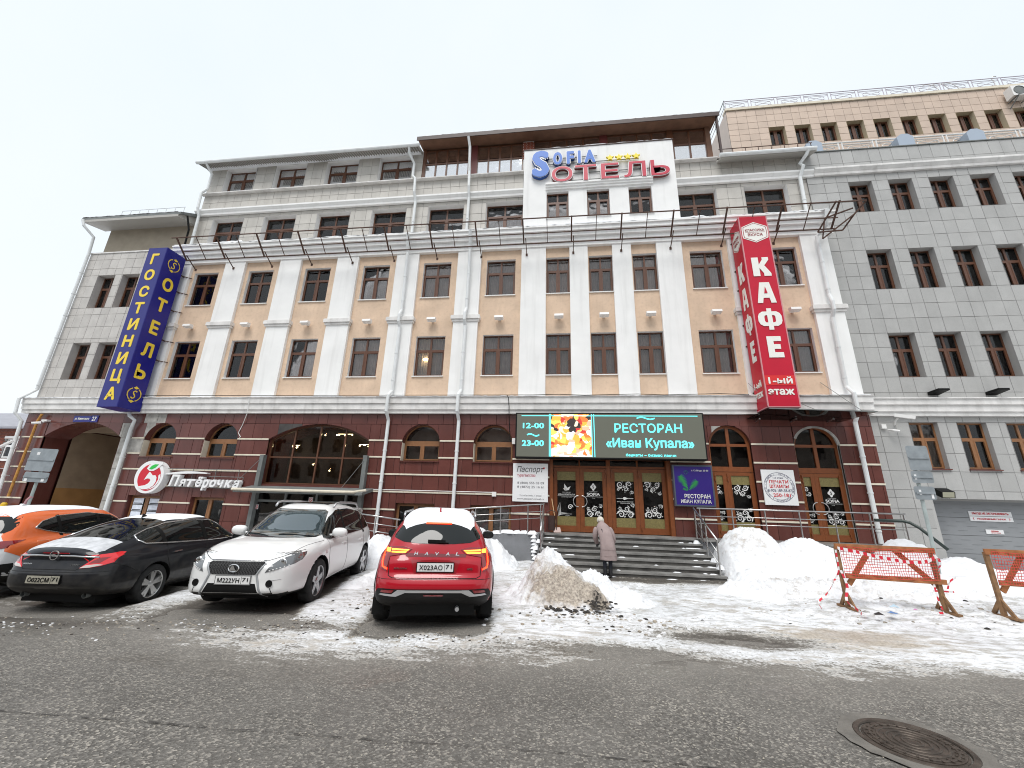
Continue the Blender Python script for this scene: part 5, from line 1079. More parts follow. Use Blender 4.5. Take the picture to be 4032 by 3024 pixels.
# roof lettering: blue SOFIA, red ОТЕЛЬ, four stars
blu = mat('azure_letter', (0.0, 0.12, 0.52), 0.4); dblu = mat('letter_side_blue', (0.01, 0.06, 0.25), 0.5); redl = mat('raspberry_letter', (0.50, 0.012, 0.045), 0.4); whs = mat('white_letter_edge', (0.82, 0.82, 0.82), 0.5)
HS = thing('hotel_roof_sign', (1.6, -0.3, 15.6), 'raised blue and raspberry red hotel name letters with four yellow stars on the parapet', 'sign')
def letter3d(ch, x0, x1, z0, z1, face, y=-0.30, d=0.12, bold=0.02, edge=0.022, sidem=None):
    cx, cz, w, h = (x0+x1)/2, (z0+z1)/2, x1-x0, z1-z0
    L = put_text(ch, face, HS, cx, y-0.012, cz, w-2*edge, h-2*edge, name='letter', bold=bold, depth=0.01)
    me = text_mesh(ch, whs, w, h, depth=d, bold=bold+0.028, name='letter_case'); me.materials.append(sidem or dblu)
    for p in me.polygons:
        if abs(p.normal.z) < 0.5: p.material_index = 1
    me.transform(ROT_F); link(bpy.data.objects.new('letter_case', me), L, (cx, y+d/2, cz))
letter3d('S', -1.20, -0.42, 15.12, 16.56, blu, bold=0.045, d=0.16)
for ch, a, c in (('O', -0.30, 0.13), ('F', 0.28, 0.64), ('I', 0.76, 0.91), ('A', 1.02, 1.53)): letter3d(ch, a, c, 15.70, 16.42, blu, bold=0.035)
dred = mat('letter_side_red', (0.15, 0.02, 0.02), 0.5)
for ch, a, c in (('О', -0.36, 0.56), ('Т', 0.62, 1.55), ('Е', 1.69, 2.47), ('Л', 2.62, 3.56), ('Ь', 3.70, 4.50)): letter3d(ch, a, c, 14.80, 15.64, redl, bold=0.01, sidem=dred, edge=0.03)
starm = mat('yellow_star', (0.85, 0.70, 0.03), 0.45)
for x in (2.11, 2.48, 2.84, 3.18):
    b = MB(); b.prism([(x+(0.17 if i % 2 == 0 else 0.075)*math.sin(i*math.pi/5), 15.90+(0.17 if i % 2 == 0 else 0.075)*math.cos(i*math.pi/5)) for i in range(10)], -0.32, -0.24); b.build('star', starm, HS)
b = MB()
for z, a, c in ((15.9, -0.5, 3.3), (16.2, -0.5, 1.6), (15.35, -0.3, 4.4), (14.98, -0.3, 4.4)): b.box(a, c, -0.18, -0.15, z-0.012, z+0.012)
b.build('support_rail', MT['greymetal'], HS, fix=False, kind='stuff')
# rusty outrigger frame that runs along the cornice
RF = thing('rusty_frame', (-3, -0.9, 12), 'long rusty steel outrigger frame running along the white cornice', 'metal frame')
yo, zo, yi, zi = -1.25, 12.30, -0.56, 11.66
def beam(a, c, r=0.017, name='beam'): return MB().obox(a, c, r*2, r*2).build(name, MT['rust'], RF)
beam((-16.6, yo, zo+.03), (10.6, yo, zo-.05), name='top_rail'); beam((-16.4, yi, zi), (9.9, yi, zi), name='bottom_rail'); beam((-16.4, (yo*.35+yi*.65), zo*.45+zi*.55), (9.9, (yo*.35+yi*.65), zo*.45+zi*.55), 0.014, 'middle_rail')
st = MB(); st.obox((0, yo, zo), (0, yi, zi-0.03), 0.05, 0.05); sm_ = st.mesh('strut', [MT['rust']])[0]; st = MB(); st.obox((0, yo, zo), (0, yi, zi), 0.024, 0.024); sm2 = st.mesh('thin_strut', [MT['rust']])[0]
bk_ = MB(); bk_.obox((0, yi-0.15, zi+.16), (0, -0.13, 11.45), 0.03, 0.03); bk_.box(-0.04, 0.04, -0.15, -0.12, 11.40, 11.50); bkm, bkc = bk_.mesh('bracket', [MT['rust']])
cst = Vector((0, (yo+yi)/2, (zo+zi)/2))
for i in range(15):
    x = -16.35+i*1.865
    shared(sm_, 'strut', RF, Vector((x, cst.y, cst.z))); shared(bkm, 'bracket', RF, Vector((x+0.08, 0, 0))+bkc) if i < 14 else None
    if i < 14: shared(sm2, 'thin_strut', RF, Vector((x+0.93, cst.y, cst.z)))
for a, c in (((10.6, yo, zo-.05), (10.35, -0.95, 11.95)), ((10.35, -0.95, 11.95), (10.1, -0.6, 11.55)), ((9.6, -0.6, 12.1), (10.35, -0.95, 12.2)), ((9.6, -0.6, 12.1), (9.45, -0.5, 11.3)), ((9.45, -0.5, 11.3), (10.35, -0.95, 11.95)), ((9.3, -0.55, 11.55), (10.1, -0.6, 11.55)), ((9.3, -0.55, 11.55), (9.65, yo, zo))): beam(a, c, 0.02)
# LED screen
LS = thing('led_screen', (1.53, -0.3, 4.05), 'wide dark LED display with turquoise restaurant text and opening hours over the entrance', 'display screen')
MB().box(-1.58, 4.64, -0.495, -0.125, 3.28, 4.83).build('casing', MT['black'], LS)
scrm = mat('led_panel', (0.05, 0.05, 0.042), 0.6, emit=(0.075, 0.08, 0.06), estr=0.75); MB().box(-1.53, 4.60, -0.502, -0.49, 3.32, 4.79).build('screen', scrm, LS)
cy = mat('turquoise_light', (0.1, 0.5, 0.5), 0.6, emit=(0.12, 0.86, 0.88), estr=1.0); ls = lambda px: -1.53+(px-262)*0.00429; lz = lambda py: 4.79-(py-160)*0.00446; YL = -0.506
def led_serif(s, cx, cz, w, h, bold=0.0):
    o = put_text(s, cy, LS, cx, YL, cz, w, h, bold=bold, depth=0.003, name='led_text'); return o
led_serif('12-00', ls(395), lz(253), 0.73, 0.19, .03); led_serif('23-00', ls(392), lz(388), 0.75, 0.20, .03)
led_serif('РЕСТОРАН', ls(1282), lz(268), 2.17, 0.31, .012); led_serif('«Иван Купала»', ls(1287), lz(387), 2.80, 0.40, .022); led_serif('банкеты ~ бизнес ланчи', ls(1290), lz(468), 1.58, 0.09, .015)
# slab serifs on the capitals
b = MB(); cap = [(ls(1030), .235)]; 
for px0, wdt in ((1030, 48), (1110, 52), (1232, 40), (1430, 30), (1465, 62), (1505, 30)): b.box(ls(px0), ls(px0+wdt*0.8), YL-.002, YL+.002, lz(303), lz(300))
b.build('serif_bars', cy, LS, kind='stuff', fix=False) if False else None
b = MB()
for cx_, cz_, w_ in ((ls(1270), lz(193), 0.58), (ls(393), lz(325), 0.42)):
    for s in (-1, 1):
        pts = [(cx_+w_*(u-.5), YL, cz_+s*0.012+0.035*math.sin(u*2*math.pi)) for u in [i/14 for i in range(15)]]; b.tube(pts, 0.010, 4)
b.build('led_flourish', cy, LS, kind='stuff')
b = MB()
for px in (519, 529, 852, 870): b.box(ls(px), ls(px)+0.022, YL-.002, YL+.002, 3.33, 4.785)
b.box(ls(298), ls(1658), YL-.004, YL-.002, lz(178), lz(173)); b.build('led_line', cy, LS, kind='stuff', fix=False)
pm_ = bpy.data.materials.new('led_food_picture'); pm_.use_nodes = True; t = pm_.node_tree; N = t.nodes; bb = N['Principled BSDF']
g = N.new('ShaderNodeNewGeometry'); v1 = N.new('ShaderNodeTexVoronoi'); v1.inputs['Scale'].default_value = 5.5; n1 = N.new('ShaderNodeTexNoise'); n1.inputs['Scale'].default_value = 3.0; n1.inputs['Detail'].default_value = 6
ad = N.new('ShaderNodeVectorMath'); ad.operation = 'MULTIPLY_ADD'; ad.inputs[1].default_value = (0.5, 0.5, 0.5); t.links.new(n1.outputs['Color'], ad.inputs[0]); t.links.new(g.outputs['Position'], ad.inputs[2]); t.links.new(g.outputs['Position'], n1.inputs['Vector']); t.links.new(ad.outputs[0], v1.inputs['Vector'])
rp = N.new('ShaderNodeValToRGB'); rp.color_ramp.interpolation = 'CONSTANT'; E_ = rp.color_ramp.elements; E_[0].color = (0.02, 0.012, 0.01, 1); E_[1].position = 0.16; E_[1].color = (0.55, 0.03, 0.02, 1)
for p, c in ((0.28, (0.9, 0.18, 0.03)), (0.42, (0.95, 0.42, 0.05)), (0.56, (1, 0.66, 0.12)), (0.68, (1.0, 0.85, 0.55)), (0.80, (1, 0.45, 0.3)), (0.9, (0.9, 0.9, 0.95))): e = E_.new(p); e.color = (*c, 1)
sx = N.new('ShaderNodeSeparateXYZ'); t.links.new(v1.outputs['Color'], sx.inputs[0]); sp = N.new('ShaderNodeSeparateXYZ'); t.links.new(g.outputs['Position'], sp.inputs[0])
mr = N.new('ShaderNodeMapRange'); mr.inputs[1].default_value = 3.3; mr.inputs[2].default_value = 4.8; mr.inputs[3].default_value = 0.42; mr.inputs[4].default_value = -0.25; t.links.new(sp.outputs[2], mr.inputs[0])
ma = N.new('ShaderNodeMath'); ma.operation = 'ADD'; t.links.new(sx.outputs[0], ma.inputs[0]); t.links.new(mr.outputs[0], ma.inputs[1]); t.links.new(ma.outputs[0], rp.inputs[0]); t.links.new(rp.outputs[0], bb.inputs['Emission Color']); bb.inputs['Emission Strength'].default_value = 1.0; bb.inputs['Base Color'].default_value = (0.02, 0.02, 0.02, 1)
MB().box(ls(536), ls(850), -0.505, -0.49, 3.335, 4.78).build('food_picture', pm_, LS)
# posters
P1 = plate('travel_agency_board', -1.66, -0.47, -0.20, 1.86, 3.12, wp, 0.05, 'white travel agency board with handwritten heading left of the entrance doors', 'sign board'); bk2 = mat('black_print', (0.02, 0.02, 0.02), 0.5); gp = mat('grey_print', (0.16, 0.16, 0.17), 0.5); rp2 = mat('pink_red_print', (0.50, 0.05, 0.09), 0.5)
put_text('Паспорт', bk2, P1, -1.07, -0.204, 2.90, 0.92, 0.24, shear=0.25, bold=0); put_text('турагентство', rp2, P1, -1.20, -0.204, 2.70, 0.62, 0.10, shear=0.1); put_text('8 (800) 555 05 09', gp, P1, -1.05, -0.204, 2.46, 0.90, 0.095); put_text('8 (4872) 25 16 61', gp, P1, -1.05, -0.204, 2.33, 0.90, 0.095)
put_text('ТЦ «София», 1 этаж', gp, P1, -1.05, -0.204, 2.055, 0.74, 0.055); put_text('www.passport-travel.ru', gp, P1, -1.05, -0.204, 1.95, 0.90, 0.065)
b = MB(); b.add([(-0.66, -0.204, 2.97), (-0.62, -0.204, 2.93), (-0.57, -0.204, 2.96), (-0.59, -0.204, 3.0), (-0.63, -0.204, 2.985)], [(0, 1, 2, 3, 4)]); b.build('berry_mark', red, P1, fix=False)
vio = mat('deep_violet_poster', (0.028, 0.012, 0.17), 0.35); P2 = plate('restaurant_poster', 3.62, 4.76, -0.28, 1.90, 3.10, vio, 0.14, 'violet lit box poster with a green fern right of the entrance doors', 'poster', border=(mat('slate_frame', (0.07, 0.085, 0.11), 0.4), 0.045))
put_text('с 12-00 до 23-00', wl_, P2, 4.42, -0.284, 2.97, 0.52, 0.06); put_text('РЕСТОРАН', wl_, P2, 4.27, -0.284, 2.17, 0.78, 0.13, bold=.012); put_text('ИВАН КУПАЛА', wl_, P2, 4.22, -0.284, 2.01, 0.92, 0.11, bold=.006)
grn = mat('fern_green', (0.02, 0.28, 0.05), 0.5)
b = MB()
for (ox, oz, a, L, n) in ((4.02, 2.33, 2.02, 0.52, 13), (4.02, 2.33, 0.85, 0.42, 11), (4.02, 2.33, 2.75, 0.18, 7)):
    for i in range(n):
        tt = i/n; px_, pz_ = ox+L*tt*math.cos(a), oz+L*tt*math.sin(a); l = L*0.34*math.sin(math.pi*(0.15+0.85*(1-tt)))
        for s in (-1, 1): b.add([(px_, -0.2845, pz_), (px_+l*math.cos(a+s*0.9), -0.2845, pz_+l*math.sin(a+s*0.9)), (px_+(L/n)*0.9*math.cos(a), -0.2845, pz_+(L/n)*0.9*math.sin(a))], [(0, 1, 2)])
b.build('fern_leaves', grn, P2, fix=False)
b = MB(); b.tube([(3.98+(0.075-0.05*i/20)*math.cos(i*.45), -0.286, 2.90+(0.075-0.05*i/20)*math.sin(i*.45)) for i in range(21)], 0.008, 4); b.build('fern_curl', mat('dim_fern_green', (0.03, 0.12, 0.16), 0.5), P2)
P3 = plate('stamp_maker_board', 6.31, 7.28, -0.20, 1.97, 3.05, wp, 0.04, 'square white stamp maker board with a ring of print between the arched doors', 'sign board')
cx_, cz_ = 6.79, 2.51
b = MB(); nb = mat('navy_print', (0.03, 0.03, 0.10), 0.5)
for r0, r1 in ((0.455, 0.445), (0.385, 0.378)): b.lathe([(r0, 0), (r1, 0)], (cx_, -0.2035, cz_), 'y', 40)
b.build('stamp_ring', nb, P3, fix=False)
ringtxt = ' ПЕЧАТИ • ШТАМПЫ • ФАКСИМИЛЕ • ПЕЧАТИ • ШТАМПЫ • '
for i, chh in enumerate(ringtxt):
    if chh == ' ': continue
    a = math.pi/2-2*math.pi*i/len(ringtxt); me = text_mesh(chh, nb, None, 0.05 if chh != '•' else 0.02, depth=0); me.transform(Matrix.Rotation(a-math.pi/2, 4, 'Z')); me.transform(ROT_F); link(bpy.data.objects.new('ring_letter', me), P3, (cx_+0.415*math.cos(a), -0.2038, cz_+0.415*math.sin(a)))
put_text('1-й этаж', nb, P3, cx_, -0.204, 2.80, 0.30, 0.055); put_text('ПЕЧАТИ', red, P3, cx_, -0.204, 2.68, 0.56, 0.10, bold=.012); put_text('ШТАМПЫ', red, P3, cx_, -0.204, 2.54, 0.56, 0.10, bold=.012); put_text('8-905-189-58-87', nb, P3, cx_, -0.204, 2.41, 0.70, 0.085); put_text('250-181', red, P3, cx_+.04, -0.204, 2.27, 0.50, 0.105, bold=.012)
SP = thing('street_name_plate', (-19.3, -0.13, 4.62), 'blue street name plate with house number 27 over the passage arch', 'street sign')
MB().box(-19.90, -19.10, -0.15, -0.125, 4.50, 4.75).build('name_plate', navy2, SP); MB().box(-19.08, -18.76, -0.15, -0.125, 4.49, 4.77).build('number_plate', navy2, SP)
put_text('ул. Каминского', wl_, SP, -19.5, -0.154, 4.625, 0.68, 0.12, bold=.015); put_text('27', wl_, SP, -18.92, -0.154, 4.63, 0.2, 0.17, bold=.02)
# supermarket sign
GS = thing('supermarket_sign', (-13.4, -0.3, 2.3), 'round red and white apple emblem with white raised supermarket lettering above the black car', 'sign')
wpl = mat('white_plastic', (0.80, 0.80, 0.80), 0.4); rs = mat('apple_red', (0.58, 0.012, 0.03), 0.4); gs = mat('leaf_green', (0.02, 0.50, 0.06), 0.4)
lc = (-15.37, 2.37); Rl = 0.60
def ell(cx, cz, a, c, n=40, rot=0): return [(cx+a*math.cos(t)*math.cos(rot)-c*math.sin(t)*math.sin(rot), cz+a*math.cos(t)*math.sin(rot)+c*math.sin(t)*math.cos(rot)) for t in [2*math.pi*i/n for i in range(n)]]
MB().prism(ell(lc[0], lc[1], Rl, Rl), -0.42, -0.14).build('emblem_drum', wpl, GS)
MB().prism(ell(lc[0]+0.02, lc[1]-0.02, 0.47, 0.49), -0.426, -0.421).build('red_disc', rs, GS)
S5 = [(-.02, .17), (.02, .17), (.16, .05), (.27, .06), (.34, -.02), (.36, -.16), (.30, -.30), (.18, -.40), (.03, -.45), (-.12, -.46), (-.26, -.42), (-.34, -.36), (-.20, -.33), (-.07, -.31), (.06, -.24), (.12, -.14), (.07, -.07), (-.04, -.06), (-.16, -.12), (-.10, .02)]
MB().prism([(lc[0]+x, lc[1]+z) for x, z in S5], -0.434, -0.427).build('figure_five', wpl, GS)
MB().prism([(lc[0]+x, lc[1]+z) for x, z in [(-.16, .30), (-.02, .21), (.14, .22), (.28, .30), (.42, .44), (.47, .47), (.46, .56), (.38, .53), (.2, .55), (.02, .50), (-.1, .42)]], -0.438, -0.425).build('leaf_outline', wpl, GS)
MB().prism([(lc[0]+x, lc[1]+z) for x, z in [(-.06, .29), (.06, .27), (.20, .34), (.30, .46), (.14, .46), (.02, .40)]], -0.445, -0.439).build('green_leaf', gs, GS)
MB().prism([(lc[0]+x, lc[1]+z) for x, z in [(.40, .05), (.43, -.10), (.36, -.28), (.22, -.40), (.05, -.47), (.20, -.44), (.36, -.36), (.46, -.20), (.49, -.02), (.46, .12)]], -0.431, -0.4265).build('crescent', wpl, GS)
for ch, a, c, z0, z1 in (('П', -14.55, -14.13, 2.06, 2.48), ('я', -14.12, -13.84, 2.05, 2.33), ('т', -13.84, -13.46, 2.05, 2.33), ('ё', -13.46, -13.18, 2.05, 2.42), ('р', -13.19, -12.90, 1.93, 2.33), ('о', -12.88, -12.60, 2.05, 2.33), ('ч', -12.57, -12.30, 2.05, 2.33), ('к', -12.27, -11.97, 2.05, 2.33), ('а', -11.95, -11.66, 2.05, 2.33)):
    put_text(ch, wpl, GS, (a+c)/2, -0.26, (z0+z1)/2, c-a-0.02, z1-z0, depth=0.18, bold=.035, shear=0.2, name='letter')
b = MB(); n = 16; arc = [(-14.83+1.75*i/n, 2.44+0.17*math.sin(math.pi*(0.12+0.62*i/n))) for i in range(n+1)]
b.prism(arc+[(x, z-0.035-0.05*math.sin(math.pi*i/n)) for i, (x, z) in reversed(list(enumerate(arc)))], -0.34, -0.18); b.build('swoosh', wpl, GS)
b = MB()
for z in (2.70,): b.tube([(-14.95, -0.2, z), (-11.9, -0.2, z)], 0.012, 5)
b.tube([(-13.1, -0.2, 2.44), (-11.68, -0.2, 2.44)], 0.012, 5); b.tube([(-14.7, -0.2, 2.05), (-11.5, -0.2, 2.03)], 0.014, 5)
for x in (-14.7, -13.8, -12.85, -11.9): b.tube([(x, -0.2, 2.7), (x, -0.2, 2.3)], 0.010, 5)
b.tube([(-11.68, -0.2, 2.44), (-11.68, -0.2, 2.05)], 0.01, 5); b.build('support_frame', MT['greymetal'], GS)
# traffic sign backs
zinc = mat('galvanised_sign_back', (0.30, 0.33, 0.35), 0.45, 0.35, var=0.15, vscale=6); pole = mat('pale_green_grey_pole', (0.34, 0.39, 0.38), 0.55, var=0.12, vscale=4)
def rrect(x0, x1, z0, z1, r=0.05):
    o = []
    for cx, cz, a0 in ((x1-r, z1-r, 0), (x0+r, z1-r, 90), (x0+r, z0+r, 180), (x1-r, z0+r, 270)): o += [(cx+r*math.cos(math.radians(a0+k*30)), cz+r*math.sin(math.radians(a0+k*30))) for k in range(4)]
    return o
TS = thing('road_sign', (8.52, -3.0, 0.5), 'back of three stacked road signs on a pale pole by the garage door', 'road sign')
MB().tube([(8.56, -3.0, 0.3), (8.63, -3.0, 3.38)], 0.038, 12).build('pole', pole, TS)
def panel(P, x0, x1, y, z0, z1, tilt): b = MB(); b.prism(rrect(x0, x1, z0, z1), y-0.006, y); b.box(x0+0.02, x1-0.02, y-0.03, y-0.007, (z0+z1)/2-0.02, (z0+z1)/2+0.02); o = b.build('sign_plate', zinc, P, fix=False); o.rotation_euler = (0, tilt, 0); return o
panel(TS, 8.47, 8.95, -3.06, 2.82, 3.42, -0.0); panel(TS, 8.45, 8.92, -3.06, 2.52, 2.80, 0.0); panel(TS, 8.43, 8.88, -3.06, 2.13, 2.44, 0.0)
for x, z in ((8.53, 2.66), (8.55, 2.30), (8.80, 2.22)): MB().box(x-0.025, x+0.025, -3.071, -3.068, z-0.06, z+0.06).build('sticker_scrap', wpl, TS)
TL = thing('road_sign', (-15.0, -4.0, 0), 'back of two stacked road signs on a pale pole in front of the passage arch', 'road sign')
MB().tube([(-14.97, -4.0, 0.0), (-14.93, -4.0, 2.90)], 0.036, 12).build('pole', pole, TL)
panel(TL, -15.42, -14.50, -4.06, 2.28, 2.92, 0.03); panel(TL, -15.36, -14.52, -4.06, 1.97, 2.25, 0.03)
for x, z in ((-15.12, 2.78), (-15.25, 2.03), (-14.68, 2.03)): MB().box(x-0.05, x+0.05, -4.071, -4.068, z-0.04, z+0.04).build('sticker_scrap', wpl, TL)
b = MB(); b.tube([(-15.06, -4.0, 1.36), (-15.0, -4.02, 1.48), (-14.93, -4.0, 1.58)], 0.045, 6); b.build('tied_rag', mat('faded_pink_rag', (0.5, 0.28, 0.3), 0.9), TL)
BG = thing('barrier_pole', (-20.5, -3.5, 0), 'white barrier arm slanting up at the far left edge', 'barrier'); MB().obox((-20.9, -3.2, 1.6), (-17.55, -3.2, 3.27), 0.08, 0.05).build('arm', MT['sill'], BG); MB().box(-21.15, -20.85, -3.35, -3.05, 0, 1.7).build('housing', MT['sill'], BG)
# ================================================================== GROUND, SNOW
def sstep(a, b, x): t = np.clip((x-a)/(b-a), 0, 1); return t*t*(3-2*t)
def edge_y(x):  # where the snowy yard meets the bare road
    return np.interp(x, [-30, -14, -8.3, -5.5, -3.5, -2.0, -0.6, 1.5, 3.0, 5.3, 9, 14, 30], [-8.3, -8.5, -8.35, -8.75, -8.95, -9.0, -8.85, -8.65, -8.45, -8.15, -7.9, -7.9, -7.9])
def ground_z(X, Y):
    z = 0.10*sstep(-8.0, -3.0, Y)
    z = z + 0.09*sstep(-6.8, -3.5, Y)*sstep(4.0, 6.5, X)
    return z + np.interp(X, [-30, -12, -8.7, -5.7, -2.4, -1], [-.34, -.24, -.18, -.06, -.045, 0])*sstep(-11.0, -8.3, Y)
def grid_mesh(x0, x1, y0, y1, step, zf, name, mats):
    nx, ny = int((x1-x0)/step)+1, int((y1-y0)/step)+1; xs = np.linspace(x0, x1, nx); ys = np.linspace(y0, y1, ny); X, Y = np.meshgrid(xs, ys); Z, A = zf(X, Y)
    v = np.stack([X, Y, Z], -1).reshape(-1, 3); i = np.arange(nx*ny).reshape(ny, nx); f = np.stack([i[:-1, :-1], i[:-1, 1:], i[1:, 1:], i[1:, :-1]], -1).reshape(-1, 4)
    me = bpy.data.meshes.new(name); me.vertices.add(len(v)); me.vertices.foreach_set('co', v.ravel()); me.loops.add(f.size); me.loops.foreach_set('vertex_index', f.ravel())
    me.polygons.add(len(f)); me.polygons.foreach_set('loop_start', np.arange(0, f.size, 4)); me.polygons.foreach_set('loop_total', np.full(len(f), 4)); me.update(calc_edges=True); me.validate()
    for k, a in A.items(): at_ = me.attributes.new(k, 'FLOAT', 'POINT'); at_.data.foreach_set('value', a.ravel().astype(np.float32))
    for m in mats: me.materials.append(m)
    shade_smooth(me); return me
def attr_material(name, build):
    m = bpy.data.materials.new(name); m.use_nodes = True; t = m.node_tree; build(t, t.nodes, t.links.new, t.nodes['Principled BSDF']); return m
def nz(N, K, vec, scale, detail=5, rough=0.6):
    n = N.new('ShaderNodeTexNoise'); n.inputs['Scale'].default_value = scale; n.inputs['Detail'].default_value = detail; n.inputs['Roughness'].default_value = rough; K(vec, n.inputs['Vector']); return n.outputs['Fac']
def mrange(N, K, src, a, b, c=0.0, d=1.0):
    r = N.new('ShaderNodeMapRange'); r.inputs[1].default_value = a; r.inputs[2].default_value = b; r.inputs[3].default_value = c; r.inputs[4].default_value = d; K(src, r.inputs[0]); return r.outputs[0]
def mcol(N, K, fac, a, b, mode='MIX'):
    x = N.new('ShaderNodeMix'); x.data_type = 'RGBA'; x.blend_type = mode; (K(fac, x.inputs[0]) if hasattr(fac, 'links') else setattr(x.inputs[0], 'default_value', fac))
    for s, i in ((a, 6), (b, 7)): (K(s, x.inputs[i]) if hasattr(s, 'links') else setattr(x.inputs[i], 'default_value', (*s, 1)))
    return x.outputs[2]
def math_(N, K, op, a, b):
    q = N.new('ShaderNodeMath'); q.operation = op
    for s, i in ((a, 0), (b, 1)): (K(s, q.inputs[i]) if hasattr(s, 'links') else setattr(q.inputs[i], 'default_value', s))
    return q.outputs[0]
def asphalt_color(N, K, pos):
    v = N.new('ShaderNodeTexVoronoi'); v.inputs['Scale'].default_value = 62; K(pos, v.inputs['Vector'])
    sp = N.new('ShaderNodeSeparateXYZ'); K(v.outputs['Color'], sp.inputs[0])
    r = N.new('ShaderNodeValToRGB'); e = r.color_ramp.elements; e[0].color = (0.045, 0.041, 0.036, 1); e[1].color = (0.46, 0.42, 0.36, 1); e[1].position = 0.98
    a = e.new(0.45); a.color = (0.105, 0.096, 0.083, 1); a = e.new(0.78); a.color = (0.20, 0.187, 0.168, 1); K(sp.outputs[0], r.inputs[0])
    big = mrange(N, K, nz(N, K, pos, 0.5, 4), 0.35, 0.65); c = mcol(N, K, math_(N, K, 'MULTIPLY', big, 0.45), r.outputs[0], (0.085, 0.079, 0.071))
    fine = mrange(N, K, nz(N, K, pos, 16, 6), 0.3, 0.7); c = mcol(N, K, 0.22, c, mcol(N, K, fine, (0.045, 0.042, 0.038), (0.25, 0.234, 0.21)))
    bn = N.new('ShaderNodeBump'); bn.inputs['Strength'].default_value = 0.9; bn.inputs['Distance'].default_value = 0.008; K(v.outputs['Distance'], bn.inputs['Height'])
    return c, bn.outputs[0]
def asph_full(N, K, pos):
    c, n = asphalt_color(N, K, pos); at = N.new('ShaderNodeAttribute'); at.attribute_name = 'slush'
    salt = mrange(N, K, nz(N, K, pos, 1.3, 6), 0.45, 0.75)
    c = mcol(N, K, math_(N, K, 'MULTIPLY', salt, 0.25), c, (0.24, 0.222, 0.20))
    wetp = mrange(N, K, nz(N, K, pos, 0.35, 5, 0.55), 0.50, 0.66); c = mcol(N, K, math_(N, K, 'MULTIPLY', wetp, 0.35), c, (0.055, 0.050, 0.044))
    return mcol(N, K, math_(N, K, 'MULTIPLY', at.outputs['Fac'], 0.55), c, (0.27, 0.25, 0.222)), n
def asph(t, N, K, b):
    g = N.new('ShaderNodeNewGeometry'); c, n = asph_full(N, K, g.outputs['Position'])
    K(c, b.inputs['Base Color']); K(n, b.inputs['Normal']); K(mrange(N, K, nz(N, K, g.outputs['Position'], 0.9, 5), 0.3, 0.7, 0.5, 0.85), b.inputs['Roughness'])
M_asph = attr_material('coarse_wet_asphalt', asph)
def slush_f(X, Y):
    e = edge_y(X); return np.clip(np.exp(-np.clip(e-Y, 0, 5)/0.75)*(0.75+0.6*noise2(X, Y, 5, 5, 1.5)), 0, 1)
def road_z(X, Y):
    z = ground_z(X, Y)*(Y < -6)+0.006*noise2(X, Y, 11, 4, 0.8)-0.002-0.05*sstep(-7.6, -7.0, Y)
    return z, {'slush': slush_f(X, Y)}
me = grid_mesh(-30, 30, -16.5, -6.0, 0.12, road_z, 'road', [M_asph]); tag(link(bpy.data.objects.new('road', me), None, (0, 0, 0)), kind='structure')
b = MB(); b.add([(-300, -300, -0.4), (300, -300, -0.4), (300, -12, -0.4), (-300, -12, -0.4)], [(0, 1, 2, 3)]); b.build('far_ground', mat('grey_distant_ground', (0.30, 0.295, 0.285), 0.9, var=0.3, vscale=0.2), None, fix=False, kind='structure')
b = MB(); b.add([(-300, -8, -0.6), (300, -8, -0.6), (300, 300, -0.6), (-300, 300, -0.6)], [(0, 1, 2, 3)]); b.build('snow_field', MT['snow'], None, fix=False, kind='structure')
# seam in the asphalt
b = MB(); rr = random.Random(3)
cp_ = [(-4.8, -10.83), (-4.2, -10.82), (-3.3, -10.77), (-2.6, -10.75), (-2.0, -10.72), (-1.1, -10.67), (-0.1, -10.61), (0.9, -10.60), (2.0, -10.63), (3.2, -10.7)]
def seam(pts, w):
    v = []
    for (x0, y0), (x1, y1) in zip(pts, pts[1:]):
        n = 12
        for i in range(n):
            x, y = x0+(x1-x0)*i/n, y0+(y1-y0)*i/n; q = w*max(0.02, rr.uniform(-0.7, 1.0)); d = rr.uniform(-.006, .006); v += [(x, y-q+d, 0.007), (x, y+q+d, 0.007)]
    b.add(v, [(2*i, 2*i+2, 2*i+3, 2*i+1) for i in range(len(v)//2-1)])
seam(cp_, 0.008); b.build('road_seam', mat('dark_tar', (0.045, 0.041, 0.037), 0.85), None, fix=False, kind='structure')
MH = thing('manhole_cover', (2.73, -9.98, 0), 'round rusty iron manhole cover set in a patched ring of asphalt', 'manhole cover')
iron = mat('worn_iron', (0.085, 0.068, 0.055), 0.55, 0.5, var=0.4, vscale=12)
b = MB(); b.lathe([(0.0, 0.012), (0.30, 0.012), (0.30, 0.006), (0.315, 0.006)], (2.73, -9.98, 0), 'z', 40)
for r0 in (0.06, 0.11, 0.16, 0.21, 0.26): b.lathe([(r0-0.010, 0.0135), (r0-0.006, 0.019), (r0+0.006, 0.019), (r0+0.010, 0.0135)], (2.73, -9.98, 0), 'z', 40)
b.build('cover', iron, MH, smooth=False, fix=False)
b = MB()
for i in range(24): a = i*math.pi/12; b.obox((2.73+0.235*math.cos(a), -9.98+0.235*math.sin(a), 0.016), (2.73+0.285*math.cos(a), -9.98+0.285*math.sin(a), 0.016), 0.012, 0.008)
b.build('tread_bars', iron, MH, kind='stuff', fix=False)
b = MB(); b.lathe([(0.325, 0.004), (0.33, 0.016), (0.365, 0.016), (0.37, 0.006)], (2.73, -9.98, 0), 'z', 40); b.build('rim', iron, MH, fix=False)
b = MB(); n = 40; rg = random.Random(9); ro = [0.46+rg.uniform(-.02, .025) for _ in range(n)]; v = []
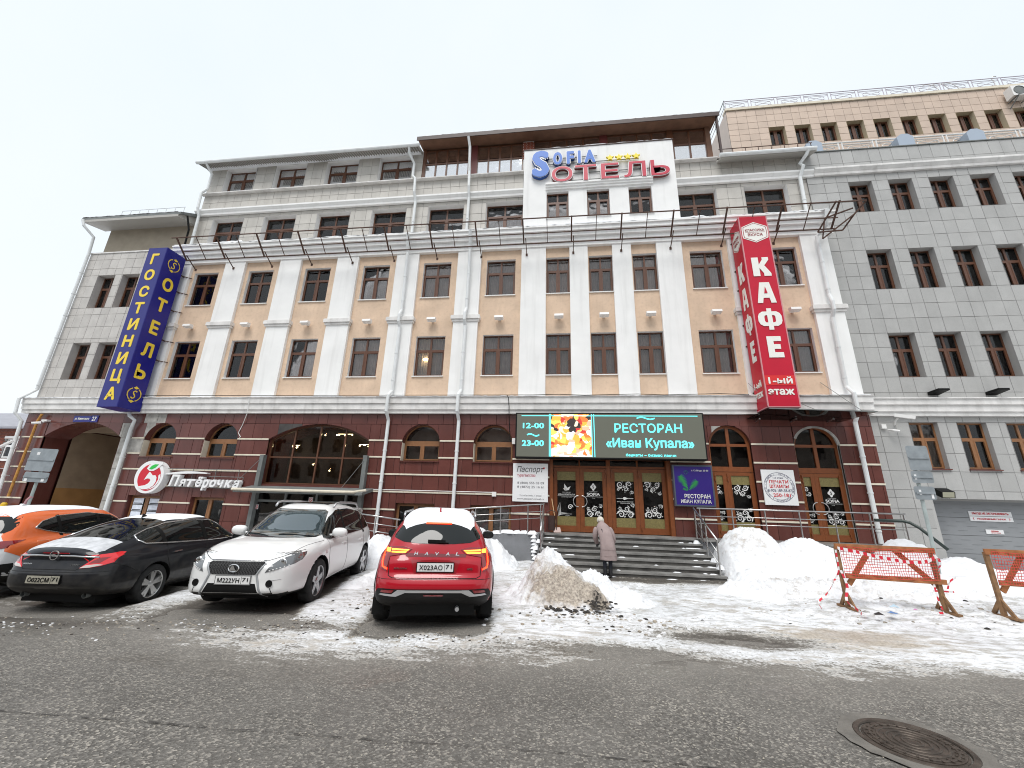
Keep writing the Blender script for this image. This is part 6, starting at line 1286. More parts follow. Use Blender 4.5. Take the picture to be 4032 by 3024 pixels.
for i in range(n): a = 2*math.pi*i/n; v += [(2.73+0.37*math.cos(a), -9.98+0.37*math.sin(a), 0.010), (2.73+ro[i]*1.05*math.cos(a), -9.98+ro[i]*math.sin(a), 0.009)]
b.add(v, [(2*i, (2*i+1), (2*((i+1) % n)+1), 2*((i+1) % n)) for i in range(n)]); b.build('patch', mat('smooth_patch_asphalt', (0.155, 0.142, 0.125), 0.85, var=0.25, vscale=5, bump=0.4), MH, fix=False)

# snowy yard: packed snow, ice and slush with bare patches
CARS = [(-2.45, -5.75, 2.45, 0.98), (-5.72, -5.5, 2.7, 1.1), (-8.75, -5.75, 2.8, 1.1), (-11.6, -5.8, 2.6, 1.1)]
CA = math.radians(12); ux, uy = -math.sin(CA), math.cos(CA)
def under_car(X, Y):  # car footprints, where the ground is bare and its colour darker
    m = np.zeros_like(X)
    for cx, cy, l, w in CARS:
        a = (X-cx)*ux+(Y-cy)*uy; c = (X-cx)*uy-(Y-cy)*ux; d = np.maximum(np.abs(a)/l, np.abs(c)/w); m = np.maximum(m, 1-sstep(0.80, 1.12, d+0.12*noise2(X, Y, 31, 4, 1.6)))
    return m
def yard(X, Y):
    e = edge_y(X)+0.30*noise2(X, Y*2.2, 21, 5, 0.9); depth = sstep(0, 0.9, Y-e)
    n1 = noise2(X, Y, 1, 6, 0.9); n2 = noise2(X*0.6, Y*1.6, 2, 6, 3.2, 0.6); n3 = noise2(X, Y, 3, 4, 12); uc = under_car(X, Y)
    rub = sstep(2.5, 4.5, X)*sstep(-6.9, -5.6, Y)*(1-sstep(10, 12, X)) + 0.5*sstep(-1.6, -0.9, X)*sstep(-7.6, -6.8, Y)*(1-sstep(2, 3, X))
    path = np.exp(-((Y+3.15)/0.5)**2)*sstep(-1.0, 0.0, X)*(1-sstep(4.0, 4.8, X))                    # wet strip at the foot of the steps
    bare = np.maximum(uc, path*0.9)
    bare = np.maximum(bare, np.exp(-((X-2.35+0.6*(Y+7.3))/1.1)**2-((Y+7.45)/0.38)**2)*0.95)            # melted patch before the steps
    bare = np.maximum(bare, np.exp(-((Y+8.35)/0.33)**2)*np.exp(-((X-0.6)/1.6)**2)*0.75)
    bare = np.maximum(bare, sstep(-8.2, -9.3, X)*0.5*sstep(-5, -7, Y))
    bare = np.maximum(bare, np.exp(-((X+4.6)/2.3)**2-((Y+8.0)/0.38)**2)*0.75); bare = np.maximum(bare, np.exp(-((X+7.6)/1.8)**2-((Y+8.35)/0.30)**2)*0.8)
    z = ground_z(X, Y)+depth*(0.030+0.022*n1+0.016*n2*(1-path)+0.005*n3+rub*(0.045*n2+0.05*n1+0.02*n3))
    lx, rx = (X+2.9)*uy-(Y+7)*ux, (X+1.0)*uy-(Y+7)*ux
    z = z - 0.05*bare*depth - (1-sstep(-1.3, -0.75, Y-e))*0.05
    white = 1-1.15*bare
    left = sstep(-3.2, -6.5, X)*sstep(-6.3, -7.6, Y)
    ramp_ = np.clip((Y-e+0.75)/1.25, 0, 1)
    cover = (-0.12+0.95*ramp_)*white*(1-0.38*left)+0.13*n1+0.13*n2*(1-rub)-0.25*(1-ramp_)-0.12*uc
    dirt = 0.30*np.exp(-np.abs(Y-e-0.1)/0.45)+0.20*sstep(0.0, 0.6, noise2(X*0.5, Y, 8, 5, 0.9))+0.65*np.exp(-((X-4.3)/0.9)**2-((Y+7.0)/0.35)**2)+0.4*np.exp(-((X-3.2)/1.6)**2-((Y+7.3)/0.4)**2)
    return z, {'cover': cover, 'dark_ground': np.clip(np.maximum(bare*1.1, 0.25*sstep(0.2, 0.9, Y-e)), 0, 1), 'slush': slush_f(X, Y), 'dirt': dirt, 'ice': sstep(-0.1, 0.5, noise2(X*.7, Y*1.8, 15, 4, 0.8))}
def snowmat(t, N, K, b, pile=False):
    g = N.new('ShaderNodeNewGeometry'); pos = g.outputs['Position']; A = lambda n: (lambda a: (setattr(a, 'attribute_name', n), a.outputs['Fac'])[1])(N.new('ShaderNodeAttribute'))
    mp = N.new('ShaderNodeMapping'); mp.inputs['Scale'].default_value = (0.6, 1.5, 1.2); mp.inputs['Rotation'].default_value = (0, 0, 0.12); K(pos, mp.inputs[0]); pv = mp.outputs[0]
    f1 = nz(N, K, pv, 5.5, 8, 0.62); f2 = nz(N, K, pos, 26, 6, 0.65); f3 = nz(N, K, pos, 2.2, 6, 0.6)
    ac, an = asph_full(N, K, pos); ac = mcol(N, K, math_(N, K, 'MULTIPLY', A('dark_ground'), 0.85), ac, mcol(N, K, mrange(N, K, f2, .3, .7), (0.022, 0.018, 0.014), (0.085, 0.070, 0.056)))
    snow = mcol(N, K, mrange(N, K, f3, 0.35, 0.7), (0.80, 0.81, 0.83), (0.68, 0.685, 0.70))
    grey = mcol(N, K, mrange(N, K, f2, 0.35, 0.62), (0.33, 0.32, 0.30), (0.55, 0.545, 0.53))
    k = mrange(N, K, f1, 0.46, 0.58); k = math_(N, K, 'MULTIPLY', k, 0.85); snow = mcol(N, K, k, snow, grey)
    dd = math_(N, K, 'ADD', A('dirt'), math_(N, K, 'MULTIPLY', math_(N, K, 'SUBTRACT', f1, 0.5), 1.3)); dk = mrange(N, K, dd, 0.14, 0.55)
    dirtc = mcol(N, K, mrange(N, K, f2, 0.35, 0.65), (0.24, 0.185, 0.125), (0.52, 0.45, 0.36)); snow = mcol(N, K, math_(N, K, 'MULTIPLY', dk, 0.75), snow, dirtc)
    spk = mrange(N, K, nz(N, K, pos, 48, 3), 0.66, 0.70); sp2 = mrange(N, K, nz(N, K, pos, 4, 4), 0.5, 0.62); snow = mcol(N, K, math_(N, K, 'MULTIPLY', math_(N, K, 'MULTIPLY', spk, sp2), 0.8), snow, (0.05, 0.04, 0.035))
    f4 = nz(N, K, pos, 70, 4, 0.6)
    cv = math_(N, K, 'ADD', A('cover'), math_(N, K, 'MULTIPLY', math_(N, K, 'SUBTRACT', f1, 0.5), 1.5)); cv = math_(N, K, 'ADD', cv, math_(N, K, 'MULTIPLY', math_(N, K, 'SUBTRACT', f2, 0.5), 0.9)); cv = math_(N, K, 'ADD', cv, math_(N, K, 'MULTIPLY', math_(N, K, 'SUBTRACT', f4, 0.5), 0.35))
    slush = mcol(N, K, mrange(N, K, f2, .35, .65), (0.13, 0.115, 0.095), (0.30, 0.28, 0.25))
    c = mcol(N, K, mrange(N, K, cv, 0.12, 0.38), ac, slush); c = mcol(N, K, mrange(N, K, cv, 0.34, 0.52), c, grey); c = mcol(N, K, mrange(N, K, cv, 0.46, 0.66), c, snow); K(c, b.inputs['Base Color'])
    ice = A('ice'); ro = math_(N, K, 'SUBTRACT', 0.75, math_(N, K, 'MULTIPLY', ice, 0.40)); K(ro, b.inputs['Roughness'])
    bn = N.new('ShaderNodeBump'); bn.inputs['Strength'].default_value = 0.55; bn.inputs['Distance'].default_value = 0.03; K(math_(N, K, 'ADD', f1, math_(N, K, 'MULTIPLY', f2, 0.5)), bn.inputs['Height']); K(bn.outputs[0], b.inputs['Normal'])
M_yard = attr_material('packed_dirty_snow', snowmat)
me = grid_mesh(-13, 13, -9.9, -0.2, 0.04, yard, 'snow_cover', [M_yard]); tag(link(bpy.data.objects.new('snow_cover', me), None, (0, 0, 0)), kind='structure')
for x0, x1 in ((-32, -12.98), (12.98, 32)):
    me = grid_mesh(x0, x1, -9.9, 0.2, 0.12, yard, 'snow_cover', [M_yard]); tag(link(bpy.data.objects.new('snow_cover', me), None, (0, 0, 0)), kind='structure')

# snow piles: each a heap of its own
def pile_mesh(name, x0, x1, y0, y1, hf, step=0.035, lump=0.05, seed=1, dirtf=None, gray=0.0, tc_=1.2):
    def zf(X, Y):
        h = hf(X, Y); m = np.clip(h/0.10, 0, 1); n = noise2(X, Y, seed, 5, 2.2, 0.55); n2 = noise2(X, Y, seed+1, 5, 7.0, 0.6); r = 1-np.abs(n2)*2.2; n3 = noise2(X, Y, seed+2, 3, 20)
        c1 = np.floor(noise2(X, Y, seed+5, 3, 5.0)*6)/6
        z = ground_z(X, Y)-0.02+h+m*(lump*2.1*n+lump*1.1*r+lump*0.45*n3+lump*tc_*c1); z = np.where(h < 0.01, ground_z(X, Y)-0.10, z)
        ed = np.minimum.reduce([X-x0, x1-X, Y-y0, y1-Y]); z = np.where(ed < step*1.5, np.minimum(z, ground_z(X, Y)-0.08), z)
        d = dirtf(X, Y, h) if dirtf else np.full_like(X, gray)
        return z, {'cover': np.full_like(X, 2.0), 'dirt': d, 'ice': np.zeros_like(X)}
    return grid_mesh(x0, x1, y0, y1, step, zf, name, [M_pile])
def pilemat(t, N, K, b):
    g = N.new('ShaderNodeNewGeometry'); pos = g.outputs['Position']; a = N.new('ShaderNodeAttribute'); a.attribute_name = 'dirt'
    f1 = nz(N, K, pos, 7, 8, 0.62); f2 = nz(N, K, pos, 24, 6, 0.65); f3 = nz(N, K, pos, 1.8, 5)
    snow = mcol(N, K, mrange(N, K, f3, 0.4, 0.7), (0.82, 0.83, 0.85), (0.70, 0.705, 0.72))
    dd = math_(N, K, 'ADD', a.outputs['Fac'], math_(N, K, 'MULTIPLY', math_(N, K, 'SUBTRACT', f1, 0.5), 1.5)); dk = mrange(N, K, dd, 0.25, 0.75)
    dc = mcol(N, K, mrange(N, K, f2, 0.38, 0.62), (0.15, 0.105, 0.065), (0.50, 0.42, 0.32)); c = mcol(N, K, math_(N, K, 'MULTIPLY', dk, 0.85), snow, dc)
    blk_ = mrange(N, K, a.outputs['Fac'], 1.3, 1.9); c = mcol(N, K, math_(N, K, 'MULTIPLY', blk_, mrange(N, K, f2, 0.42, 0.5)), c, (0.03, 0.025, 0.02)); K(c, b.inputs['Base Color']); b.inputs['Roughness'].default_value = 0.8
    bn = N.new('ShaderNodeBump'); bn.inputs['Strength'].default_value = 0.7; bn.inputs['Distance'].default_value = 0.04; K(math_(N, K, 'ADD', f1, math_(N, K, 'MULTIPLY', f2, 0.6)), bn.inputs['Height']); K(bn.outputs[0], b.inputs['Normal'])
    b.inputs['Subsurface Weight'].default_value = 0.0
M_pile = attr_material('shovelled_snow', pilemat)
def G2(X, Y, cx, cy, sx, sy, h, rot=0.0, p=2.0):
    a = (X-cx)*math.cos(rot)+(Y-cy)*math.sin(rot); c = -(X-cx)*math.sin(rot)+(Y-cy)*math.cos(rot); return h*np.exp(-(np.abs(a/sx)**p)-(np.abs(c/sy)**p))
def put_pile(me, label): o = link(bpy.data.objects.new('snow_pile', me), None, (0, 0, 0)); tag(o, label, 'snow pile', 'shovelled snow piles')
def h1(X, Y):
    return np.clip(np.maximum.reduce([G2(X, Y, -0.25, -5.35, 0.55, 0.62, 0.80), G2(X, Y, 0.05, -5.75, 0.85, 0.50, 0.52), G2(X, Y, 0.50, -5.45, 0.62, 0.45, 0.42, -0.25), G2(X, Y, 1.10, -5.65, 0.60, 0.40, 0.20, -0.3)])-0.03, 0, 9)
def d1(X, Y, h):
    d = 1.15*np.exp(-((X-0.05)/0.62)**2-((Y+6.12)/0.38)**2)+0.45*np.exp(-((X+0.55)/0.25)**2-((Y+5.6)/0.5)**2)+1.8*np.exp(-((X-0.62)/0.13)**2-((Y+6.22)/0.16)**2); return d
put_pile(pile_mesh('snow_pile', -1.3, 2.2, -6.75, -4.3, h1, 0.028, 0.075, 40, d1), 'dirty brown-stained snow heap in front of the entrance steps')
def h2(X, Y): return np.clip(np.maximum.reduce([G2(X, Y, 4.95, -1.95, 0.95, 0.85, 1.25, 0, 2.6), G2(X, Y, 6.3, -2.0, 1.2, 0.95, 0.92, 0, 2.4), G2(X, Y, 4.9, -3.0, 0.9, 0.7, 0.42), G2(X, Y, 7.3, -2.1, 1.0, 0.9, 0.72)])-0.04, 0, 9)*sstep(3.90, 4.25, X)
put_pile(pile_mesh('snow_pile', 3.85, 8.9, -4.2, -1.17, h2, 0.035, 0.042, 50, tc_=0.4, dirtf=lambda X, Y, h: 0.15+0.25*np.exp(-((X-4.8)/0.5)**2-((h-0.9)/0.3)**2)), 'tall white snow bank against the terrace right of the steps')
def h3(X, Y): return np.clip(np.maximum.reduce([G2(X, Y, 8.7, -1.9, 0.75, 0.8, 1.05), G2(X, Y, 9.8, -2.0, 1.0, 1.0, 0.62), G2(X, Y, 11.2, -2.0, 1.6, 1.1, 0.36), G2(X, Y, 8.4, -3.2, 1.6, 0.7, 0.35)])-0.04, 0, 9)
put_pile(pile_mesh('snow_pile', 7.6, 13.5, -4.6, -0.3, h3, 0.045, 0.035, 60, tc_=0.3, dirtf=lambda X, Y, h: 0.08+0*X), 'smooth snow bank around the road sign pole and garage door')
def h4(X, Y): return np.clip(np.maximum.reduce([G2(X, Y, -2.55, -2.35, 0.75, 0.7, 1.10, 0, 3), G2(X, Y, -1.9, -2.2, 0.5, 0.6, 0.72), G2(X, Y, -3.8, -2.2, 0.9, 0.7, 0.9)])-0.04, 0, 9)
put_pile(pile_mesh('snow_pile', -5.0, -1.15, -3.3, -1.17, h4, 0.035, 0.06, 70, lambda X, Y, h: 0*X), 'white snow bank in front of the ramp beside the red car')
def h5(X, Y): return np.clip(np.maximum.reduce([G2(X, Y, -5.2, -2.15, 0.7, 0.8, 0.75), G2(X, Y, -4.1, -4.2, 0.32, 1.4, 0.26, -0.15), G2(X, Y, -6.3, -2.2, 1.0, 0.8, 0.6)])-0.03, 0, 9)
put_pile(pile_mesh('snow_pile', -7.4, -3.5, -5.9, -1.17, h5, 0.05, 0.05, 80, lambda X, Y, h: 0.12+0*X), 'snow bank between the white car and the red car')
def h6(X, Y): return np.clip(np.maximum.reduce([G2(X, Y, 3.95, -4.35, 0.6, 0.5, 0.22), G2(X, Y, 5.0, -4.2, 1.2, 0.5, 0.22), G2(X, Y, 6.8, -3.9, 1.6, 0.5, 0.25), G2(X, Y, 5.6, -5.0, 0.9, 0.3, 0.10)])-0.02, 0, 9)
put_pile(pile_mesh('snow_pile', 3.0, 9.2, -5.7, -3.0, h6, 0.04, 0.075, 90, lambda X, Y, h: 0.22+0.2*noise2(X, Y, 7, 4, 1.5)), 'low lumpy churned snow behind the netted barricade')
def h7(X, Y): return np.clip(G2(X, Y, -1.4, -1.02, 0.9, 0.25, 0.10)+G2(X, Y, -0.9, -1.3, 0.22, 0.28, 0.55), 0, 9)
# clods and grit scattered about
clodm = [mat('snow_clod', (0.70, 0.70, 0.71), 0.8, bump=0.5), mat('dirty_ice_clod', (0.30, 0.26, 0.21), 0.8, var=0.4, vscale=20), mat('dark_grit', (0.035, 0.03, 0.026), 0.85)]
def clods(name, spots, sizes, mats_w, seed):
    r = random.Random(seed); B = [MB(), MB(), MB()]
    for x, y, z in spots:
        s = r.uniform(*sizes); k = r.choices((0, 1, 2), mats_w)[0]; v = []; n = 5; a0 = r.random()*6
        for hh, q in ((0, 1.0), (s*0.45, 0.75)):
            for i in range(n): a = a0+2*math.pi*i/n; e = s*q*r.uniform(0.6, 1.15); v.append((x+e*math.cos(a), y+e*0.8*math.sin(a), z+hh*r.uniform(.7, 1.2)))
        v.append((x, y, z+s*0.6)); f = [(i, (i+1) % n, n+(i+1) % n, n+i) for i in range(n)]+[(n+i, n+(i+1) % n, 2*n) for i in range(n)]; B[k].add(v, f)
    for k in range(3):
        if B[k].v: B[k].build(name, clodm[k], None, kind='stuff', fix=False)
def gz(x, y): return float(yard(np.array([[x]]), np.array([[y]]))[0][0, 0])
sp_ = []
for i in range(520): x = rng.normal(-4.9, 1.0); y = rng.normal(-7.95, 0.28); sp_.append((x, y))
for i in range(260): x = rng.normal(-7.7, 1.1); y = rng.normal(-8.6, 0.25); sp_.append((x, y))
for i in range(260): x = rng.normal(-1.9, 0.7); y = rng.normal(-8.15, 0.2); sp_.append((x, y))
xy = np.array(sp_); zz_ = yard(xy[None, :, 0], xy[None, :, 1])[0][0]
clods('ice_grit', [(a, c, z-0.004) for (a, c), z in zip(sp_, zz_)], (0.008, 0.028), (3, 6, 3), 2)
sp_ = [(rng.uniform(3.2, 8.5), rng.uniform(-6.6, -3.6)) for i in range(240)]+[(rng.normal(0.3, 0.6), rng.normal(-6.75, 0.14)) for i in range(300)]+[(rng.uniform(-1.2, 1.6), rng.uniform(-7.6, -6.8)) for i in range(150)]+[(rng.normal(-3.4, 0.3), rng.normal(-6.2, 0.5)) for i in range(220)]
xy = np.array(sp_); zz_ = yard(xy[None, :, 0], xy[None, :, 1])[0][0]
clods('snow_clods', [(a, c, z-0.006) for (a, c), z in zip(sp_, zz_)], (0.012, 0.05), (8, 3, 1.2), 3)
sp_ = [(rng.normal(0.62, 0.13), rng.normal(-6.35, 0.10)) for i in range(70)]+[(rng.uniform(-0.3, .6), rng.normal(-6.62, 0.05)) for i in range(60)]
clods('dark_grit', [(a, c, float(ground_z(np.array(a), np.array(c)))+0.05+max(0, 0.28-abs(c+6.3))*0.3) for a, c in sp_], (0.02, 0.05), (1, 2, 6), 6)
b = MB(); r = random.Random(8)                                                     # loose chippings on the asphalt
for i in range(900):
    x = r.uniform(-9, 8); y = r.uniform(-11.5, -8.9); s = r.uniform(0.003, 0.009); a = r.random()*3
    v = [(x+s*math.cos(a+k*math.pi/2)*(1 if k % 2 else 0.6), y+s*math.sin(a+k*math.pi/2), 0.006) for k in range(4)]+[(x, y, 0.006+s*0.7)]; b.add(v, [(0, 1, 4), (1, 2, 4), (2, 3, 4), (3, 0, 4)])
b.build('stone_chippings', mat('pale_chipping', (0.42, 0.38, 0.31), 0.8, var=0.4, vscale=30), None, kind='stuff', fix=False)
# snow lying on the steps, the ramp top and the terrace
def patch_snow(name, parent, pts, seed, h=0.03, **kw):
    b = MB(); r = random.Random(seed)
    for x, y, z, w, d in pts:
        n = 9; v = [(x+w*math.cos(2*math.pi*i/n)*r.uniform(.6, 1.2), y+d*math.sin(2*math.pi*i/n)*r.uniform(.6, 1.2), z) for i in range(n)]+[(x+w*.5*math.cos(2*math.pi*i/n)*r.uniform(.6, 1.2), y+d*.5*math.sin(2*math.pi*i/n), z+h*r.uniform(.6, 1.1)) for i in range(n)]+[(x, y, z+h)]
        b.add(v, [(i, (i+1) % n, n+(i+1) % n, n+i) for i in range(n)]+[(n+i, n+(i+1) % n, 2*n) for i in range(n)])
    return b.build(name, MT['snow'], parent, smooth=True, fix=False, **kw)
r = random.Random(12); pts = []
for k in range(1, 8):
    z = 0.93-k*0.12; y = -0.92-k*0.33+0.25
    for i in range(7):
        x = r.choice((r.uniform(-0.6, -0.2), r.uniform(3.4, 3.95), r.uniform(-0.6, 3.9))); pts.append((x, y+r.uniform(-.05, .06), z, r.uniform(.04, .16), r.uniform(.02, .05)))
patch_snow('snow_on_steps', None, pts, 4, 0.018, kind='stuff')
patch_snow('snow_on_ramp', None, [(-6.2+i*0.22, -1.05+random.uniform(-.05, .05), 0.33+i*0.22*0.13 if i < 20 else 0.90, 0.2, 0.16) for i in range(25)]+[(-0.85, -1.22, 0.3+k*0.1, 0.10, 0.08) for k in range(6)], 5, 0.10, kind='stuff')
patch_snow('snow_lumps', None, [(3.85, -1.15, 0.81, .12, .08), (3.92, -2.2, 0.45, .1, .1), (3.95, -2.6, 0.33, .12, .1), (9.6, -1.25, 0.93, .25, .12), (-0.75, -1.9, 0.55, .1, .15), (-0.72, -2.4, 0.35, .12, .2), (-0.7, -1.5, 0.7, .09, .1)], 6, 0.10, kind='stuff')
# ================================================================== CARS
def paint(name, col, metal=0.0, rough=0.35, dirt=0.35, dcol=(0.16, 0.145, 0.125)):
    return mat(name, col, rough, metal, coat=0.8, dirt=(dcol, -0.35, 0.10+dirt*1.4), spec=0.25)
tyre = mat('tyre_rubber', (0.014, 0.014, 0.014), 0.85, var=0.5, vscale=15); alloy = mat('alloy_rim', (0.42, 0.42, 0.43), 0.32, 0.85, var=0.1); chrome = mat('chrome_trim', (0.68, 0.68, 0.68), 0.15, 1.0)
cglass = mat('tinted_car_glass', (0.006, 0.008, 0.008), 0.03, spec=0.45); clad = mat('black_cladding', (0.008, 0.008, 0.009), 0.6, spec=0.3, dirt=((0.05, 0.045, 0.04), -0.2, 0.5)); seamm = mat('body_seam', (0.01, 0.01, 0.01), 0.9)
platew = mat('white_number_plate', (0.75, 0.75, 0.74), 0.45); dirtyplate = mat('dirty_number_plate', (0.34, 0.32, 0.26), 0.7, var=0.2, vscale=20)
def pchip(pts):
    x = np.array([p[0] for p in pts], float); y = np.array([p[1] for p in pts], float); h = np.diff(x); d = np.diff(y)/h; m = np.zeros_like(y); m[0] = d[0]; m[-1] = d[-1]
    for i in range(1, len(x)-1): m[i] = 0 if d[i-1]*d[i] <= 0 else (h[i-1]+h[i])*3/((2*h[i]+h[i-1])/d[i-1]+(h[i]+2*h[i-1])/d[i])
    def f(t):
        t = np.clip(t, x[0], x[-1]); i = np.clip(np.searchsorted(x, t)-1, 0, len(h)-1); s = (t-x[i])/h[i]
        return (2*s**3-3*s**2+1)*y[i]+(s**3-2*s**2+s)*h[i]*m[i]+(-2*s**3+3*s**2)*y[i+1]+(s**3-s**2)*h[i]*m[i+1]
    return f
class Car:
    def __init__(s, P, root):
        s.P = P; s.root = root; L = P['L']; top = pchip(P['top']); bot = pchip(P['bot']); plan = pchip(P['plan']); side = pchip(P['side']); rear = pchip(P['rear']); front = pchip(P['front']); n = P.get('n', 8)
        NX, NY, NZ = 96, 26, 30; bm = bmesh.new()
        def face(a, c, fn):
            A, B_ = np.meshgrid(a, c); p = fn(A, B_); m = (np.abs(p[0])**n+np.abs(p[1])**n+np.abs(p[2])**n)**(1/n); u, v, w = p[0]/m, p[1]/m, p[2]/m
            x0 = L/2*u; sg = np.tanh(x0/0.5); zt = top(x0+P.get('bow', 0.16)*v*v*sg); zb = bot(x0); z = zb+(zt-zb)*(w+1)/2
            z = z + P.get('crown', 0.0)*(1-v*v)*np.clip(w, 0, 1)
            y = v*P['W']*plan(x0)*side(z-P.get('slope', 0)*x0)
            x = x0+rear(z)*np.clip(1-(x0+L/2)/0.55, 0, 1)**2*(1-0.3*v*v)+front(z)*np.clip(1-(L/2-x0)/0.55, 0, 1)**2
            vs = [[bm.verts.new((float(x[i, j]), float(y[i, j]), float(z[i, j]))) for j in range(x.shape[1])] for i in range(x.shape[0])]
            for i in range(x.shape[0]-1):
                for j in range(x.shape[1]-1): bm.faces.new((vs[i][j], vs[i][j+1], vs[i+1][j+1], vs[i+1][j]))
        lx, ly, lz = np.linspace(-1, 1, NX+1), np.linspace(-1, 1, NY+1), np.linspace(-1, 1, NZ+1)
        lx = np.sign(lx)*np.abs(lx)**0.85
        o = lambda q: np.ones_like(q)
        face(lx, ly, lambda a, c: (a, c, o(a))); face(lx, ly, lambda a, c: (a, c, -o(a))); face(lx, lz, lambda a, c: (a, o(a), c)); face(lx, lz, lambda a, c: (a, -o(a), c)); face(ly, lz, lambda a, c: (o(a), a, c)); face(ly, lz, lambda a, c: (-o(a), a, c))
        bmesh.ops.remove_doubles(bm, verts=bm.verts, dist=1e-4); bmesh.ops.recalc_face_normals(bm, faces=bm.faces)
        s.bvh = BVHTree.FromBMesh(bm); s.arch = []
        for xw in P['axles']:
            R_ = P['arch']; zw = P['r']
            N_ = 22
            for k in range(N_):
                a = math.pi*2*(k+.5)/N_; nrm = Vector((math.cos(a), 0, math.sin(a))); co = Vector((xw, 0, zw))+nrm*R_
                sub = [f for f in bm.faces if abs(f.calc_center_median().x-xw) < R_*1.35 and abs(f.calc_center_median().z-zw) < R_*1.3 and abs(f.calc_center_median().y) > 0.3]
                g = list({e for f in sub for e in f.edges})+list({v for f in sub for v in f.verts})+sub; bmesh.ops.bisect_plane(bm, geom=g, plane_co=co, plane_no=nrm, dist=1e-5)
            kill = []
            for f in bm.faces:
                c = f.calc_center_median()
                if abs(c.y) > 0.35 and math.hypot(c.x-xw, c.z-zw) < R_*math.cos(math.pi/N_)*1.002: kill.append(f)
            bmesh.ops.delete(bm, geom=kill, context='FACES')
        me = bpy.data.meshes.new('body'); me.materials.append(P['paint']); me.materials.append(clad)
        if P.get('clad'):
            g = list(bm.verts)+list(bm.edges)+list(bm.faces); bmesh.ops.bisect_plane(bm, geom=g, plane_co=(0, 0, P['clad']), plane_no=(0, 0, 1), dist=1e-5)
        for f in bm.faces:
            c = f.calc_center_median(); f.smooth = True
            if (P.get('clad') and c.z < P['clad']) or (f.normal.z < -0.6 and c.z < 0.4): f.material_index = 1
        bm.to_mesh(me); bm.free(); s.body = link(bpy.data.objects.new('body', me), root, (0, 0, 0))
        for xw in P['axles']:
            for sy in (-1, 1):
                yo = P['W']*0.985; b = MB(); n_ = 22; v = []
                for k in range(n_+1):
                    a = -0.35+(math.pi+0.7)*k/n_; x, z = xw+P['arch']*math.cos(a), P['r']+P['arch']*math.sin(a); yl = s.hit_y(x, z, sy, yo)
                    v += [(x, yl, z), (x, sy*(P['W']-0.40), z)]
                b.add(v, [(2*i, 2*i+2, 2*i+3, 2*i+1) for i in range(n_)]); b.prism([(xw+P['arch']*math.cos(-0.35+(math.pi+0.7)*k/n_), P['r']+P['arch']*math.sin(-0.35+(math.pi+0.7)*k/n_)) for k in range(n_+1)], sy*(P['W']-0.40), sy*(P['W']-0.42))
                b.build('wheel_arch_liner', MT['black'], root, fix=False)
                if P.get('archclad'):
                    b = MB(); v = []
                    for k in range(n_+1):
                        a = -0.30+(math.pi+0.6)*k/n_; row = []
                        for q, off in ((-0.005, 0.004), (0.0, 0.018), (P['archclad'], 0.012), (P['archclad']+0.008, 0.0)):
                            x, z = xw+(P['arch']+q)*math.cos(a), P['r']+(P['arch']+q)*math.sin(a); row.append((x, s.hit_y(x, z, sy, yo)+sy*off, z))
                        v += row
                    b.add(v, [(4*i+j, 4*i+4+j, 4*i+5+j, 4*i+1+j) for i in range(n_) for j in range(3)]); b.build('wheel_arch_trim', clad, root, smooth=True, fix=False)
                s.wheel(xw, sy)
    def hit_y(s, x, z, sy, dflt):
        h = s.bvh.ray_cast(Vector((x, sy*3, z)), Vector((0, -sy, 0)), 3); return h[0].y if h[0] is not None else sy*dflt
    def wheel(s, xw, sy):
        P = s.P; r = P['r']; key = 'wheel'+s.root.name+str(sy)
        c = (xw, sy*(P['W']-0.125), r-0.004)
        if not hasattr(s, 'wm'): s.wm = {}
        if sy not in s.wm:
            b = MB(); w = 0.105; b.lathe([(r*0.68, -w), (r*0.93, -w), (r*0.985, -w*0.8), (r, -w*0.45), (r, w*0.45), (r*0.985, w*0.8), (r*0.93, w), (r*0.68, w)], (0, 0, 0), 'y', 36)
            for k in range(48):
                a = 2*math.pi*k/48; b.obox((r*math.cos(a), -w*0.6, r*math.sin(a)), (r*math.cos(a+.05), w*0.6, r*math.sin(a+.05)), 0.012, 0.006) if False else None
            t = b.mesh('tyre', [tyre], center=False)[0]; shade_smooth(t)
            R0 = r*0.70; yo = sy*w; b = MB()
            b.lathe([(R0, sy*w*0.96), (R0*0.97, sy*w*1.0), (R0*0.93, sy*w*0.92), (R0*0.90, sy*w*0.2), (R0*0.88, -sy*w*0.4)], (0, 0, 0), 'y', 36)
            ns = P.get('spokes', 5); dbl = P.get('double', False)
            for k in range(ns):
                for off in ((-0.17, 0.17) if dbl else (0,)):
                    a = 2*math.pi*(k+0.25)/ns; a1 = a+off; w0, w1 = (0.032, 0.024) if dbl else (0.055, 0.045)
                    p0 = Vector((0.05*math.cos(a), sy*w*0.80, 0.05*math.sin(a))); p1 = Vector((R0*0.94*math.cos(a1), sy*w*0.86, R0*0.94*math.sin(a1))); d = (p1-p0).normalized(); q = d.cross(Vector((0, 1, 0))).normalized()
                    vs = [p0-q*w0, p0+q*w0, p1+q*w1, p1-q*w1]; dn = Vector((0, -sy*0.05, 0)); b.add(vs+[x+dn+(0*q) for x in vs], [(0, 1, 2, 3), (4, 5, 1, 0), (5, 6, 2, 1), (7, 4, 0, 3), (6, 7, 3, 2)])
            b.lathe([(0.0, sy*w*0.93), (0.045, sy*w*0.92), (0.065, sy*w*0.80), (0.065, sy*w*0.3)], (0, 0, 0), 'y', 20)
            rm_ = b.mesh('rim', [P.get('rim', alloy)], center=False)[0]
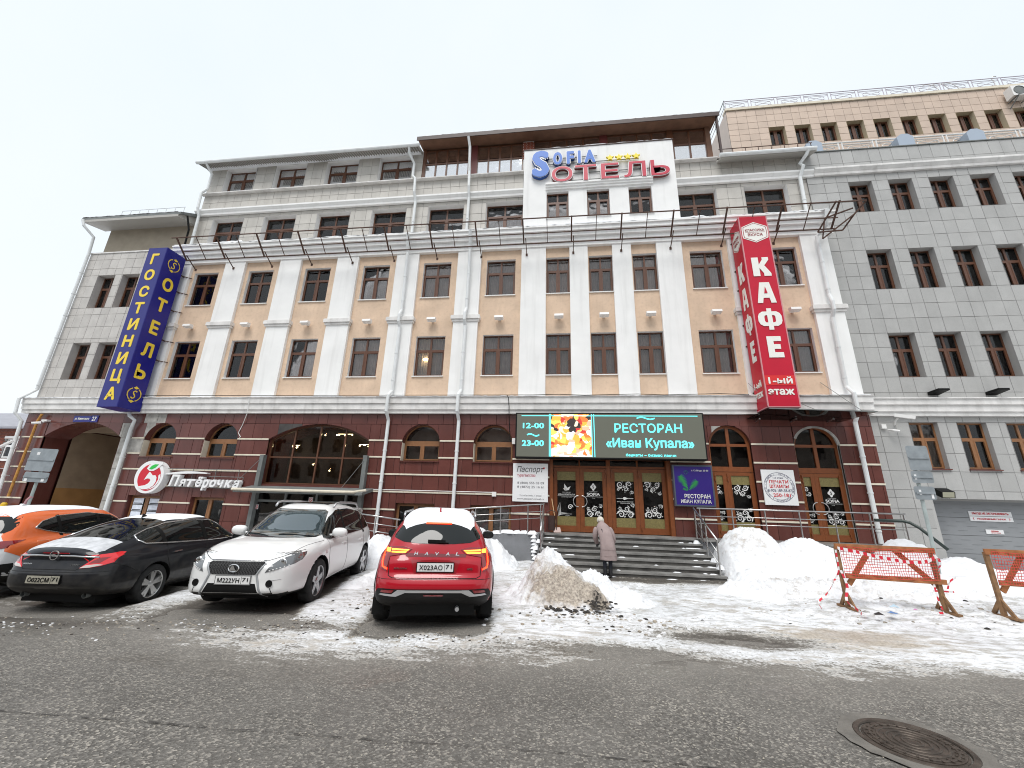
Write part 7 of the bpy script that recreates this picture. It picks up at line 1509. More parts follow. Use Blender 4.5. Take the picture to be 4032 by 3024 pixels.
            b = MB(); b.lathe([(0.0, -sy*w*0.35), (R0*0.89, -sy*w*0.35)], (0, 0, 0), 'y', 24); b.lathe([(0.0, sy*w*0.25), (R0*0.52, sy*w*0.25), (R0*0.52, 0)], (0, 0, 0), 'y', 24); dk = b.mesh('brake_disc', [mat('dark_brake', (0.03, 0.028, 0.026), 0.6) if 'dark_brake' not in bpy.data.materials else bpy.data.materials['dark_brake']], center=False)[0]
            s.wm[sy] = (t, rm_, dk)
        t, rm_, dk = s.wm[sy]; wo = link(bpy.data.objects.new('wheel', dk), s.root, c); link(bpy.data.objects.new('tyre', t), wo, c); link(bpy.data.objects.new('rim', rm_), wo, c)
    def proj(s, d, a, c, off=0.0):
        O, D = {'B': (Vector((-6, a, c)), Vector((1, 0, 0))), 'F': (Vector((6, a, c)), Vector((-1, 0, 0))), 'L': (Vector((a, 6, c)), Vector((0, -1, 0))), 'R': (Vector((a, -6, c)), Vector((0, 1, 0))), 'T': (Vector((a, c, 6)), Vector((0, 0, -1)))}[d]
        h = s.bvh.ray_cast(O, D, 12)
        if h[0] is None:
            h = s.bvh.find_nearest(O+D*(6-s.P['W']*0.9 if d in 'LR' else 6-s.P['L']/2*0.98)); 
        return h[0]-D*off
    def patch(s, name, d, poly, m, off=0.004, step=0.035, parent=None, smooth_poly=0, mirror=False, thick=0.02):
        for _ in range(smooth_poly):
            q = []
            for (x0, y0), (x1, y1) in zip(poly, poly[1:]+poly[:1]): q += [(x0*.75+x1*.25, y0*.75+y1*.25), (x0*.25+x1*.75, y0*.25+y1*.75)]
            poly = q
        outs = []
        for mir in ((1, -1) if mirror else (1,)):
            P_ = [(a*(mir if d in 'BF' else 1), c*(mir if d == 'T' else 1)) for a, c in poly]; dd = d if mir == 1 or d in 'BFT' else {'L': 'R', 'R': 'L'}[d]
            xs = [p[0] for p in P_]; ys = [p[1] for p in P_]; nx = max(2, int((max(xs)-min(xs))/step)); ny = max(2, int((max(ys)-min(ys))/step)); bm = bmesh.new()
            g = [[bm.verts.new((min(xs)+(max(xs)-min(xs))*i/nx, min(ys)+(max(ys)-min(ys))*j/ny, 0)) for i in range(nx+1)] for j in range(ny+1)]
            for j in range(ny):
                for i in range(nx): bm.faces.new((g[j][i], g[j][i+1], g[j+1][i+1], g[j+1][i]))
            for (x0, y0), (x1, y1) in zip(P_, P_[1:]+P_[:1]):
                e = Vector((x1-x0, y1-y0, 0))
                if e.length < 1e-5: continue
                lo = (min(x0, x1)-step*1.5, min(y0, y1)-step*1.5); hi = (max(x0, x1)+step*1.5, max(y0, y1)+step*1.5)
                sub = [f for f in bm.faces if lo[0] < f.calc_center_median().x < hi[0] and lo[1] < f.calc_center_median().y < hi[1]]
                geo = sub+list({e_ for f in sub for e_ in f.edges})+list({v for f in sub for v in f.verts}); bmesh.ops.bisect_plane(bm, geom=geo, plane_co=(x0, y0, 0), plane_no=(e.y, -e.x, 0), dist=1e-6)
            def inside(x, y):
                c = False
                for (x0, y0), (x1, y1) in zip(P_, P_[1:]+P_[:1]):
                    if (y0 > y) != (y1 > y) and x < (x1-x0)*(y-y0)/(y1-y0)+x0: c = not c
                return c
            kill = [f for f in bm.faces if not inside(*f.calc_center_median()[:2])]; bmesh.ops.delete(bm, geom=kill, context='FACES')
            D = {'B': Vector((1, 0, 0)), 'F': Vector((-1, 0, 0)), 'L': Vector((0, -1, 0)), 'R': Vector((0, 1, 0)), 'T': Vector((0, 0, -1))}[dd]
            for v in bm.verts: v.co = s.proj(dd, v.co.x, v.co.y, off)
            be = [e for e in bm.edges if e.is_boundary]; ex = bmesh.ops.extrude_edge_only(bm, edges=be); nv = [v for v in ex['geom'] if isinstance(v, bmesh.types.BMVert)]
            for v in nv: v.co = v.co+D*(off+thick)
            bmesh.ops.recalc_face_normals(bm, faces=bm.faces)
            me = bpy.data.meshes.new(name); me.materials.append(m); bm.to_mesh(me); bm.free()
            cen = sum((v.co for v in me.vertices), Vector())/max(1, len(me.vertices)); 
            me.polygons.foreach_set('use_smooth', [True]*len(me.polygons))
            try: me.set_sharp_from_angle(angle=math.radians(45))
            except Exception: pass
            outs.append(link(bpy.data.objects.new(name, me), parent or s.root, (0, 0, 0)))
        return outs
    def line(s, name, d, pts, m=None, r=0.006, off=0.0, closed=False, n=6, parent=None, mirror=False, step=0.05):
        for mir in ((1, -1) if mirror else (1,)):
            P_ = [(a*(mir if d in 'BF' else 1), c*(mir if d == 'T' else 1)) for a, c in pts]; dd = d if mir == 1 or d in 'BFT' else {'L': 'R', 'R': 'L'}[d]
            if closed: P_ = P_+P_[:1]
            q = []
            for (x0, y0), (x1, y1) in zip(P_, P_[1:]):
                k = max(1, int(math.hypot(x1-x0, y1-y0)/step)); q += [(x0+(x1-x0)*i/k, y0+(y1-y0)*i/k) for i in range(k)]
            q.append(P_[-1]); b = MB(); b.tube([s.proj(dd, a, c, off) for a, c in q], r, n); o = b.build(name, m or seamm, parent or s.root, smooth=True, fix=False)
        return o
    def onto(s, o_mesh, name, d, m=None, parent=None, off=0.004):
        """wrap a flat mesh (already laid out in the two projected coordinates) onto the body"""
        for v in o_mesh.vertices: v.co = s.proj(d, v.co.x, v.co.y, off+v.co.z)
        return link(bpy.data.objects.new(name, o_mesh), parent or s.root, (0, 0, 0))
    def word(s, txt, d, a, c, w, h, m, parent=None, off=0.006, **kw):
        me = text_mesh(txt, m, w, h, depth=0.006, **kw); sg = -1 if d in 'FR' else 1
        sg = {'B': -1, 'F': 1, 'R': 1, 'L': -1}[d]
        for v in me.vertices: v.co = Vector((a+sg*v.co.x, c+v.co.y, v.co.z))
        return s.onto(me, 'badge_letters', d, parent=parent, off=off)
    def plate(s, d, a, c, w, h, txt, reg, m, x=None, dark=None):
        x = s.proj(d, a, c)[0] if x is None else x; sg = -1 if d == 'B' else 1; T = MB(); T.box(x-0.012+sg*0.008, x+0.012+sg*0.008, a-w/2-0.012, a+w/2+0.012, c-h/2-0.012, c+h/2+0.012); fo = T.build('number_plate', dark or MT['black'], s.root)
        xf = x+sg*0.022; MB().box(min(xf, xf-sg*0.01), max(xf, xf-sg*0.01), a-w/2, a+w/2, c-h/2, c+h/2).build('plate_face', m, fo)
        ink = MT['black']; rot = Matrix(((0,0,-1),(-1,0,0),(0,1,0))).to_4x4() if d == 'B' else Matrix(((0,0,1),(1,0,0),(0,1,0))).to_4x4()
        q = 1 if d == 'F' else -1
        put_text(txt, ink, fo, xf+sg*0.003, a-q*w*0.12, c-h*0.02, w*0.64, h*0.60, rot=rot, bold=0.008, depth=0.002)
        put_text(reg, ink, fo, xf+sg*0.003, a+q*w*0.37, c+h*0.08, w*0.17, h*0.50, rot=rot, bold=0.008, depth=0.002)
        MB().box(min(xf, xf+sg*0.003), max(xf, xf+sg*0.003), a+q*w*0.255-0.002, a+q*w*0.255+0.002, c-h/2+.004, c+h/2-.004).build('plate_divider', ink, fo)
        return fo
    def mirror_(s, x, z, m, sx=0.1, scale=1.0):
        for sy in (-1, 1):
            y0 = s.hit_y(x, z-0.05, sy, s.P['W']*0.85); b = MB(); k = scale
            prof = [(0.0, 0.06), (0.03*k, 0.085*k), (0.10*k, 0.09*k), (0.17*k, 0.075*k), (0.205*k, 0.045*k), (0.215*k, 0.0)]
            v = []; n_ = 12; rings = [(0.0, 0.6), (0.03, 0.9), (0.09, 1.0), (0.16, 0.95), (0.20, 0.72), (0.22, 0.3)]
            for dy, q in rings:
                for i in range(n_): a = 2*math.pi*i/n_; v.append((x+0.055*k*q*math.cos(a)+(0.02 if math.cos(a) > 0 else 0), y0+sy*(0.03+dy*k), z+0.02+0.075*k*q*math.sin(a)))
            b.add(v, [(i*n_+j, i*n_+(j+1) % n_, (i+1)*n_+(j+1) % n_, (i+1)*n_+j) for i in range(len(rings)-1) for j in range(n_)]+[tuple(range(n_)), tuple(range((len(rings)-1)*n_, len(rings)*n_))])
            b.obox((x+0.02, y0-sy*0.03, z-0.03), (x+0.01, y0+sy*0.07, z-0.02), 0.06, 0.04)
            mo = b.build('wing_mirror', m, s.root, smooth=True)
            xm = x-0.058*k; b = MB(); b.add([(xm, y0+sy*(0.045*k), z-0.03*k), (xm, y0+sy*0.20*k, z-0.028*k), (xm, y0+sy*0.215*k, z+0.05*k), (xm, y0+sy*0.06*k, z+0.08*k)], [(0, 1, 2, 3)]); b.build('mirror_glass', cglass, mo, fix=False)
    def place(s, cx, cy, ang, z=0.0):
        s.root.location = (cx, cy, z); s.root.rotation_euler = (0, 0, ang)
def car_root(label): return thing('parked_car', (0, 0, 0), label, 'car')
BACK = math.radians(104.8); FRONT = math.radians(279.7)

# ---------------------------------------------------------------- red compact SUV seen from behind
r_ = car_root('glossy red SUV seen from behind with snow on its roof and brake lights lit')
redp = paint('red_metallic_paint', (0.40, 0.003, 0.014), 0.0, 0.3, 0.0)
hv = Car(dict(L=4.47, W=0.92, r=0.345, arch=0.405, axles=(-1.37, 1.33), paint=redp, n=7, slope=0.03, bow=0.20, crown=0.015,
    top=[(-2.24, 1.05), (-2.17, 1.15), (-2.02, 1.32), (-1.88, 1.46), (-1.7, 1.545), (-1.2, 1.585), (-.3, 1.60), (.35, 1.57), (.8, 1.42), (1.25, 1.14), (1.4, 1.07), (1.9, 1.0), (2.24, .88)],
    bot=[(-2.24, .34), (-1.9, .25), (0, .2), (1.9, .24), (2.24, .3)], plan=[(-2.24, .93), (-2.0, .99), (-1.3, 1.0), (0, .985), (1.3, 1.0), (1.9, .95), (2.24, .84)],
    side=[(.15, .90), (.4, .98), (.6, 1.0), (.85, .99), (1.02, .955), (1.10, .89), (1.3, .80), (1.5, .70), (1.62, .64)], rear=[(.3, .10), (.42, .02), (.62, -.03), (.70, .0), (.78, .06), (1.0, .07), (1.3, .0)], front=[(.3, -.1), (.6, .03), (1, 0)], archclad=0.05, rim=mat('dark_alloy', (.2, .2, .21), .35, .8)), r_)
hv.patch('rear_window', 'B', [(-.50, 1.455), (.50, 1.455), (.56, 1.42), (.66, 1.27), (.655, 1.235), (.50, 1.185), (.25, 1.168), (-.25, 1.168), (-.50, 1.185), (-.655, 1.235), (-.66, 1.27), (-.56, 1.42)], cglass, 0.006)
hv.patch('lower_tailgate', 'B', [(-.44, .99), (.44, .99), (.44, 1.035), (-.44, 1.035)], mat('dark_red_gloss', (.16, .003, .008), .2, coat=1), 0.003)
lit = mat('lit_brake_light', (0.9, 0.03, 0.01), 0.3, emit=(1.0, 0.045, 0.012), estr=3.2); amb = mat('lit_amber_strip', (1.0, 0.3, 0.02), 0.3, emit=(1.0, 0.30, 0.03), estr=3.4); lens = mat('red_lamp_lens', (0.22, 0.004, 0.008), 0.08, coat=1.0)
hv.patch('high_brake_light', 'B', [(-.20, 1.442), (.20, 1.442), (.20, 1.464), (-.20, 1.464)], lit, 0.016)
for sg in (1, -1):
    lo = hv.patch('tail_lamp', 'B', [(sg*a, c) for a, c in [(.36, 1.095), (.50, 1.125), (.775, 1.110), (.79, .92), (.78, .82), (.70, .80), (.675, .99), (.44, 1.03)]], lens, 0.012)[0]
    hv.patch('amber_strip', 'B', [(sg*a, c) for a, c in [(.40, 1.085), (.66, 1.09), (.66, 1.07), (.42, 1.07)]], amb, 0.019, parent=lo, thick=.003)
    hv.patch('amber_strip', 'B', [(sg*a, c) for a, c in [(.43, 1.055), (.66, 1.055), (.66, 1.038), (.46, 1.038)]], amb, 0.019, parent=lo, thick=.003)
    hv.patch('amber_strip', 'B', [(sg*a, c) for a, c in [(.68, 1.095), (.745, 1.095), (.745, 1.045), (.68, 1.045)]], amb, 0.019, parent=lo, thick=.003)
    hv.patch('brake_strip', 'B', [(sg*a, c) for a, c in [(.755, 1.10), (.775, 1.10), (.790, .92), (.775, .845), (.69, .815), (.69, .835), (.755, .86), (.765, .92)]], lit, 0.019, parent=lo, thick=.003)
hv.plate('B', 0.0, 0.855, 0.52, 0.112, 'Х023АО', '71', platew)
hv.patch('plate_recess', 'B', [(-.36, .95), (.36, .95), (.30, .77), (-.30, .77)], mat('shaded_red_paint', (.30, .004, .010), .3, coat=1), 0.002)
for ch, a in zip('HAVAL', (.295, .145, -.01, -.165, -.31)): hv.word(ch, 'B', a, 1.035, .055, .042, chrome, bold=.02, shear=.15)
hv.word('JOLION', 'B', .50, .835, .19, .028, chrome, shear=.2, bold=.01); hv.word('4WD', 'B', -.50, .835, .085, .028, chrome, shear=.2, bold=.01)
hv.line('tailgate_seam', 'B', [(-.68, 1.0), (-.66, .74), (-.60, .715), (.60, .715), (.66, .74), (.68, 1.0)]); hv.line('bumper_seam', 'B', [(-.86, .69), (-.6, .70), (.6, .70), (.86, .69)], r=.004)
lower = hv.patch('lower_bumper', 'B', [(-.80, .56), (-.84, .50), (-.86, .33), (.86, .33), (.84, .50), (.80, .56), (.70, .575), (-.70, .575)], clad, 0.010)[0]
silv = mat('silver_trim', (0.50, 0.50, 0.51), 0.35, 0.7)
hv.patch('silver_bar', 'B', [(-.40, .565), (.40, .565), (.40, .532), (-.40, .532)], silv, 0.02, parent=lower)
hv.patch('silver_wing', 'B', [(.40, .568), (.50, .568), (.58, .51), (.74, .51), (.77, .488), (.52, .478), (.40, .53)], silv, 0.022, parent=lower, mirror=True)
hv.patch('rear_reflector', 'B', [(.55, .565), (.73, .555), (.75, .525), (.58, .525)], lens, 0.022, parent=lower, mirror=True); hv.patch('fog_reflector', 'B', [(-.14, .505), (.14, .505), (.13, .485), (-.13, .485)], lens, 0.022, parent=lower)
hv.patch('side_window', 'L', [(-1.62, 1.19), (-1.25, 1.41), (-.6, 1.50), (.25, 1.49), (.72, 1.33), (1.02, 1.10), (.9, 1.06), (-1.3, 1.12)], cglass, 0.006, mirror=True)
hv.line('door_seam', 'L', [(-.95, 1.1), (-1.0, .8), (-.9, .42)], mirror=True); hv.line('door_seam', 'L', [(.02, 1.1), (.0, .35)], mirror=True)
hv.patch('windscreen', 'F', [(-.62, 1.15), (.62, 1.15), (.50, 1.48), (-.50, 1.48)], cglass, 0.006); hv.patch('grille', 'F', [(-.5, .82), (.5, .82), (.4, .5), (-.4, .5)], clad, 0.006); hv.patch('headlight', 'F', [(.5, .88), (.8, .86), (.82, .76), (.52, .78)], cglass, 0.008, mirror=True)
hv.mirror_(0.80, 1.10, MT['black'], scale=1.05)
w = MB(); w.tube([hv.proj('B', -.17, 1.185, .02), hv.proj('B', .12, 1.20, .02)], 0.010, 6); w.obox(hv.proj('B', .14, 1.205, .025), hv.proj('B', -.12, 1.20, .03), 0.022, 0.04); w.build('rear_wiper', MT['black'], r_)
f = MB(); f.prism([(-1.62, 1.565), (-1.42, 1.575), (-1.60, 1.68)], -.012, .012); f.build('antenna_fin', redp, r_)
def roof_snow(car, poly, seed, hmax=.05, name='roof_snow', m=None):
    o = car.patch(name, 'T', poly, m or MT['snow'], 0.0, step=0.045, thick=0.0)[0]; me = o.data; n = len(me.vertices); v = np.zeros(n*3); me.vertices.foreach_get('co', v); v = v.reshape(-1, 3)
    xs = [p[0] for p in poly]; ys = [p[1] for p in poly]; ex = np.minimum(v[:, 0]-min(xs), max(xs)-v[:, 0]); ey = np.minimum(v[:, 1]-min(ys), max(ys)-v[:, 1]); e = np.clip(np.minimum(ex, ey)/0.10, 0, 1)
    v[:, 2] += 0.004+hmax*np.sqrt(e)*(0.8+0.3*noise2(v[:, 0], v[:, 1], seed, 4, 4)); me.vertices.foreach_set('co', v.ravel()); me.update(); return o
roof_snow(hv, [(-1.86, -.50), (-1.78, -.56), (.2, -.60), (.5, -.5), (.5, .5), (.2, .60), (-1.78, .56), (-1.86, .50)], 3, .06)
for sy in (-1, 1): b = MB(); b.tube([(-1.45, sy*.585, 1.545), (-1.35, sy*.59, 1.60), (.1, sy*.60, 1.62), (.25, sy*.595, 1.56)], .016, 6); b.build('roof_rail', silv, r_, smooth=True)
for sy in (-1, 1): MB().box(-1.83, -1.82, sy*.80-.085, sy*.80+.085, .17, .40).build('mud_flap', MT['black'], r_)
b = MB(); b.tube([(-2.16, -.35, .30), (-1.9, -.35, .30)], .03, 10); b.build('exhaust', silv, r_)
MB().box(-2.05, 2.0, -.6, .6, .2, .36).build('underbody', MT['black'], r_)
hv.place(-2.40, -5.85, BACK, -0.04)

# ---------------------------------------------------------------- black liftback saloon seen from behind
r_ = car_root('dirty black saloon car seen from its rear right corner with thin snow on the roof')
blk_p = mat('black_paint', (0.006, 0.007, 0.011), 0.4, 0.0, coat=0.45, spec=0.15, dirt=((0.085, 0.078, 0.066), -0.35, 0.75))
op = Car(dict(L=4.83, W=0.93, r=0.335, arch=0.375, axles=(-1.38, 1.36), paint=blk_p, n=7, slope=0.035, bow=0.22, crown=0.02, spokes=5, double=True, rim=mat('silver_rim', (0.50, 0.50, 0.49), 0.3, .8, var=.1),
    top=[(-2.42, .985), (-2.34, 1.03), (-2.2, 1.055), (-1.8, 1.16), (-1.3, 1.33), (-.8, 1.435), (-.2, 1.475), (.2, 1.455), (.6, 1.34), (1.0, 1.13), (1.2, 1.03), (1.8, .93), (2.42, .74)],
    bot=[(-2.42, .33), (-2.1, .24), (0, .17), (2.1, .2), (2.42, .28)], plan=[(-2.42, .88), (-2.1, .97), (-1.4, 1.0), (0, .98), (1.4, .985), (2.0, .92), (2.42, .76)],
    side=[(.15, .90), (.35, .97), (.6, 1.0), (.8, .985), (.93, .94), (1.0, .88), (1.2, .78), (1.4, .67), (1.5, .60)], rear=[(.2, .12), (.45, .0), (.60, -.02), (.70, .02), (.85, .07), (.97, -.02), (1.2, 0)], front=[(.3, -.08), (.5, .02), (1, 0)]), r_)
op.patch('rear_window', 'T', [(-1.88, -.54), (-1.88, .54), (-1.8, .60), (-1.0, .50), (-.93, .44), (-.93, -.44), (-1.0, -.50), (-1.8, -.60)], cglass, 0.006)
ww = [(-1.68, 1.10), (-1.62, 1.17), (-1.35, 1.27), (-.95, 1.365), (-.35, 1.415), (.25, 1.395), (.68, 1.25), (1.03, 1.04), (.95, 1.0), (0, .985), (-1.0, 1.01), (-1.58, 1.035)]
op.patch('side_window', 'L', ww, cglass, 0.006, mirror=True); op.line('chrome_trim', 'L', ww, chrome, .014, .010, closed=True, mirror=True)
for x0, x1 in ((-1.22, -1.13), (-.13, -.02)): op.patch('window_pillar', 'L', [(x0-.03, 1.40 if x0 > -1 else 1.30), (x1-.03, 1.41 if x0 > -1 else 1.32), (x1+.02, .99), (x0+.02, .995)], MT['black'], 0.009, mirror=True)
for sg in (1, -1):
    tl = op.patch('tail_lamp', 'B', [(sg*a, c) for a, c in [(.46, .715), (.60, .725), (.70, .745), (.79, .79), (.79, .895), (.70, .90), (.62, .885)]], mat('tail_red', (0.50, 0.006, 0.012), 0.12, coat=1, emit=(0.6, 0.01, 0.01), estr=0.25) if sg > 0 else bpy.data.materials['tail_red'], 0.010)[0]
    op.patch('clear_lens', 'B', [(sg*a, c) for a, c in [(.465, .718), (.60, .728), (.72, .76), (.66, .775), (.53, .76)]], mat('clear_lamp', (.55, .50, .47), .1, coat=1) if sg > 0 else bpy.data.materials['clear_lamp'], 0.014, parent=tl)
    op.patch('dark_insert', 'B', [(sg*a, c) for a, c in [(.56, .785), (.68, .79), (.74, .875), (.66, .87), (.60, .83)]], lens, 0.014, parent=tl)
op.patch('tail_lamp_side', 'L', [(-2.34, .78), (-2.22, .82), (-2.05, .88), (-1.95, .935), (-2.02, .945), (-2.34, .905)], bpy.data.materials['tail_red'], 0.008, mirror=True)
op.line('chrome_bar', 'B', [(-.64, .875), (-.3, .89), (.3, .89), (.64, .875)], chrome, .015, .012, n=8)
b = MB(); b.lathe([(.062, -.008), (.072, -.008), (.072, .008), (.062, .008), (.062, -.008)], (op.proj('B', 0, .90, .03).x, 0, .90), 'x', 24); x_ = op.proj('B', 0, .90, .035).x; b.add([(x_, .10, .905), (x_, .0, .915), (x_, -.035, .905), (x_, 0.02, .895)], [(0, 1, 2, 3)]); b.add([(x_, -.10, .893), (x_, .0, .886), (x_, .035, .895), (x_, -.02, .905)], [(0, 1, 2, 3)]); b.build('badge', chrome, r_, fix=False)
op.patch('high_brake_light', 'B', [(-.22, .925), (.22, .925), (.2, .94), (-.2, .94)], lens, .012)
op.plate('B', 0.0, 0.545, 0.52, 0.112, 'О022СМ', '71', dirtyplate); op.word('INSIGNIA', 'B', .40, .765, .14, .02, chrome); op.word('TURBO', 'B', -.36, .765, .14, .02, mat('dull_badge', (.12, .12, .12), .5))
op.line('boot_seam', 'B', [(-.64, .96), (-.50, .74), (-.42, .69), (.42, .69), (.50, .74), (.64, .96)]); op.line('bumper_crease', 'B', [(-.86, .66), (-.5, .655), (.5, .655), (.86, .66)], r=.004); op.line('bumper_seam', 'L', [(-2.2, .79), (-1.95, .70), (-1.80, .62)], mirror=True)
op.line('door_seam', 'L', [(-1.10, 1.0), (-1.18, .80), (-1.02, .45), (-1.0, .30)], mirror=True); op.line('door_seam', 'L', [(-.08, .99), (-.10, .28)], mirror=True); op.line('door_seam', 'L', [(.98, 1.0), (.95, .6), (.92, .3)], mirror=True)
for x in (-.92, .18): op.patch('door_handle', 'L', [(x-.11, .835), (x+.09, .85), (x+.09, .868), (x-.11, .858)], chrome, .022, mirror=True)
op.line('sill_strip', 'L', [(-.9, .27), (.9, .27)], MT['black'], .012, mirror=True)
op.patch('windscreen', 'F', [(-.60, 1.06), (.60, 1.06), (.46, 1.40), (-.46, 1.40)], cglass, 0.006); op.patch('headlight', 'F', [(.45, .70), (.75, .76), (.78, .68), (.5, .62)], cglass, 0.008, mirror=True)
op.mirror_(0.72, .99, blk_p, scale=1.05); roof_snow(op, [(-.92, -.46), (-.5, -.52), (.15, -.50), (.3, -.42), (.3, .42), (.15, .50), (-.5, .52), (-.92, .46)], 5, .018)
roof_snow(op, [(-2.28, -.56), (-2.2, -.62), (-1.88, -.60), (-1.88, .60), (-2.2, .62), (-2.28, .56)], 9, .010, m=mat('thin_grey_frost', (.52, .53, .55), .8, var=.2, vscale=9))
for sy in (-1, 1): b = MB(); b.lathe([(.035, -.04), (.042, -.04), (.042, .04), (.03, .04)], (-2.16, sy*.50, .28), 'x', 14); b.build('exhaust', MT['greymetal'], r_, fix=False)
f = MB(); f.prism([(-.92, 1.43), (-.74, 1.45), (-.90, 1.525)], -.010, .010); f.build('antenna_fin', MT['black'], r_)
MB().box(-2.1, 2.1, -.6, .6, .16, .32).build('underbody', MT['black'], r_)
op.place(-8.57, -5.63, math.radians(97.8), -0.18)

# ---------------------------------------------------------------- white SUV facing the camera
r_ = car_root('white luxury SUV facing the street with honeycomb grille and roof rails')
whp = paint('pearl_white_paint', (0.78, 0.78, 0.77), 0.0, 0.25, 0.06, (0.35, 0.33, 0.30))
lx = Car(dict(L=4.77, W=0.945, r=0.37, arch=0.425, axles=(-1.42, 1.32), paint=whp, n=6.5, slope=-0.035, bow=0.24, crown=0.02, spokes=5, clad=0.27,
    top=[(-2.39, 1.02), (-2.30, 1.20), (-2.1, 1.42), (-1.85, 1.56), (-1.3, 1.65), (-.5, 1.69), (.1, 1.66), (.5, 1.53), (.9, 1.28), (1.15, 1.13), (1.3, 1.09), (1.8, 1.03), (2.15, .94), (2.39, .82)],
    bot=[(-2.39, .38), (-2.0, .26), (0, .22), (2.0, .22), (2.39, .24)], plan=[(-2.39, .84), (-2.1, .95), (-1.3, 1.0), (0, .98), (1.3, 1.0), (1.9, .95), (2.2, .93), (2.39, .84)],
    side=[(.15, .92), (.4, .985), (.65, 1.0), (.85, .985), (1.0, .955), (1.08, .90), (1.3, .80), (1.55, .69), (1.7, .62)], rear=[(.4, -.02), (.8, .0), (1.1, 0), (1.5, 0)], front=[(.2, -.02), (.3, .02), (.5, .0), (.75, .0), (.85, -.03), (1.0, -.05)]), r_)
lx.patch('windscreen', 'F', [(-.72, 1.105), (-.40, 1.085), (.40, 1.085), (.72, 1.105), (.70, 1.16), (.55, 1.53), (.48, 1.575), (-.48, 1.575), (-.55, 1.53), (-.70, 1.16)], mat('windscreen_glass', (0.05, 0.075, 0.085), 0.02, spec=1.0, coat=1.0, metal=0.25), 0.006)
lx.patch('cowl', 'F', [(-.68, 1.085), (.68, 1.085), (.70, 1.112), (-.70, 1.112)], MT['black'], .008)
for a0, a1 in ((.62, .05), (-.08, -.62)): b = MB(); b.tube([lx.proj('F', a0+(a1-a0)*i/6, 1.10+.03*math.sin(i/6*2.2), .03) for i in range(7)], .010, 6); b.build('wiper', MT['black'], r_)
gr = lx.patch('grille', 'F', [(-.405, .785), (.405, .785), (.44, .76), (.35, .615), (.32, .60), (-.32, .60), (-.35, .615), (-.44, .76)], MT['black'], .004)[0]
b = MB(); k = 0; mesh_m = mat('grille_mesh', (.16, .16, .165), .4, .4)
for j in range(9):
    for i in range(-9, 10):
        a, c = i*.048+(.024 if j % 2 else 0), .612+j*.0205
        lim = .33+(c-.60)*.5
        if abs(a) > lim: continue
        p = lx.proj('F', a, c, .012); w_, h_ = .020, .009; q = [(p.x, p.y-w_, p.z), (p.x, p.y-w_*.5, p.z+h_), (p.x, p.y+w_*.5, p.z+h_), (p.x, p.y+w_, p.z), (p.x, p.y+w_*.5, p.z-h_), (p.x, p.y-w_*.5, p.z-h_)]
        inn = [(p.x, p.y+(y-p.y)*.62, p.z+(z-p.z)*.62) for _, y, z in q]; b.add(q+inn, [(t_, (t_+1) % 6, 6+(t_+1) % 6, 6+t_) for t_ in range(6)])
b.build('grille_mesh', mesh_m, gr, kind='stuff', fix=False)
b = MB(); xb = lx.proj('F', 0, .695, .03).x; v = []; n_ = 28
for i in range(n_): a = 2*math.pi*i/n_; v += [(xb, .088*math.cos(a), .695+.062*math.sin(a)), (xb+.012, .078*math.cos(a), .695+.053*math.sin(a)), (xb, .068*math.cos(a), .695+.044*math.sin(a))]
b.add(v, [(3*i+q, 3*((i+1) % n_)+q, 3*((i+1) % n_)+q+1, 3*i+q+1) for i in range(n_) for q in (0, 1)]); b.add([(xb+.008, -.025, .735), (xb+.008, -.010, .740), (xb+.008, .030, .675), (xb+.008, -.06, .675), (xb+.008, -.055, .662), (xb+.008, .055, .662)], [(0, 1, 2, 5, 4, 3)]); b.build('badge', chrome, gr, fix=False)
lx.line('grille_trim', 'F', [(-.43, .795), (.43, .795)], chrome, .007, .006)
lx.line('grille_edge', 'F', [(.445, .76), (.36, .61), (.43, .40), (.50, .27)], mat('grey_bumper_edge', (.33, .34, .35), .4), .016, .004, mirror=True)
lx.patch('lower_intake', 'F', [(-.36, .475), (.36, .475), (.44, .30), (.46, .265), (-.46, .265), (-.44, .30)], MT['black'], .005)
lx.patch('front_lip', 'F', [(-.66, .245), (.66, .245), (.66, .285), (-.66, .285)], clad, .03)
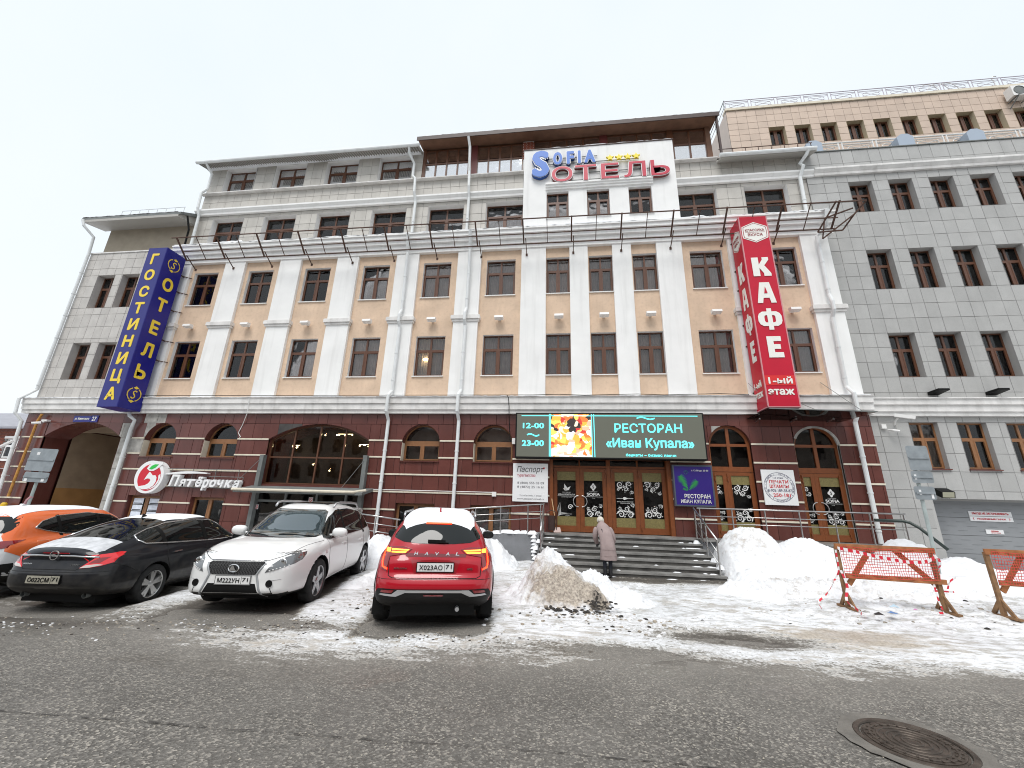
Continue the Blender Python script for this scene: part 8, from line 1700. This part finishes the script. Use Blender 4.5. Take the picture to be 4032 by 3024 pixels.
for sg in (1, -1):
    hl = lx.patch('headlight', 'F', [(sg*a, c) for a, c in [(.475, .635), (.53, .74), (.60, .815), (.70, .86), (.83, .905), (.845, .86), (.84, .79), (.80, .745), (.64, .68)]], mat('headlamp_housing', (.14, .145, .15), .12, .3, coat=1) if sg > 0 else bpy.data.materials['headlamp_housing'], .008)[0]
    p = lx.proj('F', sg*.665, .775, .016); b = MB(); b.lathe([(.0, .012), (.03, .008), (.036, .0)], tuple(p), 'x', 16); b.lathe([(.040, 0), (.048, .006), (.056, 0)], tuple(p), 'x', 18); b.build('projector', chrome, hl, fix=False)
    b = MB()
    for t_ in range(6): q = lx.proj('F', sg*(.54+t_*.042), .665+t_*.013, .014); b.box(q.x-.003, q.x+.003, q.y-.012, q.y+.012, q.z-.008, q.z+.008)
    b.build('running_lights', platew, hl, kind='stuff', fix=False)
    lx.patch('turn_lens', 'F', [(sg*a, c) for a, c in [(.79, .885), (.83, .90), (.84, .83), (.80, .82)]], mat('dark_red_lens', (.12, .01, .015), .1, coat=1) if sg > 0 else bpy.data.materials['dark_red_lens'], .012, parent=hl)
    p = lx.proj('F', sg*.56, .475, .008); b = MB(); b.lathe([(.0, .004), (.04, .004), (.048, .010), (.055, 0)], tuple(p), 'x', 18); b.build('fog_lamp', MT['black'], r_, fix=False)
    lx.patch('fog_slash', 'F', [(sg*a, c) for a, c in [(.575, .41), (.585, .41), (.61, .34), (.60, .34)]], MT['black'], .004)
    lx.line('bumper_crease', 'F', [(sg*.52, .515), (sg*.62, .525), (sg*.70, .53)], mat('soft_crease', (.45, .45, .45), .5) if sg > 0 else bpy.data.materials['soft_crease'], .005)
lx.patch('headlight_side', 'L', [(1.92, .80), (2.12, .80), (2.14, .90), (1.86, .925)], bpy.data.materials['headlamp_housing'], .006, mirror=True)
lx.plate('F', .02, .525, .52, .112, 'М222УН', '71', platew, dark=mat('grey_plate_frame', (.20, .20, .20), .4))
lx.line('bonnet_seam', 'F', [(-.80, .93), (-.60, .85), (-.46, .802), (.46, .802), (.60, .85), (.80, .93)], r=.005); lx.line('bonnet_seam', 'T', [(1.05, .82), (1.5, .78), (2.0, .70)], r=.004, mirror=True)
sw = [(-1.98, 1.26), (-1.80, 1.40), (-1.45, 1.53), (-.7, 1.60), (.05, 1.57), (.45, 1.43), (.85, 1.18), (.98, 1.06), (.85, 1.03), (0, 1.055), (-1.0, 1.10), (-1.9, 1.175)]
lx.patch('side_window', 'L', sw, cglass, .006, mirror=True); lx.line('window_trim', 'L', sw[7:]+[sw[0]], chrome, .006, .006, mirror=True)
for x0 in (-.16, -1.30): lx.patch('window_pillar', 'L', [(x0, 1.59 if x0 > -1 else 1.54), (x0+.07, 1.59 if x0 > -1 else 1.55), (x0+.12, 1.05), (x0+.03, 1.06)], MT['black'], .009, mirror=True)
lx.line('door_seam', 'L', [(.92, 1.04), (.95, .7), (.88, .35)], mirror=True, r=.004); lx.line('door_seam', 'L', [(-.10, 1.05), (-.08, .35)], mirror=True, r=.004); lx.line('door_seam', 'L', [(-1.15, 1.1), (-1.2, .8), (-1.05, .5)], mirror=True, r=.004); lx.line('sill_trim', 'L', [(-.95, .36), (.9, .33)], chrome, .006, .004, mirror=True)
for x in (-.95, .12): lx.patch('door_handle', 'L', [(x-.11, .90), (x+.09, .895), (x+.09, .925), (x-.11, .93)], whp, .028, mirror=True)
lx.patch('side_badge', 'L', [(1.06, .80), (1.11, .80), (1.11, .855), (1.06, .855)], lens, .006, mirror=True)
lx.patch('sunroof', 'T', [(-.62, -.38), (.02, -.40), (.02, .40), (-.62, .38)], cglass, .012)
for sy in (-1, 1): b = MB(); b.tube([(-1.50, sy*.60, 1.60), (-1.30, sy*.605, 1.70), (-.9, sy*.615, 1.725), (-.1, sy*.62, 1.725), (.12, sy*.615, 1.70), (.22, sy*.61, 1.62)], .022, 8); b.build('roof_rail', silv, r_, smooth=True)
lx.mirror_(0.70, 1.13, whp, scale=1.25); lx.patch('tail_lamp', 'L', [(-2.20, 1.14), (-1.95, 1.12), (-1.98, 1.04), (-2.22, 1.0)], lens, .008, mirror=True)
sp = MB(); sp.add([(-2.28, -.5, 1.52), (-2.28, .5, 1.52), (-1.9, .56, 1.60), (-1.9, -.56, 1.60), (-2.2, -.5, 1.46), (-2.2, .5, 1.46)], [(0, 1, 2, 3), (0, 4, 5, 1), (1, 5, 2), (0, 3, 4)]); sp.build('roof_spoiler', whp, r_)
MB().box(-2.1, 2.05, -.6, .6, .2, .34).build('underbody', MT['black'], r_)
lx.place(-5.55, -5.46, FRONT, -0.055)

# ---------------------------------------------------------------- orange and white crossover, far left
r_ = car_root('white and orange carsharing crossover cut off by the left edge behind the black saloon')
orp = paint('orange_wrap', (0.80, 0.16, 0.04), 0.0, 0.35, 0.0); wh2 = paint('white_paint', (0.70, 0.71, 0.72), 0.0, 0.3, 0.2, (0.35, 0.33, 0.30))
qx = Car(dict(L=4.38, W=0.905, r=0.34, arch=0.40, axles=(-1.30, 1.34), paint=wh2, n=7, slope=0.04, bow=0.22, crown=0.02, clad=0.40,
    top=[(-2.19, 1.05), (-2.12, 1.16), (-1.95, 1.36), (-1.78, 1.50), (-1.3, 1.575), (-.4, 1.60), (.2, 1.57), (.6, 1.45), (1.1, 1.15), (1.3, 1.05), (1.8, .98), (2.19, .84)],
    bot=[(-2.19, .38), (-1.9, .26), (0, .2), (1.9, .24), (2.19, .3)], plan=[(-2.19, .86), (-1.95, .96), (-1.3, 1.0), (0, .985), (1.3, 1.0), (1.9, .94), (2.19, .8)],
    side=[(.15, .92), (.4, .98), (.6, 1.0), (.85, .99), (1.02, .95), (1.10, .88), (1.3, .79), (1.5, .69), (1.62, .62)], rear=[(.3, .08), (.45, .0), (.62, -.04), (.75, .02), (.95, .06), (1.3, .0)], front=[(.3, -.1), (.6, .03), (1, 0)], archclad=.05), r_)
ow = [(-1.50, 1.22), (-1.35, 1.34), (-1.0, 1.44), (-.3, 1.49), (.3, 1.43), (.75, 1.22), (.98, 1.06), (.85, 1.02), (-.2, 1.04), (-.9, 1.08), (-1.3, 1.16)]
qx.patch('orange_panel', 'R', [(-1.80, 1.46), (-1.2, 1.54), (-.3, 1.565), (.3, 1.53), (.7, 1.36), (1.1, 1.08), (-.7, 1.05), (-.85, .98), (-.82, .80), (-1.7, .70), (-1.98, .83), (-1.96, 1.08), (-1.88, 1.30)], orp, .003, step=.025)
qx.patch('orange_panel', 'T', [(-1.85, -.42), (-1.75, -.60), (.3, -.64), (.3, -.56), (-1.5, -.50)], orp, .003); 
qx.patch('side_window', 'R', ow, cglass, .006); qx.patch('side_window', 'L', ow, cglass, .006); qx.line('chrome_trim', 'R', ow, chrome, .009, .006, closed=True)
for x0 in (-1.05, -.10): qx.patch('window_pillar', 'R', [(x0, 1.45), (x0+.07, 1.46), (x0+.09, 1.05), (x0+.02, 1.06)], MT['black'], .009)
qx.patch('rear_window', 'B', [(-.55, 1.43), (.55, 1.43), (.66, 1.22), (.60, 1.14), (-.60, 1.14), (-.66, 1.22)], cglass, .006)
for sg in (1, -1):
    tl = qx.patch('tail_lamp', 'B', [(sg*a, c) for a, c in [(.42, .95), (.44, .90), (.66, .86), (.77, .89), (.77, .99), (.60, 1.0)]], lens, .012)[0]; qx.patch('clear_lens', 'B', [(sg*a, c) for a, c in [(.56, .91), (.68, .90), (.68, .95), (.58, .95)]], bpy.data.materials['clear_lamp'], .017, parent=tl)
qx.patch('tail_lamp_side', 'L', [(-2.08, .88), (-1.95, .93), (-1.68, 1.02), (-1.95, 1.01), (-2.08, .99)], lens, .010, mirror=True)
qx.line('fuel_flap', 'R', [(-1.50, .98), (-1.28, .98), (-1.28, .82), (-1.50, .82)], mat('pale_orange_line', (.85, .35, .2), .5), .006, closed=True)
qx.patch('teal_graphic', 'R', [(-.62, 1.05), (-.25, 1.05), (-.55, .93)], mat('teal_wrap', (.03, .42, .30), .4), .007)
qx.plate('B', 0, .80, .52, .112, 'Т445КН', '71', platew) if False else None
qx.patch('black_bumper', 'B', [(-.84, .62), (-.5, .56), (.5, .56), (.84, .62), (.86, .36), (-.86, .36)], clad, .008); qx.mirror_(0.75, 1.05, MT['black'])
roof_snow(qx, [(-1.75, -.50), (.1, -.52), (.1, .52), (-1.75, .50)], 15, .014); f = MB(); f.prism([(-1.2, 1.585), (-1.0, 1.60), (-1.15, 1.66)], -.03, .03); f.build('antenna_fin', wh2, r_)
MB().box(-1.9, 1.9, -.6, .6, .2, .36).build('underbody', MT['black'], r_)
qx.place(-11.45, -5.55, math.radians(103), -0.20)
# ---------------------------------------------------------------- blue hatchback, a sliver at the left edge
r_ = car_root('bright blue hatchback parked far off at the left edge beside the brick house')
blp = paint('bright_blue_paint', (0.03, 0.16, 0.50), 0.1, 0.3, 0.1)
bx = Car(dict(L=4.1, W=0.87, r=0.31, arch=0.36, axles=(-1.25, 1.25), paint=blp, n=7, bow=0.2,
    top=[(-2.05, .95), (-1.95, 1.1), (-1.6, 1.40), (-1.0, 1.48), (0, 1.48), (.5, 1.35), (1.0, 1.05), (1.2, .95), (1.7, .88), (2.05, .72)], bot=[(-2.05, .35), (0, .2), (2.05, .3)], plan=[(-2.05, .85), (-1.5, .98), (0, 1), (1.5, .97), (2.05, .8)],
    side=[(.15, .92), (.5, 1.0), (.85, .98), (.95, .9), (1.2, .78), (1.5, .64)], rear=[(.3, 0), (1, 0)], front=[(.3, 0), (1, 0)]), r_)
bx.patch('side_window', 'L', [(-1.55, 1.05), (-1.3, 1.32), (-.5, 1.40), (.2, 1.34), (.85, .98), (-1.5, .97)], cglass, .006, mirror=True); bx.patch('windscreen', 'F', [(-.6, 1.02), (.6, 1.02), (.5, 1.38), (-.5, 1.38)], cglass, .006); bx.patch('rear_window', 'B', [(-.55, 1.05), (.55, 1.05), (.48, 1.32), (-.48, 1.32)], cglass, .006)
bx.patch('tail_lamp', 'B', [(.6, .85), (.8, .85), (.78, 1.05), (.62, 1.05)], lens, .01, mirror=True); bx.patch('headlight', 'F', [(.45, .66), (.75, .66), (.72, .80), (.5, .76)], cglass, .01, mirror=True)
bx.place(-27.5, -0.5, math.radians(30), 0.0)
# ================================================================== BARRICADES AND TAPE
woodo = mat('weathered_orange_board', (0.36, 0.145, 0.055), 0.85, var=0.3, vscale=7, streak=((0.16, 0.09, 0.05), 0.5)); wood2 = mat('brown_post_wood', (0.24, 0.135, 0.065), 0.85, var=0.35, vscale=9)
netm = mat('red_plastic_net', (0.62, 0.07, 0.05), 0.6); tw = mat('white_tape', (0.78, 0.76, 0.76), 0.5); tr = mat('red_tape', (0.62, 0.02, 0.04), 0.5)
def barricade(label, p0, p1, zg, h=1.06, grp='netted wooden barricades'):
    T = thing('wooden_barricade', ((p0[0]+p1[0])/2, (p0[1]+p1[1])/2, zg), label, 'barricade', grp); a = Vector((p0[0], p0[1], zg)); c = Vector((p1[0], p1[1], zg)); d = (c-a).normalized(); q = Vector((-d.y, d.x, 0)); L = (c-a).length; up = Vector((0, 0, 1))
    P = lambda s, z, o=0.0: a+d*s+up*z+q*o
    MB().obox(P(-0.06, h-0.03, -.03), P(L+0.03, h-0.05, -.03), 0.03, 0.095).build('top_rail', woodo, T)
    MB().obox(P(0.04, h*0.50, -.03), P(L+0.10, h*0.46, -.03), 0.03, 0.085).build('bottom_rail', woodo, T)
    for s, ds in ((0.0, 0.0), (L, 0.0)):
        MB().obox(P(s-0.02, h-0.04, 0), P(s+ds, -0.04, 0), 0.065, 0.05, up=tuple(q)).build('post', wood2, T)
        for sg in (-1, 1): MB().obox(P(s+0.0, 0.26, 0), P(s+0.0, -0.03, sg*0.20), 0.06, 0.03, up=tuple(d)).build('foot_brace', wood2, T)
        MB().obox(P(s+0.0, 0.0, -0.26), P(s+0.0, 0.0, 0.26), 0.07, 0.035).build('foot', wood2, T)
    for s0, s1 in ((0.12, 0.58), (L-0.02, L-0.62)): MB().obox(P(s0-0.02*(1 if s0 < 1 else -1), h*0.36, .02), P(s1, h-0.07, .02), 0.085, 0.028, up=tuple(q)).build('diagonal_brace', woodo, T)
    b = MB(); nx, nz_ = int(L/0.042), 11; z0, z1 = h*0.48, h-0.02; pt = lambda i, j: P(0.02+(L-0.02)*i/nx, z0+(z1-z0)*j/nz_-0.035*math.sin(i/nx*math.pi)*(j/nz_), -0.055+0.012*math.sin(i*.7+j))
    for j in range(nz_+1):
        for i in range(nx): b.obox(pt(i, j), pt(i+1, j), 0.004, 0.009)
    for i in range(nx+1):
        for j in range(nz_): b.obox(pt(i, j), pt(i, j+1), 0.006, 0.004, up=tuple(q))
    b.build('plastic_net', netm, T, kind='stuff', fix=False); return T, P, L
zg1 = 0.13
barricade('wooden barricade with orange net and striped tape, whole one nearest the steps', (5.10, -5.42), (6.72, -5.36), zg1)
barricade('wooden barricade with orange net cut off by the right picture edge', (7.48, -5.52), (9.1, -5.45), zg1+.01)
def tape(label, pts, w=0.05, seg=0.06, twist=0.0):
    T = thing('warning_tape', pts[0], label, 'tape', 'red and white warning tapes'); pts = [Vector(p) for p in pts]; q = []
    for i in range(len(pts)-1):
        p0, p1, p2, p3 = pts[max(i-1, 0)], pts[i], pts[i+1], pts[min(i+2, len(pts)-1)]; n = max(1, int((p2-p1).length/(seg/2)))
        for k in range(n): t = k/n; q.append(0.5*((2*p1)+(-p0+p2)*t+(2*p0-5*p1+4*p2-p3)*t*t+(-p0+3*p1-3*p2+p3)*t**3))
    q.append(pts[-1]); B = [MB(), MB()]
    for i in range(len(q)-1):
        a = twist*i; u = Vector((0.2*math.sin(a*1.3), 0.5*math.sin(a), 1)).normalized() if abs((q[i+1]-q[i]).normalized().z) < .8 else Vector((1, 0.3*math.sin(a), 0)); a2 = twist*(i+1)
        B[(i//2) % 2].add([q[i]-u*w/2, q[i+1]-u*w/2, q[i+1]+u*w/2, q[i]+u*w/2], [(0, 1, 2, 3)])
    B[0].build('white_stripes', tw, T, kind='stuff', fix=False); B[1].build('red_stripes', tr, T, kind='stuff', fix=False)
tape('striped warning tape sagging along the top of the whole barricade', [(5.06, -5.50, 1.13), (5.3, -5.52, 1.09), (5.75, -5.52, 1.00), (6.2, -5.52, 0.94), (6.5, -5.52, 0.97), (6.68, -5.50, 1.06)], 0.055)
tape('striped warning tape trailing left from the whole barricade into the snow', [(5.02, -5.50, 1.10), (5.02, -5.48, 0.75), (4.95, -5.45, 0.60), (4.82, -5.5, 0.45), (4.68, -5.55, 0.33), (4.52, -5.6, 0.22), (4.50, -5.7, 0.14)], 0.035, .07, .3)
tape('striped warning tape hanging down the left leg of the whole barricade', [(5.06, -5.47, 0.75), (5.10, -5.50, 0.5), (5.02, -5.55, 0.26), (5.06, -5.75, 0.15), (5.0, -5.92, 0.12)], 0.045, .07, .5)
tape('striped warning tape looped round the right post of the whole barricade', [(6.66, -5.46, 1.06), (6.71, -5.48, 1.02), (6.74, -5.46, 0.93), (6.72, -5.44, 0.86)], 0.05, .05, .2)
tape('striped warning tape hanging to the snow at the right leg of the whole barricade', [(6.60, -5.40, 0.58), (6.59, -5.42, 0.35), (6.60, -5.45, 0.18), (6.56, -5.5, 0.14), (6.48, -5.52, 0.14)], 0.035, .06, .15)
tape('faded pink tape scrap lying behind the gap between the barricades', [(7.30, -5.0, 0.66), (7.22, -4.95, 0.58), (7.15, -4.95, 0.45)], 0.035, .06, .5)
tape('short tape strip lying on the snow between the barricades', [(7.15, -4.6, 0.36), (7.35, -4.55, 0.35), (7.6, -4.5, 0.34)], 0.03, .08)
# litter by the barricade
def scrap(name, label, x, y, z, col, s, seed, cat='litter'):
    r = random.Random(seed); b = MB(); n = 7; v = [(x+s*math.cos(2*math.pi*i/n)*r.uniform(.6, 1.2), y+s*.6*math.sin(2*math.pi*i/n)*r.uniform(.6, 1.2), z+r.uniform(0, s*.25)) for i in range(n)]+[(x+r.uniform(-.2, .2)*s, y, z+s*r.uniform(.35, .6))]
    b.add(v, [(i, (i+1) % n, n) for i in range(n)]); o = b.build(name, mat(name+'_film', col, 0.35), None, fix=False); tag(o, label, cat)
zl = 0.20
scrap('plastic_bag', 'crumpled pale blue plastic bag on the snow under the whole barricade', 5.72, -5.62, zl, (.42, .55, .64), .10, 1)
scrap('plastic_wrapper', 'blue plastic wrapper half buried in the snow before the whole barricade', 5.45, -5.95, zl-.03, (.10, .20, .42), .08, 2)
scrap('sweet_wrapper', 'small magenta wrapper on the snow under the whole barricade', 5.98, -5.72, zl, (.5, .12, .35), .045, 3)
scrap('dark_stone', 'dark lump of frozen slush in front of the whole barricade, left of the litter', 5.18, -6.05, zl-.05, (.03, .03, .03), .10, 4, 'stone')
scrap('broken_stone', 'grey stone with snow on it beside the blue wrapper', 5.05, -5.95, zl-.04, (.18, .17, .16), .07, 5, 'stone')

# ================================================================== PERSON on the forecourt
coatm = mat('mauve_quilted_coat', (0.33, 0.255, 0.245), 0.75, var=0.08, vscale=6, bump=0.25, bscale=18); trous = mat('dark_navy_trousers', (0.008, 0.010, 0.018), 0.8); bootm = mat('black_boot', (0.012, 0.012, 0.014), 0.6); hatm = mat('cream_knit_hat', (0.66, 0.62, 0.55), 0.95, bump=0.8, bscale=90); skinm = mat('skin', (0.50, 0.30, 0.22), 0.6); glovem = mat('grey_glove', (0.06, 0.055, 0.06), 0.8)
PX, PY, PZ = 1.08, -3.12, 0.10
PR = thing('person', (PX, PY, PZ), 'elderly woman in long mauve coat and cream hat stooping before the steps', 'person')
def skinned(name, verts, edges, radii, m, root=0, sub=2, parent=PR):
    me = bpy.data.meshes.new(name); me.from_pydata([tuple(v) for v in verts], edges, []); o = bpy.data.objects.new(name, me); COL.objects.link(o); sk = o.modifiers.new('s', 'SKIN'); 
    for i, rr_ in enumerate(radii): me.skin_vertices[0].data[i].radius = (rr_, rr_) if not isinstance(rr_, tuple) else rr_
    me.skin_vertices[0].data[root].use_root = True; sk.use_smooth_shade = True; ss = o.modifiers.new('u', 'SUBSURF'); ss.levels = sub; ss.render_levels = sub
    return o
B_ = lambda x, y, z: (x, y, z)
body = skinned('body', [B_(0.03, 0, .80), B_(.02, .03, .95), B_(-.03, .12, 1.13), B_(-.07, .20, 1.24), B_(-.09, .26, 1.30), B_(-.10, .31, 1.36),
    B_(-.06, -.01, .76), B_(-.055, .0, .42), B_(-.05, -.02, .08), B_(-.05, .10, .035), B_(.11, -.01, .76), B_(.10, .0, .42), B_(.09, -.02, .08), B_(.09, .10, .035),
    B_(-.23, .20, 1.20), B_(-.27, .20, .95), B_(-.20, .34, .80), B_(.12, .16, 1.20), B_(.20, .12, .95), B_(.20, .26, .78)],
    [(0, 1), (1, 2), (2, 3), (3, 4), (4, 5), (0, 6), (6, 7), (7, 8), (8, 9), (0, 10), (10, 11), (11, 12), (12, 13), (3, 14), (14, 15), (15, 16), (3, 17), (17, 18), (18, 19)],
    [.13, .12, .13, .11, .05, .07, .085, .06, .045, .035, .085, .06, .045, .035, .05, .04, .03, .05, .04, .03], trous)
link_ = lambda o, m: (o.data.materials.append(m), setattr(o, 'parent', PR), WL.__setitem__(o.name, Vector((PX, PY, PZ))))
link_(body, trous)
def loft(name, rings, m, n=26, parent=PR, fold=0.0, capt=True, sub=True):
    """rings (cx, cy, cz, rx, ry, tilt about x)"""
    b = MB(); v = []
    for k, (cx, cy, cz, rx, ry, ti) in enumerate(rings):
        for i in range(n):
            a = 2*math.pi*i/n; f_ = 1+fold*math.sin(a*5+k*0.4)*(1-k/len(rings)); x = rx*math.cos(a)*f_; y = ry*math.sin(a)*f_; v.append((PX+cx+x, PY+cy+y*math.cos(ti), PZ+cz+y*math.sin(ti)))
    b.add(v, [(k*n+i, k*n+(i+1) % n, (k+1)*n+(i+1) % n, (k+1)*n+i) for k in range(len(rings)-1) for i in range(n)]+([tuple((len(rings)-1)*n+i for i in range(n))] if capt else []))
    o = b.build(name, m, parent, smooth=True)
    if sub: s_ = o.modifiers.new('u', 'SUBSURF'); s_.levels = 1; s_.render_levels = 1
    return o
coat = loft('coat', [(.055, .015, .40, .225, .165, 0), (.055, .015, .42, .228, .168, 0), (.05, .01, .55, .215, .165, .0), (.045, .0, .58, .212, .160, .0), (.04, .0, .72, .20, .165, .05), (.035, .0, .755, .197, .160, .05), (.02, .02, .90, .185, .16, -.15), (.01, .025, .93, .182, .152, -.15), (-.01, .06, 1.05, .185, .155, -.35), (-.02, .075, 1.075, .182, .148, -.35), (-.045, .13, 1.17, .19, .145, -.5), (-.065, .19, 1.25, .165, .125, -.65), (-.08, .235, 1.295, .11, .095, -.7), (-.088, .26, 1.315, .075, .08, -.7)], coatm, fold=0.045)
for sx, pts in ((-1, [(-.20, .19, 1.22, .085), (-.245, .20, 1.12, .088), (-.268, .21, 1.0, .078), (-.265, .26, .90, .07), (-.22, .34, .82, .062), (-.20, .37, .79, .058)]), (1, [(.08, .16, 1.22, .085), (.145, .14, 1.12, .09), (.195, .13, .99, .080), (.215, .17, .88, .072), (.205, .24, .80, .062), (.20, .27, .77, .058)])):
    b = MB(); b.tube([(PX+x, PY+y, PZ+z) for x, y, z, r in pts], [p[3] for p in pts], 14); o = b.build('sleeve', coatm, PR, smooth=True); s_ = o.modifiers.new('u', 'SUBSURF'); s_.levels = 1; s_.render_levels = 1
    hx, hy, hz = pts[-1][0], pts[-1][1], pts[-1][2]; V = [(hx, hy, hz), (hx+.005*sx, hy+.05, hz-.04)]; E_ = [(0, 1)]; Rr_ = [.028, .030]
    for f_ in range(4): o_ = (f_-1.5)*.017; L_f = (.028, .034, .036, .027)[f_]; k = len(V); V += [(hx+o_, hy+.075, hz-.06), (hx+o_, hy+.085+L_f*.5, hz-.085), (hx+o_, hy+.075+L_f*.4, hz-.085-L_f)]; E_ += [(1, k), (k, k+1), (k+1, k+2)]; Rr_ += [.0095, .0085, .0075]
    k = len(V); V += [(hx-sx*.035, hy+.05, hz-.045), (hx-sx*.045, hy+.075, hz-.065)]; E_ += [(0, k), (k, k+1)]; Rr_ += [.011, .009]
    ho = skinned('gloved_hand', V, E_, Rr_, glovem); link_(ho, glovem)
hd = loft('head', [(-.095, .30, 1.325, .045, .05, -.5), (-.10, .32, 1.35, .068, .08, -.5), (-.105, .335, 1.385, .078, .095, -.5), (-.107, .345, 1.42, .078, .095, -.5), (-.108, .35, 1.45, .066, .08, -.5), (-.108, .353, 1.47, .035, .045, -.5)], skinm, 18)
nb_ = MB(); nb_.add([(PX-.115, PY+.435, PZ+1.355), (PX-.095, PY+.435, PZ+1.355), (PX-.105, PY+.46, PZ+1.34), (PX-.105, PY+.43, PZ+1.39)], [(0, 1, 2), (0, 2, 3), (1, 3, 2)]); nb_.build('nose', skinm, PR, fix=False)
for s in (-1, 1): b = MB(); b.lathe([(0, -.005), (.009, -.003), (.011, 0)], (PX-.105+s*.03, PY+.425, PZ+1.385), 'y', 10); b.build('eye', MT['black'], PR, fix=False); b = MB(); b.lathe([(0, -.01), (.018, 0), (.02, .012), (0, .014)], (PX-.105+s*.08, PY+.32, PZ+1.375), 'x', 10); b.build('ear', skinm, PR)
b = MB(); b.tube([(PX-.13, PY+.428, PZ+1.33), (PX-.105, PY+.437, PZ+1.327), (PX-.08, PY+.428, PZ+1.33)], .004, 5); b.build('mouth', mat('lips', (.35, .12, .10), .6), PR)
loft('knit_hat', [(-.100, .285, 1.345, .088, .092, -.35), (-.102, .29, 1.37, .098, .106, -.35), (-.104, .30, 1.40, .100, .110, -.35), (-.106, .315, 1.44, .092, .100, -.35), (-.107, .33, 1.475, .066, .075, -.35), (-.108, .335, 1.492, .03, .035, -.35)], hatm, 22)
loft('collar', [(-.07, .215, 1.255, .105, .10, -.6), (-.08, .235, 1.30, .098, .095, -.6), (-.085, .25, 1.335, .088, .088, -.6), (-.086, .25, 1.33, .078, .078, -.6)], coatm, 20, capt=False)
for s, xo in ((-1, -.05), (1, .09)):
    loft('boot', [(xo, -.02, .20, .055, .06, 0), (xo, -.02, .10, .05, .06, 0), (xo, .0, .06, .05, .085, 0), (xo, .03, .035, .052, .12, 0), (xo, .035, -.005, .054, .128, 0)], bootm, 16)
MB().box(PX-.10, PX+.14, PY-.115, PY-.10, PZ-.005, PZ+.012).build('boot_sole', tw, PR) if False else None
seams = MB()
for z, rx, ry, cx, cy in ((.50, .222, .168, .052, .012), (.66, .208, .166, .043, 0)): seams.tube([(PX+cx+rx*math.cos(a), PY+cy+ry*math.sin(a), PZ+z) for a in [2*math.pi*i/30 for i in range(31)]], .0025, 4)
seams.build('coat_seams', mat('coat_seam', (.20, .15, .145), .9), PR, kind='stuff')

PR.scale = (0.94, 0.94, 0.935); PR.location = (1.10, -3.02, 0.105)
